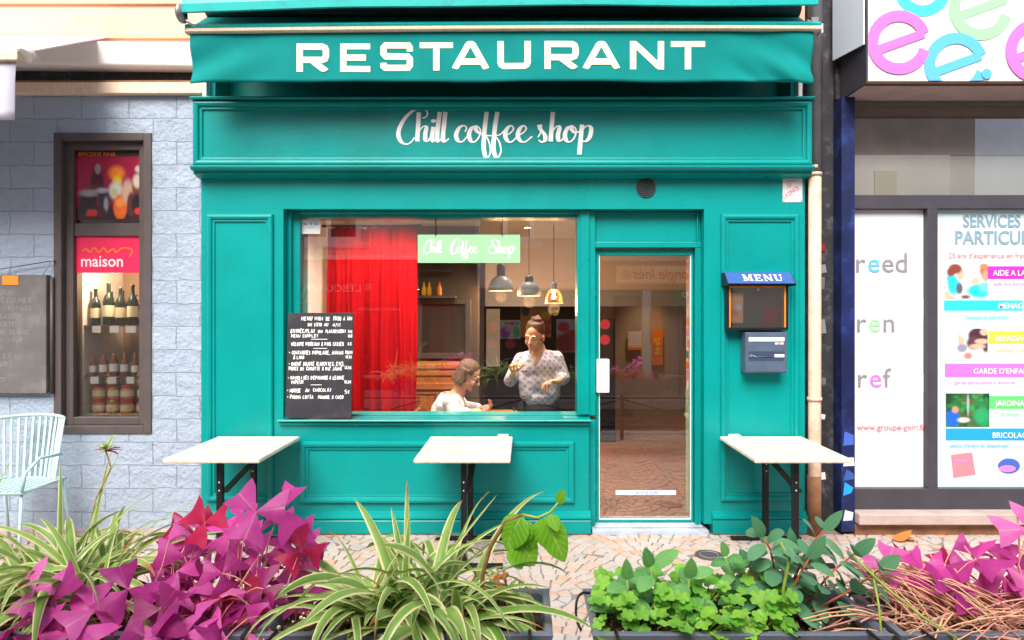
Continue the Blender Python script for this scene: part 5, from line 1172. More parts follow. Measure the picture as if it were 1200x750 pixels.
# ------------------------------------------------------------------ inside the coffee shop
rm = thing('cafe_room', 'room inside the coffee shop seen through its window and door', 'room', (0, 2, 0))
mb = MB('floor_tile'); mb.box(-1.78, 2.8, .265, 4.9, -.02, .031); mb.build('floor', rm)
mb = MB('interior_white'); mb.box(-1.90, -1.78, .27, 4.9, 0, 2.6); mb.build('left_wall', rm)
mb = MB('interior_wall'); mb.box(-1.78, 2.8, 4.8, 4.95, 0, 2.6, 'interior_tan'); mb.build('back_wall', rm)
mb = MB('interior_white'); mb.box(-1.78, 2.8, .265, 4.8, 2.47, 2.6); mb.build('ceiling', rm)
mb = MB('interior_white'); mb.box(2.8, 2.9, .27, 4.9, 0, 2.6, 'interior_tan'); mb.box(OR + .03, 2.8, .45, .52, .031, 2.469, 'interior_tan'); mb.build('right_wall', rm)
mb = MB('interior_white'); mb.box(1.262, 1.30, .265, .449, .98, 2.469); mb.box(1.258, 1.30, .265, .4495, .031, .979, 'pale_green')
for i in range(12): z = 1.05 + i * .085; mb.box(1.257, 1.2615, .275 + rnd(0, .03), .40 + rnd(0, .04), z, z + rnd(.05, .08), random.choice(['p_coral', 'p_grey', 'p_orange', 'p_dkgreen', 'p_pink', 'p_pale', 'label_white']))
mb.build('entrance_wall', rm)
# dark middle partition
yw = 2.1; mb = MB('interior_dark'); mb.box(wx(487, yw) - .4, wx(561, yw), yw, yw + .1, .031, 2.469); mb.build('partition', rm)
mb = MB('interior_wall'); mb.box(wx(561, yw) + .001, 2.8, 3.2, 3.3, wz(340, 3.2) + .001, 2.469); mb.build('upper_partition', rm); mb = MB('interior_grey'); mb.box(wx(561, yw) + .001, 2.8, 3.17, 3.3, wz(359, 3.2), wz(340, 3.2)); mb.build('reflection_band', rm)  # grey band stands in for the opposite fascia mirrored in the window glass
# curtain
mb = MB('curtain'); vs, fs = [], []; n = 110; x0, x1 = wx(383, .95), wx(489, .95)
for i in range(n + 1):
    x = x0 + (x1 - x0) * i / n; y = .95 + .020 * math.sin(i * .33 + .8 * math.sin(i * .11)) + .016 * math.sin(i * .16 + 1) + .008 * math.sin(i * .9)
    for z in (.05, .6, 1.2, 1.8, 2.30): vs.append((x + .01 * math.sin(z * 3 + i * .2), y + .01 * math.sin(z * 4 + i * .1), z))
for i in range(n):
    for j in range(4): fs.append((i * 5 + j, i * 5 + j + 1, i * 5 + 6 + j, i * 5 + 5 + j))
mb.add(vs, fs, None, True); mb.tube([(x0 - .04, .95, 2.315), (x1 + .04, .95, 2.315)], .012, 'dark_grey', 8)
cu_ = one(mb, 'red_curtain', 'floor length bright red curtain hanging inside the window behind the chalkboard', 'curtain', loc=((x0 + x1) / 2, .95, .05)); q_ = cu_.modifiers.new('cloth', 'SOLIDIFY'); q_.thickness = .003
# wooden panelled sideboard
yb = 1.75
sb = thing('wooden_sideboard', 'warm brown panelled wooden sideboard behind the seated woman', 'sideboard', (-.7, yb, 0))
sx0_, sx1_ = wx(484, yb), wx(541, yb); zt_ = wz(426, yb)
mb = MB('wood_warm'); mb.box(sx0_, sx1_, yb, yb + .3, .04, zt_ - .05)
for k, (pa, pb) in enumerate(((434, 440), (449, 456))): mb.box(sx0_, sx1_, yb - .02 - .008 * k, yb, wz(pb, yb), wz(pa, yb))
for k in range(2):
    a = sx0_ + .04 + k * .22; mb.mould(a, a + .2, .3, wz(460, yb), yb - .0005, .03, .015, 'wood_warm_dark'); mb.poly(Plane((0, yb, 0)), [(a + .1, wz(484, yb)), (a + .14, wz(477, yb)), (a + .1, wz(468, yb)), (a + .06, wz(477, yb))], .012, .012, 'wood_warm')
mb.build('body', sb, bevel=.004); mb = MB('wood_warm'); mb.box(sx0_ - .02, sx1_ + .03, yb - .04, yb + .32, zt_ - .0495, zt_); mb.build('top', sb, bevel=.008)
# framed mirror and bottle shelf on the partition
fr = thing('framed_glass', 'brown framed glass panel on the dark wall above the sideboard', 'mirror', (-.8, yw - .03, 1))
a, b, c, d = wx(487, yw - .03), wx(552, yw - .03), wz(420, yw), wz(350, yw)
mb = MB('brown_frame')
for q in ((a, a + .06, c, d), (b - .06, b, c, d), (a + .06, b - .06, c, c + .06), (a + .06, b - .06, d - .06, d)): mb.box(q[0], q[1], yw - .05, yw - .002, q[2], q[3], 'wood_warm_dark' if 0 else 'brown_frame')
mb.build('frame', fr, bevel=.005); mb = MB('interior_grey'); mb.box(a + .06, b - .06, yw - .02, yw - .003, c + .06, d - .06, 'interior_dark'); mb.build('backing', fr); mb = MB('glass_side'); mb.box(a + .06, b - .06, yw - .03, yw - .025, c + .06, d - .06); mb.build('pane', fr)
mb = MB('brown_frame'); zs = wz(347, yw); mb.box(a, b - .15, yw - .2, yw - .001, zs - .025, zs); mb.box(a, b - .2, yw - .2, yw - .001, wz(319, yw), wz(319, yw) + .02, 'dark_grey')
one(mb, 'wall_shelf', 'dark wall shelf with yellow bottles beside the red curtain', 'shelf', loc=(a, yw, zs))
for i, (px, m_) in enumerate(((490, 'glass_object'), (497, 'yellow'), (503, 'yellow'), (515, 'menu_orange'))):
    mb = MB(m_); X = wx(px, yw - .1); mb.lathe((X, yw - .1, zs + .0005), [(0, 0), (.022, 0), (.026, .02), (.024, .08), (.01, .11), (.009, .14), (0, .14)], seg=14)
    one(mb, 'shelf_bottle', ['clear glass bottle at the left end of the wall shelf', 'yellow bottle on the wall shelf, next to the clear bottle', 'second yellow bottle on the wall shelf, left of the orange bottle', 'orange bottle at the right of the wall shelf'][i], 'bottle', 'bottles on the wall shelf', loc=(X, yw - .1, zs + .0005))
# right inner room: posters, cabinet
mb = MB('p_black'); yk2 = 3.4; mb.box(wx(568, yk2), wx(690, yk2), yk2 - .05, yk2, .1, wz(358, yk2), 'matte_black'); mb.box(wx(570, yk2), wx(586, yk2), yk2 - .06, yk2 - .051, .9, wz(362, yk2), 'interior_grey')
one(mb, 'dark_cabinet', 'dark cabinet at the back of the room behind the standing woman', 'cabinet', loc=(wx(630, yk2), yk2, .1))
yt = 4.75; mb = MB('p_orange'); pt = Plane((0, yt, 0)); mb.rect(pt, wx(765, yt), wx(777, yt), wz(428, yt), wz(386, yt), 0, .01, 'p_orange'); 
for i in range(7): mb.disc(pt, wx(771, yt) + rnd(-.04, .04), wz(407, yt) + rnd(-.2, .2), rnd(.02, .04), .002 + i * .001, 0, random.choice(['yellow', 'label_white', 'p_crimson']))
one(mb, 'orange_poster', 'tall narrow orange poster on the tan back wall seen through the door', 'poster', loc=(wx(771, yt), yt, wz(428, yt)))
mb = MB('p_peach'); mb.rect(pt, wx(736, yt), wx(752, yt), wz(410, yt), wz(388, yt), 0, .01, 'p_peach'); mb.rect(pt, wx(736, yt), wx(752, yt), wz(410, yt), wz(407, yt), .002, 0, 'p_orange')
for i in range(7): mb.rect(pt, wx(738, yt), wx(750, yt), wz(391 + i * 2.2, yt), wz(390 + i * 2.2, yt), .002, 0, 'label_white')
one(mb, 'price_list', 'small pale orange printed notice on the tan back wall seen through the door', 'notice', loc=(wx(744, yt), yt, wz(410, yt)))
ck = 3.0; mb = MB('p_black'); mb.box(wx(702, ck), wx(721, ck), ck, ck + .3, .031, wz(374, ck), 'matte_black'); 
for k in range(2): mb.disc(Plane((0, ck, 0)), wx(708 + 1, ck), wz(380 + 18 * k, ck), 6 / 99, .003, .002, 'p_crimson')
one(mb, 'black_cabinet', 'tall black cabinet with round red stickers just inside the door', 'cabinet', loc=(wx(711, ck), ck, .03))
# table with carafe, cups
tb_ = thing('indoor_table', 'small dark table inside the window between the two women', 'table', (-.2, .62, 0))
mb = MB('wood_warm_dark'); mb.box(-.36, .10, .42, .92, .715, .74); mb.build('tabletop', tb_, bevel=.004)
for x in (-.33, .07):
    for y in (.45, .89): mb = MB('black_metal'); mb.box(x - .018, x + .018, y - .018, y + .018, .031, .7145); mb.build('leg', tb_)
mb = MB('glass_object'); X = wx(617, .5); mb.lathe((X, .5, .7405), [(0, .002), (.034, 0), (.038, .02), (.036, .07), (.016, .10), (.013, .15), (.017, .16)], seg=18); one(mb, 'carafe', 'clear glass carafe on the table beside the standing woman', 'carafe', loc=(X, .5, .7405))
for X_, lab in ((wx(606, .5), 'glass tumbler left of the carafe on the table inside the window'), (wx(628, .55), 'glass tumbler right of the carafe on the table inside the window')):
    t = thing('tumbler', lab, 'glass', (X_, .5, .7405), 'glass tumblers on the indoor table'); mb = MB('glass_object'); mb.lathe((X_, .5, .7405), [(0, .002), (.026, 0), (.031, .03), (.033, .085)], seg=16); mb.build('glass', t); mb = MB('chair_aqua'); mb.lathe((X_, .5, .7405), [(0, .004), (.024, .004), (.028, .04), (0, .04)], seg=16); mb.build('drink', t)
# pendant lamps
def pend(px, pt_, pb, r, lab, glassy):
    y = 2.0; X = wx(px, y); zt, zb = wz(pt_, y), wz(pb, y); t = thing('pendant_lamp', lab, 'lamp', (X, y, zb), 'pendant lamps inside the cafe')
    h = zt - zb; nk = .45 * h if not glassy else .28 * h
    mb = MB('glass_object' if glassy == 2 else 'lamp_grey'); s = h - nk
    mb.lathe((X, y, zb), [(r, 0), (r * .98, s * .3), (r * .82, s * .68), (r * .5, s * .93), (r * .3, s)], seg=28); sh = mb.build('lamp_shade', t)
    if glassy != 2: q_ = sh.modifiers.new('t', 'SOLIDIFY'); q_.thickness = .003
    mb = MB('lamp_black' if glassy != 2 else 'lamp_grey'); mb.lathe((X, y, zb), [(r * .34, s - .01), (r * .34, s + nk * .8), (r * .2, s + nk), (0, s + nk)], seg=20); mb.build('neck', t)
    mb = MB('lamp_glow'); mb.lathe((X, y, zb), [(0, .015), (r * .9, .012), (r * .88, .016), (0, .019)], seg=24) if glassy != 2 else mb.lathe((X, y, zb), [(r * .55, .004), (r * .99, .002), (r * .99, .008), (r * .55, .01)], seg=24); mb.build('diffuser', t)
    mb = MB('bulb'); mb.ell((X, y, zb + s * .45), .022); mb.build('bulb', t)
    mb = MB('black'); mb.tube([(X, y, zt), (X, y, 2.468)], .004, seg=6); mb.build('cord', t)
    li = bpy.data.lights.new('pendant_light', 'POINT'); li.energy = 12; li.color = (1, .55, .25); li.shadow_soft_size = .06; lo = bpy.data.objects.new('pendant_light', li); lo.location = (X, y, zb - .06); COL.objects.link(lo)
pend(587, 309, 341, .128, 'grey dome pendant lamp with thick black neck, leftmost of the three lamps', 0)
pend(620, 323, 347, .125, 'grey dome pendant lamp with visible glowing bulb, middle of the three lamps', 1)
pend(649, 331, 356, .098, 'clear glass pendant lamp with grey cap, rightmost of the three lamps', 2)
# recessed ceiling spots
g = 'recessed ceiling spots inside the cafe'
for i, (px, py, lab) in enumerate(((431, 267, 'recessed ceiling spot above the red curtain'), (523, 266.5, 'recessed ceiling spot above the word Chill of the hanging sign'), (618, 266, 'recessed ceiling spot right of the hanging sign'), (745, 300, 'recessed ceiling spot over the tan wall seen through the door'))):
    dist = (2.47 - CZ) * FPX / (365 - py) ; y = CY + dist
    X = wx(px, y); mb = MB('steel'); mb.lathe((X, y, 2.462), [(.035, 0), (.055, 0), (.06, .006), (.035, .006)], seg=20); t = thing('ceiling_spot', lab, 'spotlight', (X, y, 2.462), g); mb.build('ring', t); mb = MB('spot_glow'); mb.lathe((X, y, 2.463), [(0, 0), (.034, 0), (.034, .004)], seg=18); mb.build('lamp', t)
    li = bpy.data.lights.new('spot_light', 'SPOT'); li.energy = 32; li.color = (1, .88, .74); li.spot_size = R(105); li.spot_blend = .8; li.shadow_soft_size = .04; lo = bpy.data.objects.new('spot_light', li); lo.location = (X, y, 2.45); COL.objects.link(lo)
    if i == 3: li.energy = 42; li.spot_size = R(70); lo.location = (X, 4.35, 2.45)
for i, X in enumerate((-1.25, -.72, -.2, .25)):   # added front row of spots, unseen above the window head, to light the people
    t = thing('ceiling_spot', 'added unseen ceiling spot lighting the people from just behind the shop window head', 'spotlight', (X, .36, 2.462), 'added front row of ceiling spots inside the cafe'); mb = MB('steel'); mb.lathe((X, .36, 2.462), [(.035, 0), (.055, 0), (.06, .006), (.035, .006)], seg=20); mb.build('ring', t); mb = MB('spot_glow'); mb.lathe((X, .36, 2.463), [(0, 0), (.034, 0), (.034, .004)], seg=18); mb.build('lamp', t)
    li = bpy.data.lights.new('spot_light', 'SPOT'); li.energy = 72; li.color = (1, .84, .66); li.spot_size = R(120); li.spot_blend = .8; li.shadow_soft_size = .08; lo = bpy.data.objects.new('spot_light', li); lo.location = (X, .36, 2.44); lo.rotation_euler = (R(22), 0, 0); COL.objects.link(lo)
# hanging green sign
yh = .112; a, b, c, d = wx(489.5, yh), wx(609.5, yh), wz(308, yh), wz(275, yh)
hs = thing('hanging_sign', 'pale green sign lettered Chill Coffee Shop hanging at the top of the shop window', 'sign', ((a + b) / 2, yh, c))
mb = MB('sign_green'); mb.box(a, b, yh, yh + .008, c, d); bd = mb.build('panel', hs)
mb = MB('black_metal')
for px in (510.5, 588.5): mb.tube([(wx(px, yh), yh - .003, wz(277, yh)), (wx(px, yh), yh - .006, wz(273, yh)), (wx(px, yh), yh, wz(269, yh)), (wx(px, yh), yh, 2.262)], .003, seg=6)
mb.build('hook', hs)
ph_ = Plane((0, yh, 0)); mb = MB('white_paint'); hx = lambda x: wx(480 + x / 8.571, yh); hy = lambda y: wz(265 + y / 8.571, yh); kh = hx(1) - hx(0)
def mp(st, s, t):  # map strokes from box s to box t
    return [[(t[0] + (x - s[0]) / (s[1] - s[0]) * (t[1] - t[0]), t[2] + (y - s[2]) / (s[3] - s[2]) * (t[3] - t[2])) for x, y in q] for q in st]
script(mb, ph_, mp(S1[:6], (33, 318, 59, 259), (146, 328, 132, 278)), hx, hy, kh * 1.0, None, thick=16, thin=7)
script(mb, ph_, mp(S1[:1], (33, 197, 59, 259), (418, 500, 130, 285)), hx, hy, kh, None, thick=24, thin=9)
script(mb, ph_, mp(S1[7:13], (430, 786, 78, 330), (478, 690, 148, 330)), hx, hy, kh, None, thick=16, thin=7)
script(mb, ph_, [[(893, 165), (880, 140), (856, 132), (832, 150), (836, 185), (862, 212), (874, 245), (850, 274), (812, 272), (792, 245), (800, 215), (824, 205)]], hx, hy, kh, None, thick=20, thin=10)
script(mb, ph_, mp(S1[15:], (888, 1118, 78, 318), (890, 1044, 148, 328)), hx, hy, kh, None, thick=16, thin=7)
mb.disc(ph_, hx(271), hy(182), 6 * kh, .004); mb.build('lettering', bd)
# ------------------------------------------------------------------ people: bodies grown as one skin from overlapping volumes
def fuse(mb, name, parent, voxel, smooth=6, mats=None, paint=None, cut=None, loc=None):
    """fuse a mesh of overlapping volumes into one smooth skin; paint(p)->material index; cut(p)->True removes a face"""
    me = bpy.data.meshes.new('t'); me.from_pydata(mb.v, [], mb.f); ob = bpy.data.objects.new('t', me); COL.objects.link(ob)
    r = ob.modifiers.new('r', 'REMESH'); r.mode = 'VOXEL'; r.voxel_size = voxel; r.adaptivity = 0
    s = ob.modifiers.new('s', 'SMOOTH'); s.factor = .5; s.iterations = smooth
    dg = bpy.context.evaluated_depsgraph_get(); dg.update(); em = bpy.data.meshes.new_from_object(ob.evaluated_get(dg)); em.name = name
    bpy.data.objects.remove(ob)
    em.materials.clear()
    for m in mats: em.materials.append(M_(m))
    if cut or paint:
        vs = [v.co.copy() for v in em.vertices]; F = []; MI = []
        for p in em.polygons:
            c = p.center
            if cut and cut(c): continue
            F.append(tuple(p.vertices)); MI.append(paint(c) if paint else 0)
        em2 = bpy.data.meshes.new(name); em2.from_pydata(vs, [], F)
        for m in mats: em2.materials.append(M_(m))
        em2.polygons.foreach_set('material_index', MI); em = em2
    em.polygons.foreach_set('use_smooth', [True] * len(em.polygons))
    o = wpos(parent); em.transform(Matrix.Translation(-o)); em.update()
    ob = bpy.data.objects.new(name, em); COL.objects.link(ob); ob.parent = parent
    return ob
def head(mb, c, Rt, s=1.0, smile=True):
    def E(p, r): mb.ell(c + Rt @ (Vector(p) * s), tuple(x * s for x in r), None, Rt, 20, 14)
    def C(a, ra, b, rb): mb.cap(c + Rt @ (Vector(a) * s), ra * s, c + Rt @ (Vector(b) * s), rb * s)
    E((0, .015, .03), (.073, .090, .084)); E((0, -.028, -.025), (.060, .060, .080)); E((0, -.030, -.072), (.046, .048, .040)); E((0, -.070, -.098), (.021, .019, .016))
    for sx in (-1, 1):
        E((sx * .034, -.062, -.036), (.023, .022, .025)); E((sx * .029, -.078, .019), (.022, .012, .008)); E((sx * .030, -.074, -.003), (.015, .013, .012)); E((sx * .076, .006, -.014), (.009, .020, .031)); C((sx * .010, -.098, -.036), .008, (sx * .008, -.088, -.036), .008)
    C((0, -.086, .006), .007, (0, -.110, -.032), .011)
    E((0, -.088, -.060), (.025, .010, .006)); E((0, -.085, -.073), (.021, .011, .007))
def headpaint(c, Rt, s=1.0, closed=True, smile=True):
    Ri = Rt.transposed()
    def f(p):
        q = (Ri @ (Vector(p) - c)) / s
        if q.length > .17 or q.y > -.045: return 0
        if smile and abs(q.x) < .020 and -.0705 + .1 * q.x * q.x * 12 < q.z < -.0625 + abs(q.x) * .12: return 2
        if abs(q.x) < .024 and -.080 + abs(q.x) * .35 < q.z < -.054 - 0 + abs(q.x) * .05 and q.y < -.062: return 1
        ex = (abs(q.x) - .030)
        if abs(ex) < .0155 and abs(q.z + .0065 - ex * ex * 18) < .0024: return 3
        if abs(abs(q.x) - .031) < .019 and abs(q.z - .021 + (abs(q.x) - .03) ** 2 * 10) < .003: return 4
        return 0
    return f
def hand_prims(mb, w, d, palm_n, side, s=1.0, curl=(.5, .6, .7, .8), spread=.10, thumb=1.0):
    """w wrist, d pointing from wrist to knuckles, palm_n palm normal, side +1/-1 where the thumb leaves"""
    w = Vector(w); d = Vector(d).normalized(); n = Vector(palm_n); n = (n - d * n.dot(d)).normalized(); t = d.cross(n) * side
    Rm = Matrix((t, d, n)).transposed()
    mb.ell(w + d * .045 * s, (.038 * s, .046 * s, .016 * s), None, Rm, 16, 10); mb.cap(w - d * .01 * s, .022 * s, w + d * .025 * s, .022 * s)
    for i in range(4):
        b = w + d * (.080 - abs(i - 1.2) * .006) * s + t * (.030 - i * .020) * s; ln = (.040, .045, .042, .033)[i] * s; dd = (d + t * (1.3 - i) * spread).normalized(); r = (.0085, .0088, .0083, .0075)[i] * s
        a = b - dd * .02 * s
        mb.cap(a, r * 1.1, b, r * 1.08)
        for k in range(3):
            c_ = curl[i] * (1.0, 1.15, .8)[k]
            dd = (Matrix.Rotation(-c_, 3, t * side) @ dd) if False else (dd * math.cos(c_) + n * math.sin(c_)).normalized() if k == 0 else (Matrix.Rotation(c_, 3, dd.cross(n).normalized()) @ dd)
            e = b + dd * ln * (1, .68, .52)[k]; mb.cap(b, r * (1.06, .98, .92)[k], e, r * (.98, .92, .82)[k]); b = e
            n2 = n
    b = w + d * .022 * s + t * .028 * s; dd = (d * .55 + t * .8 + n * .25 * thumb).normalized()
    for k in range(3):
        e = b + dd * (.034, .030, .024)[k] * s; mb.cap(b, (.013, .0105, .0095)[k] * s, e, (.0105, .0095, .008)[k] * s); b = e; dd = (dd + n * .35 * thumb + d * .4 - t * .25).normalized()
def rotm(yaw, pitch, roll=0): return (Matrix.Rotation(yaw, 3, 'Z') @ Matrix.Rotation(roll, 3, 'Y') @ Matrix.Rotation(pitch, 3, 'X'))

# ---- standing woman: smiling, looking down to the left, hands before her
yS = .50; KS = 148.4
def sp_(px, py, y=0): return Vector(((px - 615) / FPX * (yS + y - CY), yS + y, CZ + (365 - py) / FPX * (yS + y - CY)))
W1 = thing('person', 'smiling woman standing inside the window in a white and lilac patterned blouse, hair tied up', 'woman', (sp_(631, 470).x, yS, .03))
hc = sp_(626.5, 393.5, -.06); Rh = rotm(R(-24), R(16), R(6)); 
mb = MB('skin'); head(mb, hc, Rh, .96)
nk = sp_(631, 408, .0); ch_ = sp_(632, 424, .0); sL, sR = sp_(611, 421.5, .02), sp_(652, 420, .02)
mb.cap(hc + Rh @ Vector((0, .02, -.06)), .050, nk + Vector((0, .0, -.01)), .054); mb.cap(nk, .055, ch_, .07)
mb.ell(sp_(631, 430), (.165, .095, .11)); mb.ell(sp_(632, 448), (.135, .095, .15)); mb.ell(sp_(632, 470), (.135, .10, .13)); mb.ell(sp_(632, 489), (.165, .115, .13))
for s_ in (sL, sR): mb.ell(s_, .05)
mb.cap(sL, .044, sp_(631, 420), .06); mb.cap(sR, .044, sp_(631, 420), .06)
eL, eR = sp_(598, 446, -.02), sp_(661, 443, .0); hL, hR = sp_(601.5, 437, -.20), sp_(653, 447, -.17)
mb.cap(sL, .045, eL, .036); mb.cap(sR, .045, eR, .036); mb.cap(eL, .036, hL, .023); mb.cap(eR, .036, hR, .023)
hand_prims(mb, hL, Vector((.05, -.35, .9)), Vector((.4, -.9, -.3)), 1, .95, (.9, 1.1, 1.2, 1.2), .05)
hand_prims(mb, hR, Vector((-.85, -.45, .05)), Vector((-.2, -.3, -.9)), -1, .95, (.5, .65, .8, .9), .12)
hp = sp_(632, 492); mb.cap(hp + Vector((-.08, 0, -.02)), .088, hp + Vector((-.085, .01, -.40)), .055); mb.cap(hp + Vector((.08, 0, -.02)), .088, hp + Vector((.085, .01, -.40)), .055)
for sx in (-1, 1):
    k = hp + Vector((sx * .085, .01, -.40)); f = Vector((hp.x + sx * .09, yS + .03, .11)); mb.cap(k, .055, f, .038); mb.cap(f + Vector((0, 0, -.035)), .038, f + Vector((0, -.13, -.05)), .028)
fuse(mb, 'body', W1, .0042, 5, ['skin', 'lip', 'teeth', 'lash', 'hair_brown'], headpaint(hc, Rh, .96))
mb = MB('blouse')
mb.cap(nk + Vector((0, .03, -.03)), .060, ch_, .085); mb.ell(sp_(631, 430), (.168, .112, .12)); mb.ell(sp_(632, 448), (.146, .115, .16)); mb.ell(sp_(632, 466), (.152, .122, .10))
for s_ in (sL, sR): mb.ell(s_, .054)
mb.cap(sL, .053, sp_(631, 419), .072); mb.cap(sR, .053, sp_(631, 419), .072)
mb.cap(sL, .056, eL, .048); mb.cap(sR, .056, eR, .046); mb.cap(eL, .048, eL.lerp(hL, .42), .044); mb.cap(eR, .046, eR.lerp(hR, .40), .046)
mb.cap(sL + Vector((.0, -.02, -.05)), .045, sp_(620, 462, -.04), .07); mb.cap(sR + Vector((0, -.02, -.05)), .045, sp_(645, 462, -.04), .07)
zh = sp_(630, 477).z; hem = sp_(632, 472); mb.cap(hem + Vector((-.05, 0, .05)), .10, hem + Vector((-.03, 0, .0)), .11); mb.cap(hem + Vector((.07, 0, .05)), .10, hem + Vector((.03, 0, 0)), .11)
vx, vz0, vz1 = sp_(629, 400, -.1).x, sp_(629, 430, -.1).z, sp_(629, 404, -.1).z
def cutv(c):
    if c.z < zh - .55 * abs(c.x - hem.x) * .0 + max(0, .9 * (abs(c.x - hem.x) - .05)): 
        if abs(c.x - hem.x) < .2: return True
    if c.y < yS - .0 and vz0 < c.z and abs(c.x - vx) < .075 * (c.z - vz0) / (vz1 - vz0): return True
    if c.z > nk.z + .005 and (c.x - nk.x) ** 2 + (c.y - yS) ** 2 < .085 ** 2: return True
    return False
fuse(mb, 'blouse', W1, .0042, 8, ['blouse'], None, cutv).modifiers.new('t', 'SOLIDIFY').thickness = -.004
mb = MB('trouser'); mb.ell(sp_(632, 482), (.178, .135, .15)); mb.cap(hp + Vector((-.08, 0, -.02)), .097, hp + Vector((-.085, .01, -.40)), .068); mb.cap(hp + Vector((.08, 0, -.02)), .097, hp + Vector((.085, .01, -.40)), .068)
for sx in (-1, 1): mb.cap(hp + Vector((sx * .085, .01, -.40)), .068, Vector((hp.x + sx * .09, yS + .03, .14)), .055)
fuse(mb, 'trousers', W1, .012, 4, ['trouser'])
def hairmesh(c, Rt, s, parts, mname, name, parent, locks, facecut):
    mb = MB(mname)
    for p, r in parts: mb.ell(c + Rt @ (Vector(p) * s), tuple(x * s for x in r), None, Rt, 20, 14)
    for a, m_, b, ra, rb in locks:
        P = [c + Rt @ (Vector(q) * s) for q in (a, m_, b)]; mb.cap(P[0], ra * s, P[1], (ra + rb) / 2 * s, n=8); mb.cap(P[1], (ra + rb) / 2 * s, P[2], rb * s, n=8)
    Ri = Rt.transposed()
    return fuse(mb, name, parent, .0036, 3, [mname], None, lambda p: facecut((Ri @ (Vector(p) - c)) / s))
random.seed(3)
locks = []
for i in range(26):
    a = -2.6 + i * .2; x, y = math.sin(a), -math.cos(a)
    locks.append(((x * .074, .018 + y * .080, .055), (x * .062, .026 + y * .060, .105), (x * .022, .035, .130), .006, .009))
hairmesh(hc, Rh, .96, [((0, .024, .042), (.078, .090, .080)), ((0, .045, .0), (.070, .058, .07)), ((.006, .035, .130), (.044, .040, .026)), ((.034, .02, .136), (.022, .018, .016)), ((-.024, .04, .138), (.020, .02, .014)), ((.01, .05, .150), (.016, .02, .014))], 'hair_brown', 'hair', W1,
         locks, lambda q: (q.y < -.0 and (q.x / .068) ** 2 + ((q.z + .015) / .082) ** 2 < 1) or (q.y < .0 and q.z < .0))

# ---- seated woman in profile, glasses, looking down
yT = .62
def st_(px, py, y=0): return Vector(((px - 615) / FPX * (yT + y - CY), yT + y, CZ + (365 - py) / FPX * (yT + y - CY)))
W2 = thing('person', 'seated woman with chin length grey brown hair, glasses and white top leaning over the table', 'woman', (st_(530, 480).x - .08, yT, .03))
hc2 = st_(549.5, 439); Rh2 = rotm(R(86), R(30))
mb = MB('skin_light'); head(mb, hc2, Rh2, 1.0)
n2 = st_(538, 459); c2 = st_(531, 470); mb.cap(hc2 + Rh2 @ Vector((0, .03, -.06)), .048, n2, .054); mb.cap(n2, .054, c2, .08)
ch2 = st_(528, 476); hip = Vector((ch2.x - .06, yT, .53)); mb.ell(ch2 + Vector((0, 0, .0)), (.10, .165, .12)); mb.cap(ch2 + Vector((-.02, 0, -.05)), .12, hip, .14)
shN, shF = st_(531, 464) + Vector((0, -.165, -.03)), st_(531, 464) + Vector((0, .165, -.03))
for q in (shN, shF): mb.ell(q, .05); mb.cap(q, .05, n2 + Vector((-.02, 0, -.05)), .06)
eN, eF = Vector((shN.x + .03, shN.y - .05, .775)), Vector((shF.x + .06, shF.y + .03, .78)); wN, wF = Vector((st_(549, 480).x + .03, yT - .13, .790)), Vector((st_(556, 480).x + .05, yT + .08, .785))
mb.cap(shN, .044, eN, .038); mb.cap(shF, .044, eF, .038); mb.cap(eN, .037, wN, .023); mb.cap(eF, .037, wF, .023)
hand_prims(mb, wN, Vector((.95, .22, .10)), Vector((.1, .3, -.9)), -1, .95, (.55, .6, .7, .7), .08); hand_prims(mb, wF, Vector((.95, -.25, .12)), Vector((-.2, -.5, .7)), 1, .95, (.7, .8, .9, 1.0), .08)
for sy in (-1, 1):
    h_ = hip + Vector((.02, sy * .09, -.02)); k_ = Vector((hip.x + .42, yT + sy * .10, .50)); f_ = Vector((k_.x + .03, k_.y, .11)); mb.cap(h_, .085, k_, .058); mb.cap(k_, .058, f_, .038); mb.cap(f_ + Vector((0, 0, -.035)), .036, f_ + Vector((.13, 0, -.045)), .027)
fuse(mb, 'body', W2, .0042, 5, ['skin_light', 'lip', 'teeth', 'lash', 'hair_grey'], headpaint(hc2, Rh2, 1.0, smile=False))
mb = MB('white_knit'); mb.cap(n2 + Vector((-.045, 0, -.03)), .062, c2 + Vector((-.02, 0, -.02)), .10); mb.ell(ch2, (.122, .182, .135)); mb.cap(ch2 + Vector((-.02, 0, -.05)), .138, hip + Vector((0, 0, .04)), .150)
for q in (shN, shF): mb.ell(q, .062); mb.cap(q, .062, n2 + Vector((-.04, 0, -.06)), .068)
mb.cap(shN, .058, eN, .050); mb.cap(shF, .058, eF, .050); mb.cap(eN, .050, eN.lerp(wN, .72), .037); mb.cap(eF, .050, eF.lerp(wF, .80), .037)
nx = n2.x
fuse(mb, 'knit_top', W2, .006, 5, ['white_knit'], None, lambda c: (c.x > nx - .045 and c.z > n2.z - .20 + 1.0 * max(0, 0.06 - (c.x - nx)) and abs(c.y - yT) < .085 + .25 * (c.z - n2.z + .05) and c.z > .90 - .0) or (c.z > n2.z - .012)).modifiers.new('t', 'SOLIDIFY').thickness = -.004
mb = MB('trouser'); mb.ell(hip, (.15, .18, .13))
for sy in (-1, 1):
    h_ = hip + Vector((.02, sy * .09, -.02)); k_ = Vector((hip.x + .42, yT + sy * .10, .50)); f_ = Vector((k_.x + .03, k_.y, .14)); mb.cap(h_, .098, k_, .070); mb.cap(k_, .070, f_, .055)
fuse(mb, 'trousers', W2, .012, 4, ['trouser'])
random.seed(5); locks = []
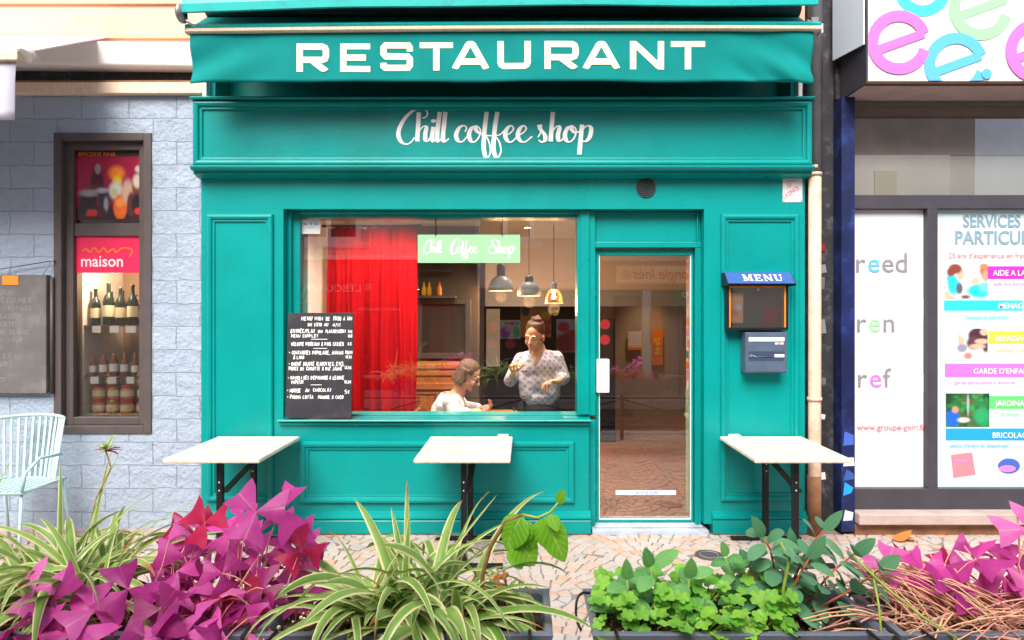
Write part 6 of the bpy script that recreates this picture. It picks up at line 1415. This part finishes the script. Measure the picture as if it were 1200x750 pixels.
for i in range(80):
    a = -1.75 + i * 3.5 / 79; x, y = math.sin(a), math.cos(a)     # y>0 is the back of the head
    ln = rnd(-.100, -.070) if y > -.3 else rnd(-.06, -.04)
    locks.append(((x * .03, .01 + y * .03, .112), (x * .082, .018 + y * .088, .03), (x * rnd(.082, .096), .02 + y * rnd(.075, .095), ln), .008, .006))
hairmesh(hc2, Rh2, 1.0, [((0, .024, .038), (.080, .092, .086)), ((0, .042, -.035), (.079, .066, .080))], 'hair_grey', 'hair', W2, locks,
         lambda q: q.y < -.035 and q.z < .060 or (q.y < -.052 and q.z < .07))
mb = MB('black_metal')
def hp2(x, y, z): return hc2 + Rh2 @ Vector((x, y, z))
for sx in (-1, 1):
    mb.tube([hp2(sx * .031 + .023 * math.cos(a), -.096 + .006 * abs(math.cos(a)), -.008 + .017 * math.sin(a)) for a in [k * PI / 8 for k in range(17)]], .0022, seg=6); mb.tube([hp2(sx * .055, -.090, -.002), hp2(sx * .074, -.04, .0), hp2(sx * .080, .02, -.002)], .0022, seg=6)
mb.tube([hp2(-.009, -.099, -.004), hp2(0, -.102, -.001), hp2(.009, -.099, -.004)], .0022, seg=6); mb.build('glasses', W2)
# her chair
c_ = thing('indoor_chair', 'dark wooden chair under the seated woman inside the window', 'chair', (hip.x, yT, .031)); mb = MB('wood_warm_dark'); mb.box(hip.x - .2, hip.x + .22, yT - .2, yT + .2, .36, .392); mb.build('seat', c_, bevel=.005)
mb = MB('wood_warm_dark'); mb.box(hip.x - .235, hip.x - .205, yT - .19, yT + .19, .62, .78); mb.build('backrest', c_, bevel=.005)
for x, z1_ in ((hip.x - .22, .79), (hip.x + .2, .36)):
    for sy in (-1, 1): mb = MB('wood_warm_dark'); mb.box(x - .018, x + .018, yT + sy * .19 - .0, yT + sy * .19 + .035, .031, z1_ - .001 if z1_ > .5 else .3595); mb.build('leg', c_)
# ------------------------------------------------------------------ flower boxes on the railing
random.seed(21)
YB0, YB1, ZR = -2.93, -2.68, .78
def smooth3(P, n=5):
    xy = smooth_pts([(p[0], p[1]) for p in P], n); xz = smooth_pts([(p[0], p[2]) for p in P], n); return [(a[0], a[1], b[1]) for a, b in zip(xy, xz)]
def planter(x0, x1, label):
    t = thing('planter_box', label, 'planter', ((x0 + x1) / 2, (YB0 + YB1) / 2, ZR - .19), 'flower boxes hanging on the railing')
    mb = MB('planter'); w = .010
    def ring(z, o): return [(x0 - o, YB0 - o, z), (x1 + o, YB0 - o, z), (x1 + o, YB1 + o, z), (x0 - o, YB1 + o, z)]
    prof = [(-.19, -.03), (-.012, -.004), (-.012, .006), (0, .008), (.002, .004), (.002, -.010), (-.004, -.014), (-.19, -.038)]
    vs = []
    for z, o in prof: vs += ring(ZR + z, o)
    fs = []
    for i in range(len(prof) - 1):
        for k in range(4): fs.append((4 * i + k, 4 * i + (k + 1) % 4, 4 * i + 4 + (k + 1) % 4, 4 * i + 4 + k))
    fs.append((3, 2, 1, 0)); mb.add(vs, fs); mb.build('box', t)
    mb = MB('soil'); nx, ny = 40, 12; vs = []; fs = []
    for i in range(nx + 1):
        for j in range(ny + 1):
            x = x0 + .018 + (x1 - x0 - .036) * i / nx; y = YB0 + .018 + (YB1 - YB0 - .036) * j / ny; vs.append((x, y, ZR - .035 + .014 * noise.noise(Vector((x * 14, y * 14, 0))) + .006 * noise.noise(Vector((x * 60, y * 60, 3)))))
    for i in range(nx):
        for j in range(ny): fs.append((i * (ny + 1) + j, (i + 1) * (ny + 1) + j, (i + 1) * (ny + 1) + j + 1, i * (ny + 1) + j + 1))
    mb.add(vs, fs, None, True)
    for i in range(260):
        mb.ell((rnd(x0 + .02, x1 - .02), rnd(YB0 + .02, YB1 - .02), ZR - .030 + rnd(0, .012)), rnd(.003, .006), random.choice(['soil', 'soil', 'label_cream', 'stem_brown']), nu=6, nv=4)
    mb.build('soil', t)
    for x in (x0 + .05, x1 - .05):
        mb = MB('black_metal'); mb.tube([(x, YB0 - .005, ZR - .19), (x, -3.03, ZR - .2), (x, -3.05, ZR + .0), (x, -3.0, ZR + .013), (x, YB0 + .0, ZR + .008)], .0045, seg=8); mb.build('hook', t)
    mb = MB('black_metal'); a = x0 - .010; mb.tube([Vector(q) for q in smooth3([(a + .02, YB1 - .03, ZR + .004), (a - .004, YB1 - .035, ZR + .006), (a - .020, YB1 - .05, ZR - .01), (a - .022, YB1 - .07, ZR - .05), (a - .010, YB1 - .085, ZR - .075)])], .0035, seg=8); mb.build('watering_tube', t)
    return t
planter(-1.44, -.71, 'grey plastic flower box of purple leaves at the left of the railing')
planter(-.665, .062, 'grey plastic flower box with the striped spider plant, left of the gap')
planter(.175, .900, 'grey plastic flower box with clover leaved and rubbery green plants, right of the gap')
planter(.935, 1.66, 'grey plastic flower box full of dry pink stalks at the right edge')
def P3(px, py, dist): return Vector(((px - 615) / FPX * dist, CY + dist, CZ + (365 - py) / FPX * dist))
# spider plants
def blade(mb, base, az, el, Lg, Wd, droop, m='leaf_spider', fold=.35, twist=0, seg=14):
    p = Vector(base); vs, lv, fs = [], [], []; rd = random.random(); curv = droop / Lg
    e = el; a = az
    for i in range(seg + 1):
        t = i / seg
        d = Vector((math.cos(a) * math.cos(e), math.sin(a) * math.cos(e), math.sin(e)))
        s = Vector((-math.sin(a), math.cos(a), 0)); n = d.cross(s) * -1
        if n.z < 0 and e > -1.2: n = n
        tw = twist * t; s2 = s * math.cos(tw) + n * math.sin(tw); n2 = n * math.cos(tw) - s * math.sin(tw)
        w = Wd * .5 * min(1, .35 + 2.4 * t) * (1 - t ** 2.6) ** .75 + .0004
        for q in (-1, -.5, 0, .5, 1): vs.append(p + s2 * q * w + n2 * (fold * abs(q) * w)); lv.append((q, t, 0))
        p = p + d * Lg / seg
        e -= curv * Lg / seg * (.35 + 1.5 * t); e = max(e, -1.45)
    for i in range(seg):
        for k in range(4): fs.append((i * 5 + k, i * 5 + k + 1, (i + 1) * 5 + k + 1, (i + 1) * 5 + k))
    mb.add(vs, fs, m, True, rd, lv)
def spider(name, label, c, n, Lr, Wr, loc_sigma=.05, up=(), front=()):
    t = thing(name, label, 'plant', c); mb = MB('leaf_spider'); c = Vector(c)
    for i in range(n):
        az = rnd(0, 2 * PI); el = rnd(.35, 1.35); Lg = rnd(*Lr) * (1.0 if el < 1.1 else .8)
        blade(mb, c + Vector((rnd(-1, 1) * loc_sigma, rnd(-1, 1) * loc_sigma * .6, 0)), az, el, Lg, rnd(*Wr), rnd(.8, 3.2), twist=rnd(-1.3, 1.3), fold=rnd(.15, .5))
    for i in range(n // 5):
        az = rnd(PI + .2, 2 * PI - .2); blade(mb, c + Vector((rnd(-1, 1) * loc_sigma * 1.5, -.03, 0)), az, rnd(.2, .9), rnd(*Lr) * .8, rnd(*Wr), rnd(2.2, 3.4), twist=rnd(-.5, .5))
    for (az, el, Lg, Wd, dr) in up: blade(mb, c + Vector((rnd(-.03, .03), rnd(-.02, .02), 0)), az, el, Lg, Wd, dr, fold=.5, twist=rnd(-.3, .3))
    mb.build('foliage', t)
    mb = MB('leaf_spider_dry')
    for i in range(n // 3): blade(mb, c + Vector((rnd(-1, 1) * loc_sigma, rnd(-1, 1) * .02, -.01)), rnd(0, 2 * PI), rnd(.1, 1.2), rnd(*Lr) * rnd(.35, .75), rnd(.004, .009), rnd(1.5, 3), 'leaf_spider_dry', twist=rnd(-2, 2))
    mb.build('dry_leaf', t); return t
c0_ = P3(487, 712, 1.72)
spider('spider_plant', 'big striped green and cream spider plant arching out of the box in the middle foreground', (c0_.x, -2.80, ZR - .02), 125, (.16, .50), (.018, .044), .13,
       up=[(1.75, 1.35, .36, .020, .35), (2.1, 1.25, .30, .024, .5), (1.5, 1.44, .27, .022, .35), (.28, .92, .40, .022, .15), (.2, .8, .33, .02, .3), (.5, 1.2, .24, .02, .8), (2.7, 1.1, .25, .02, .6), (-.25, .55, .42, .034, 1.3), (-.6, .40, .40, .032, 1.5), (-2.5, .5, .42, .034, 1.2), (-2.8, .4, .42, .03, 1.4), (-2.1, .45, .38, .03, 1.6), (-1.2, .5, .36, .03, 2.2), (3.0, .5, .34, .026, 1.2)])
cb_ = P3(115, 690, 1.86)
spider('spider_plant', 'striped spider plant with tall thin leaves behind the purple leaves at the left', (cb_.x, -2.74, ZR - .01), 90, (.22, .46), (.020, .036), .10,
       up=[(.9, 1.35, .44, .016, .3), (.4, 1.0, .40, .018, .8), (.2, .75, .42, .02, .9), (1.4, 1.42, .42, .014, .25), (.7, 1.2, .36, .018, .9), (2.2, 1.3, .40, .016, .4), (.1, .6, .40, .02, 1.3), (0.3, 1.1, .34, .018, 1.1), (3.0, .9, .36, .016, .8)])
cc_ = P3(5, 700, 1.86)
spider('spider_plant', 'small striped spider plant drooping at the left edge of the photo', (cc_.x, -2.76, ZR), 42, (.18, .34), (.02, .034), .07, up=[(1.0, 1.35, .40, .016, .3), (2.0, 1.2, .3, .016, .6)])
cd_ = P3(590, 720, 1.72)
spider('spider_plant', 'small young spider plant at the right end of the middle flower box', (cd_.x, -2.74, ZR - .01), 20, (.10, .20), (.008, .014), .03)
# hanging plantlet on a runner
pl_ = thing('plantlet', 'pale plantlet with reddish leaves on a thin runner before the blue wall', 'plant', tuple(P3(124, 525, 1.8)))
mb = MB('leaf_spider'); q = P3(124, 528, 1.8)
for i in range(14): blade(mb, q, rnd(0, 6.28), rnd(.1, 1.1), rnd(.03, .06), .012, rnd(.5, 2), 'leaf_spider' if i % 3 else 'leaf_purple_red')
mb.build('foliage', pl_); mb = MB('stalk_dry'); mb.tube(smooth_pts3 if 0 else [P3(100, 640, 1.84), P3(112, 585, 1.84), P3(130, 548, 1.82), q], .0022, seg=6); mb.build('runner', pl_)

# purple oxalis
def trifol(mb, pos, nrm, az, s, m):
    nrm = Vector(nrm).normalized(); x = nrm.orthogonal().normalized(); y = nrm.cross(x); rd = random.random(); fold = rnd(.05, .45); droop = rnd(-.1, .32); wdt = rnd(.54, .64)
    for k in range(3):
        a = az + k * 2 * PI / 3 + rnd(-.12, .12); r = x * math.cos(a) + y * math.sin(a); t = nrm.cross(r); ss = s * rnd(.85, 1.1)
        if random.random() < .06: continue
        def Q(u, v): return Vector(pos) + r * u * ss * math.cos(droop * u * .6) + t * v * ss + nrm * ss * (-.0 - droop * u * u * .55 - fold * abs(v) * .9 + .10 * math.sin(5 * v + 3 * u + rd * 9) * u)
        vs, lv, fs = [], [], []; n = 4
        rows = [(0, .02), (.25, .17), (.5, .33), (.76, wdt * .86), (.97, wdt)]
        for u, w in rows:
            for q in range(-n // 2, n // 2 + 1):
                f = q / (n / 2); uu = u * (1 - .16 * (1 - abs(f)) * u ** 3 - .10 * f * f * (1 if u < .9 else 0)); vs.append(Q(uu, f * w)); lv.append((f, u, 0))
        for i in range(len(rows) - 1):
            for q in range(n): fs.append((i * (n + 1) + q, i * (n + 1) + q + 1, (i + 1) * (n + 1) + q + 1, (i + 1) * (n + 1) + q))
        mb.add(vs, fs, m, True, min(1, max(0, rd + rnd(-.25, .25))), lv)
def oxalis(label, spec, roots, s=(.05, .075), extra=()):
    t = thing('oxalis_plant', label, 'plant', roots[0]); mb = MB('leaf_purple'); ms = MB('stalk_pink'); n = 0
    pts = list(spec) + list(extra)
    for p in pts:
        p, sz = (p if isinstance(p, tuple) else (p, rnd(*s)))
        tilt = Vector((rnd(-.7, .7), rnd(-1.3, .1), rnd(.3, 1))); trifol(mb, p, tilt, rnd(0, 6.28), sz, random.choice(['leaf_purple'] * 5 + ['leaf_purple_dark'] * 2 + ['leaf_pink'] * 2 + ['leaf_purple_red']))
        r0 = Vector(min(roots, key=lambda q: (Vector(q) - Vector(p)).length)) + Vector((rnd(-.09, .09), rnd(-.04, .04), 0)); m_ = r0.lerp(Vector(p), .55) + Vector((rnd(-.02, .02), rnd(-.02, .02), rnd(.0, .05)))
        P = [r0.lerp(m_, k / 4).lerp(m_.lerp(Vector(p), k / 4), k / 4) for k in range(5)] if 0 else [r0, r0.lerp(m_, .55) + Vector((0, 0, .01)), m_, m_.lerp(Vector(p), .55) + Vector((0, 0, .006)), Vector(p)]
        ms.tube(P, [.0022, .0021, .0019, .0017, .0014], seg=5)
    mb.build('foliage', t); ms.build('stalks', t); return t
def volume(x0, x1, top, n, y0=-3.02, y1=-2.62, depth=.20):
    out = []
    for i in range(n):
        px = rnd(x0, x1); y = rnd(y0, y1); dist = y - CY; yt = top(px); f = (y1 - y) / (y1 - y0)
        z = CZ + (365 - yt) / FPX * 1.8 - rnd(0, depth) - f * .20
        out.append(Vector(((px - 615) / FPX * 1.72, y, max(z, ZR - .10))))
    return out
topL = lambda px: 665 if px < 120 else 665 - (px - 120) * .6 if px < 200 else 598 if px < 340 else 598 + (px - 340) * 1.6
rootsL = [(wx(x, -2.8) , -2.8, ZR - .03) for x in (20, 110, 200, 290)]
oxalis('large mass of magenta purple triangular leaves filling the left foreground boxes', volume(-40, 350, topL, 150), rootsL, (.050, .084),
       extra=[(P3(205, 612, 1.72), .075), (P3(300, 600, 1.7), .085), (P3(330, 598, 1.72), .08), (P3(240, 612, 1.7), .075), (P3(20, 730, 1.53), .08), (P3(60, 705, 1.55), .085), (P3(110, 715, 1.54), .08), (P3(45, 745, 1.5), .07), (P3(170, 745, 1.5), .08), (P3(90, 735, 1.52), .085), (P3(150, 690, 1.58), .08), (P3(200, 720, 1.55), .075), (P3(40, 690, 1.58), .075), (P3(260, 700, 1.58), .075)])
topR = lambda px: 655 - (px - 1010) * .12
rootsR = [(wx(x, -2.8), -2.8, ZR - .03) for x in (1050, 1130, 1200)]
oxalis('smaller group of magenta purple triangular leaves above dry stalks at the right edge', [P3(rnd(1015, 1230), rnd(642, 700), rnd(1.68, 1.86)) for i in range(20)], rootsR, (.05, .068), extra=[(P3(1145, 655, 1.7), .085), (P3(1120, 690, 1.66), .08), (P3(1040, 660, 1.76), .07), (P3(1205, 620, 1.7), .085), (P3(1180, 665, 1.7), .08)])
# dry pink stalks
t = thing('dry_stalks', 'tangle of dry pink and straw coloured stalks in the right hand flower box', 'plant', (1.15, -2.8, ZR - .02)); mb = MB('stalk_pink')
for i in range(330):
    if i < 220: a = Vector((rnd(.94, 1.55), rnd(-2.92, -2.7), ZR - .02)); d = Vector((rnd(.05, .30) * random.choice((-1, 1, 1)), rnd(-.14, .06), rnd(-.03, .07)))
    else: a = Vector((rnd(.90, 1.12), rnd(-2.8, -2.68), ZR + .05 + rnd(0, .05))); d = Vector((rnd(.08, .25), rnd(-.16, -.04), rnd(-.14, -.04)))
    m_ = a + d * .5 + Vector((0, 0, rnd(.0, .05))); b = a + d + Vector((0, 0, rnd(-.03, .02)))
    P = [a, a.lerp(m_, .6) + Vector((0, 0, .006)), m_, m_.lerp(b, .5) + Vector((0, 0, .004)), b]
    mb.tube([Vector((p.x, max(p.y, -3.02), max(p.z, ZR - .04 + rnd(0, .01)))) for p in P], rnd(.0012, .0026), random.choice(['stalk_pink', 'stalk_pink', 'stalk_dry', 'p_peach']), 5)
for (a, b) in (((1186, 700), (1192, 600)), ((1165, 705), (1178, 610)), ((1140, 720), (1090, 650)), ((1180, 720), (1130, 640))): mb.tube([P3(*a, 1.72), P3((a[0] + b[0]) / 2 + 6, (a[1] + b[1]) / 2, 1.72), P3(*b, 1.74)], .0022, 'stalk_pink', 6)
mb.build('stalks', t)
# broad leaf sapling
t = thing('broadleaf_sapling', 'young sapling with bright glossy leaves leaning right over the paving', 'plant', tuple(P3(562, 715, 1.72)))
mb = MB('stem_brown'); S = [P3(562, 720, 1.72), P3(566, 672, 1.71), P3(575, 640, 1.7), P3(592, 612, 1.69), P3(612, 603, 1.68), P3(630, 607, 1.68), P3(645, 600, 1.68), P3(655, 588, 1.68)]
S = [Vector(p) for p in S]; mb.tube(S[:5], [.006, .0055, .005, .0045, .004]); mb.tube(S[4:], [.004, .0035, .003, .0025], 'stalk_green'); mb.build('stem', t)
mb = MB('leaf_bright')
for (a, b, w, n_, cu) in [((609, 606), (604, 640), .085, (-.2, -.8, .5), .3), ((600, 625), (583, 632), .0, (0, 0, 1), 0), ((622, 612), (607, 652), .075, (.2, -.9, .3), .3), ((603, 628), (628, 660), .08, (-.1, -.7, .7), .4), ((600, 640), (612, 664), .06, (.3, -.6, .7), .2), ((633, 608), (641, 640), .055, (.1, -.9, .3), .2), ((638, 606), (662, 655), .075, (.2, -.9, .2), .25), ((645, 602), (652, 618), .036, (.3, -.8, .4), .1), ((653, 590), (660, 577), .030, (-.2, -.8, .4), .1), ((612, 604), (590, 640), .09, (-.4, -.8, .5), .35)]:
    if w <= 0: continue
    A = P3(*a, 1.68); B = P3(*b, 1.66); d = B - A; ovate(mb, A, d, n_, max(d.length * 1.12, .05), w, None, curl=cu, fold=.15)
mb.build('foliage', t)
mb = MB('stem_brown'); [mb.tube([P3(583, 716, 1.72), P3(585, 690, 1.70), P3(583, 665, 1.70)], .003), mb.tube([P3(590, 716, 1.73), P3(594, 690, 1.72), P3(590, 668, 1.72)], .003)]
for i in range(8): ovate(mb, P3(586 + rnd(-6, 8), 680 + rnd(-12, 14), 1.7), (rnd(-1, 1), rnd(-.5, .5), rnd(-1, .2)), (0, -1, .3), rnd(.02, .04), .012, 'leaf_spider_dry', curl=1)
one(mb, 'dead_twig', 'withered brown twig with curled dead leaves right of the spider plant', 'twig', loc=tuple(P3(583, 716, 1.72)))
# geranium-like clover leaves
def lobed(mb, pos, nrm, s, m, lobes=5):
    nrm = Vector(nrm).normalized(); x = nrm.orthogonal().normalized(); y = nrm.cross(x); a0 = rnd(0, 6.28); n = lobes * 6; vs = [Vector(pos)]; lv = [(.3, .5, 0)]; cup = rnd(.05, .3)
    for rr in (.5, 1.0):
        for i in range(n):
            a = 2 * PI * i / n; r = s * rr * (1 - (.30 * abs(math.cos(lobes * a / 2)) ** 5 if rr == 1 else .06 * abs(math.cos(lobes * a / 2)) ** 4) + (.03 * math.sin(17 * a) if rr == 1 else 0))
            vs.append(Vector(pos) + (x * math.cos(a + a0) + y * math.sin(a + a0)) * r + nrm * s * (cup * rr * rr + .06 * math.sin(lobes * a) * rr)); lv.append((.3, .5, 0))
    fs = [(0, 1 + i, 1 + (i + 1) % n) for i in range(n)] + [(1 + i, 1 + n + i, 1 + n + (i + 1) % n, 1 + (i + 1) % n) for i in range(n)]
    mb.add(vs, fs, m, True, random.random(), lv)
def geran(label, x0, x1, n, name='clover_plant'):
    t = thing(name, label, 'plant', (wx((x0 + x1) / 2, -2.8), -2.8, ZR - .02)); mb = MB('leaf_geranium'); ms = MB('stalk_green')
    for i in range(n):
        px, y = rnd(x0, x1), rnd(-2.95, -2.68); p = Vector((wx(px, y), y, ZR + rnd(.0, .07))); 
        if y < -2.9: p.z -= .03
        lobed(mb, p, (rnd(-.5, .5), rnd(-.9, .1), 1), rnd(.014, .027), None); r0 = Vector((p.x + rnd(-.05, .05), p.y + rnd(-.0, .05), ZR - .03)); ms.tube([r0, r0.lerp(p, .5) + Vector((rnd(-.01, .01), 0, .01)), p], .0014, seg=5)
    mb.build('foliage', t); ms.build('stalks', t)
geran('bright green low plant with rounded lobed leaves at the left of the right middle box', 698, 800, 85)
geran('bright green low plant with lobed leaves between the ovate leaves and the rubbery shrub', 790, 930, 120)
# ovate leaved seedlings and rubbery shrub
def shrub(label, name, stems, m, Ls, Ws, ms='stalk_green', nl=9):
    t = thing(name, label, 'plant', tuple(stems[0][0])); mb = MB(m); st = MB(ms)
    for P in stems:
        P = [Vector(p) for p in P]; st.tube(P, [.0045 - .0025 * k / (len(P) - 1) for k in range(len(P))], seg=7)
        for i in range(nl):
            f = .18 + .82 * i / (nl - 1); k = min(int(f * (len(P) - 1)), len(P) - 2); q = P[k].lerp(P[k + 1], f * (len(P) - 1) - k); ax = (P[k + 1] - P[k]).normalized()
            a = i * 2.4 + rnd(-.3, .3); o = ax.orthogonal().normalized(); o = Matrix.Rotation(a, 3, ax) @ o
            d = (o * .9 + ax * rnd(.1, .6) + Vector((0, -.15, -.05))).normalized(); nn = (ax * .8 + Vector((0, -.5, .5)) - o * .3)
            ovate(mb, q + d * .008, d, nn, rnd(*Ls) * (1 - .25 * f), rnd(*Ws) * (1 - .2 * f), None, curl=rnd(.1, .7), fold=rnd(.05, .25), point=.95 if m == 'leaf_jade' else .8, pw=.6)
        ovate(mb, P[-1], (P[-1] - P[-2]) + Vector((0, -.01, 0)), (0, -1, .4), rnd(*Ls) * .8, rnd(*Ws) * .7, None, curl=.2)
    mb.build('foliage', t); st.build('stems', t)
shrub('pale green seedling with broad oval leaves at the left of the right middle flower box', 'oval_leaf_plant', [[P3(770, 720, 1.74), P3(768, 690, 1.72), P3(762, 665, 1.7)], [P3(738, 722, 1.72), P3(736, 700, 1.7), P3(735, 680, 1.69)], [P3(805, 722, 1.74), P3(806, 700, 1.72), P3(808, 678, 1.7)]], 'leaf_ovate', (.08, .115), (.045, .06), nl=6)
shrub('pale green seedling with oval leaves rising beside the drain cover, left of the rubbery shrub', 'oval_leaf_plant', [[P3(880, 720, 1.78), P3(862, 680, 1.76), P3(852, 652, 1.75)]], 'leaf_ovate', (.06, .085), (.035, .045), nl=8)
shrub('rubbery dark green leaved shrub with orange stems in front of the right cafe table', 'rubber_shrub', [[P3(912, 725, 1.76), P3(910, 680, 1.75), P3(903, 645, 1.74), P3(895, 630, 1.74)], [P3(915, 725, 1.78), P3(930, 680, 1.77), P3(945, 645, 1.76), P3(965, 622, 1.76)], [P3(920, 725, 1.74), P3(950, 700, 1.72), P3(975, 670, 1.71), P3(1000, 650, 1.71)], [P3(925, 725, 1.72), P3(960, 712, 1.70), P3(1000, 690, 1.69), P3(1030, 668, 1.69)], [P3(905, 725, 1.74), P3(925, 700, 1.70), P3(938, 672, 1.69), P3(948, 655, 1.69)], [P3(915, 725, 1.78), P3(890, 690, 1.77), P3(878, 665, 1.76)], [P3(920, 725, 1.80), P3(935, 690, 1.82), P3(930, 650, 1.82)]], 'leaf_jade', (.072, .100), (.042, .056), 'stem_red', nl=12)
mb = MB('stalk_green'); mb.tube([P3(915, 728, 1.7), P3(918, 690, 1.68), P3(925, 655, 1.68), P3(915, 636, 1.68)], [.005, .0045, .004, .003]); mb.tube([P3(1000, 652, 1.68), P3(1040, 690, 1.62), P3(1080, 722, 1.58), P3(1140, 760, 1.54)], [.003, .003, .0028, .0025]); mb.tube([P3(1022, 668, 1.66), P3(1030, 710, 1.60), P3(1034, 760, 1.56)], .003)
one(mb, 'trailing_stem', 'long yellow green leafless trailing stems crossing the dry stalks at the right', 'stem', loc=tuple(P3(915, 728, 1.7)))
mb = MB('leaf_spider'); q = P3(862, 738, 1.62)
for i in range(9): blade(mb, P3(rnd(780, 870), rnd(715, 735), 1.66), rnd(-3, 0), rnd(.1, .6), rnd(.08, .14), .018, rnd(1, 2))
one(mb, 'stray_blades', 'few cream edged grass like leaves lying among the clover leaved plant', 'leaf', loc=tuple(q))
# ------------------------------------------------------------------ light, sky, camera
w = bpy.data.worlds.new('World'); scene.world = w; w.use_nodes = True; nt = w.node_tree; nt.nodes.clear()
SUN_EL, SUN_AZ = R(48), R(195)      # high veiled sun behind the camera, slightly left
sky = nt.nodes.new('ShaderNodeTexSky'); sky.sky_type = 'NISHITA'; sky.sun_disc = False; sky.sun_elevation = SUN_EL; sky.sun_rotation = SUN_AZ; sky.air_density = .7; sky.dust_density = 4.0; sky.ozone_density = .6
bg = nt.nodes.new('ShaderNodeBackground'); bg.inputs[1].default_value = .12; wo = nt.nodes.new('ShaderNodeOutputWorld')
nt.links.new(sky.outputs[0], bg.inputs[0]); nt.links.new(bg.outputs[0], wo.inputs[0])
sl = bpy.data.lights.new('sun', 'SUN'); sl.energy = 2.5; sl.angle = R(38); sl.color = (1, .95, .88)
so = bpy.data.objects.new('sun', sl); COL.objects.link(so)
d = Vector((math.sin(SUN_AZ) * math.cos(SUN_EL), math.cos(SUN_AZ) * math.cos(SUN_EL), math.sin(SUN_EL)))
so.rotation_euler = d.to_track_quat('Z', 'Y').to_euler(); so.location = d * 20
cam = bpy.data.cameras.new('camera'); co = bpy.data.objects.new('camera', cam); COL.objects.link(co); scene.camera = co
co.location = (CX, CY, CZ); co.rotation_euler = (R(90), 0, 0); cam.sensor_width = 36; cam.lens = FPX / 1200 * 36
cam.shift_x = -15 / 1200; cam.shift_y = -10 / 1200; cam.clip_start = .05; cam.clip_end = 300
scene.view_settings.view_transform = 'Standard'; scene.view_settings.look = 'None'; scene.view_settings.gamma = 1; scene.view_settings.exposure = 1.1
scene.cycles.max_bounces = 10; scene.cycles.transparent_max_bounces = 24; scene.cycles.sample_clamp_indirect = 6
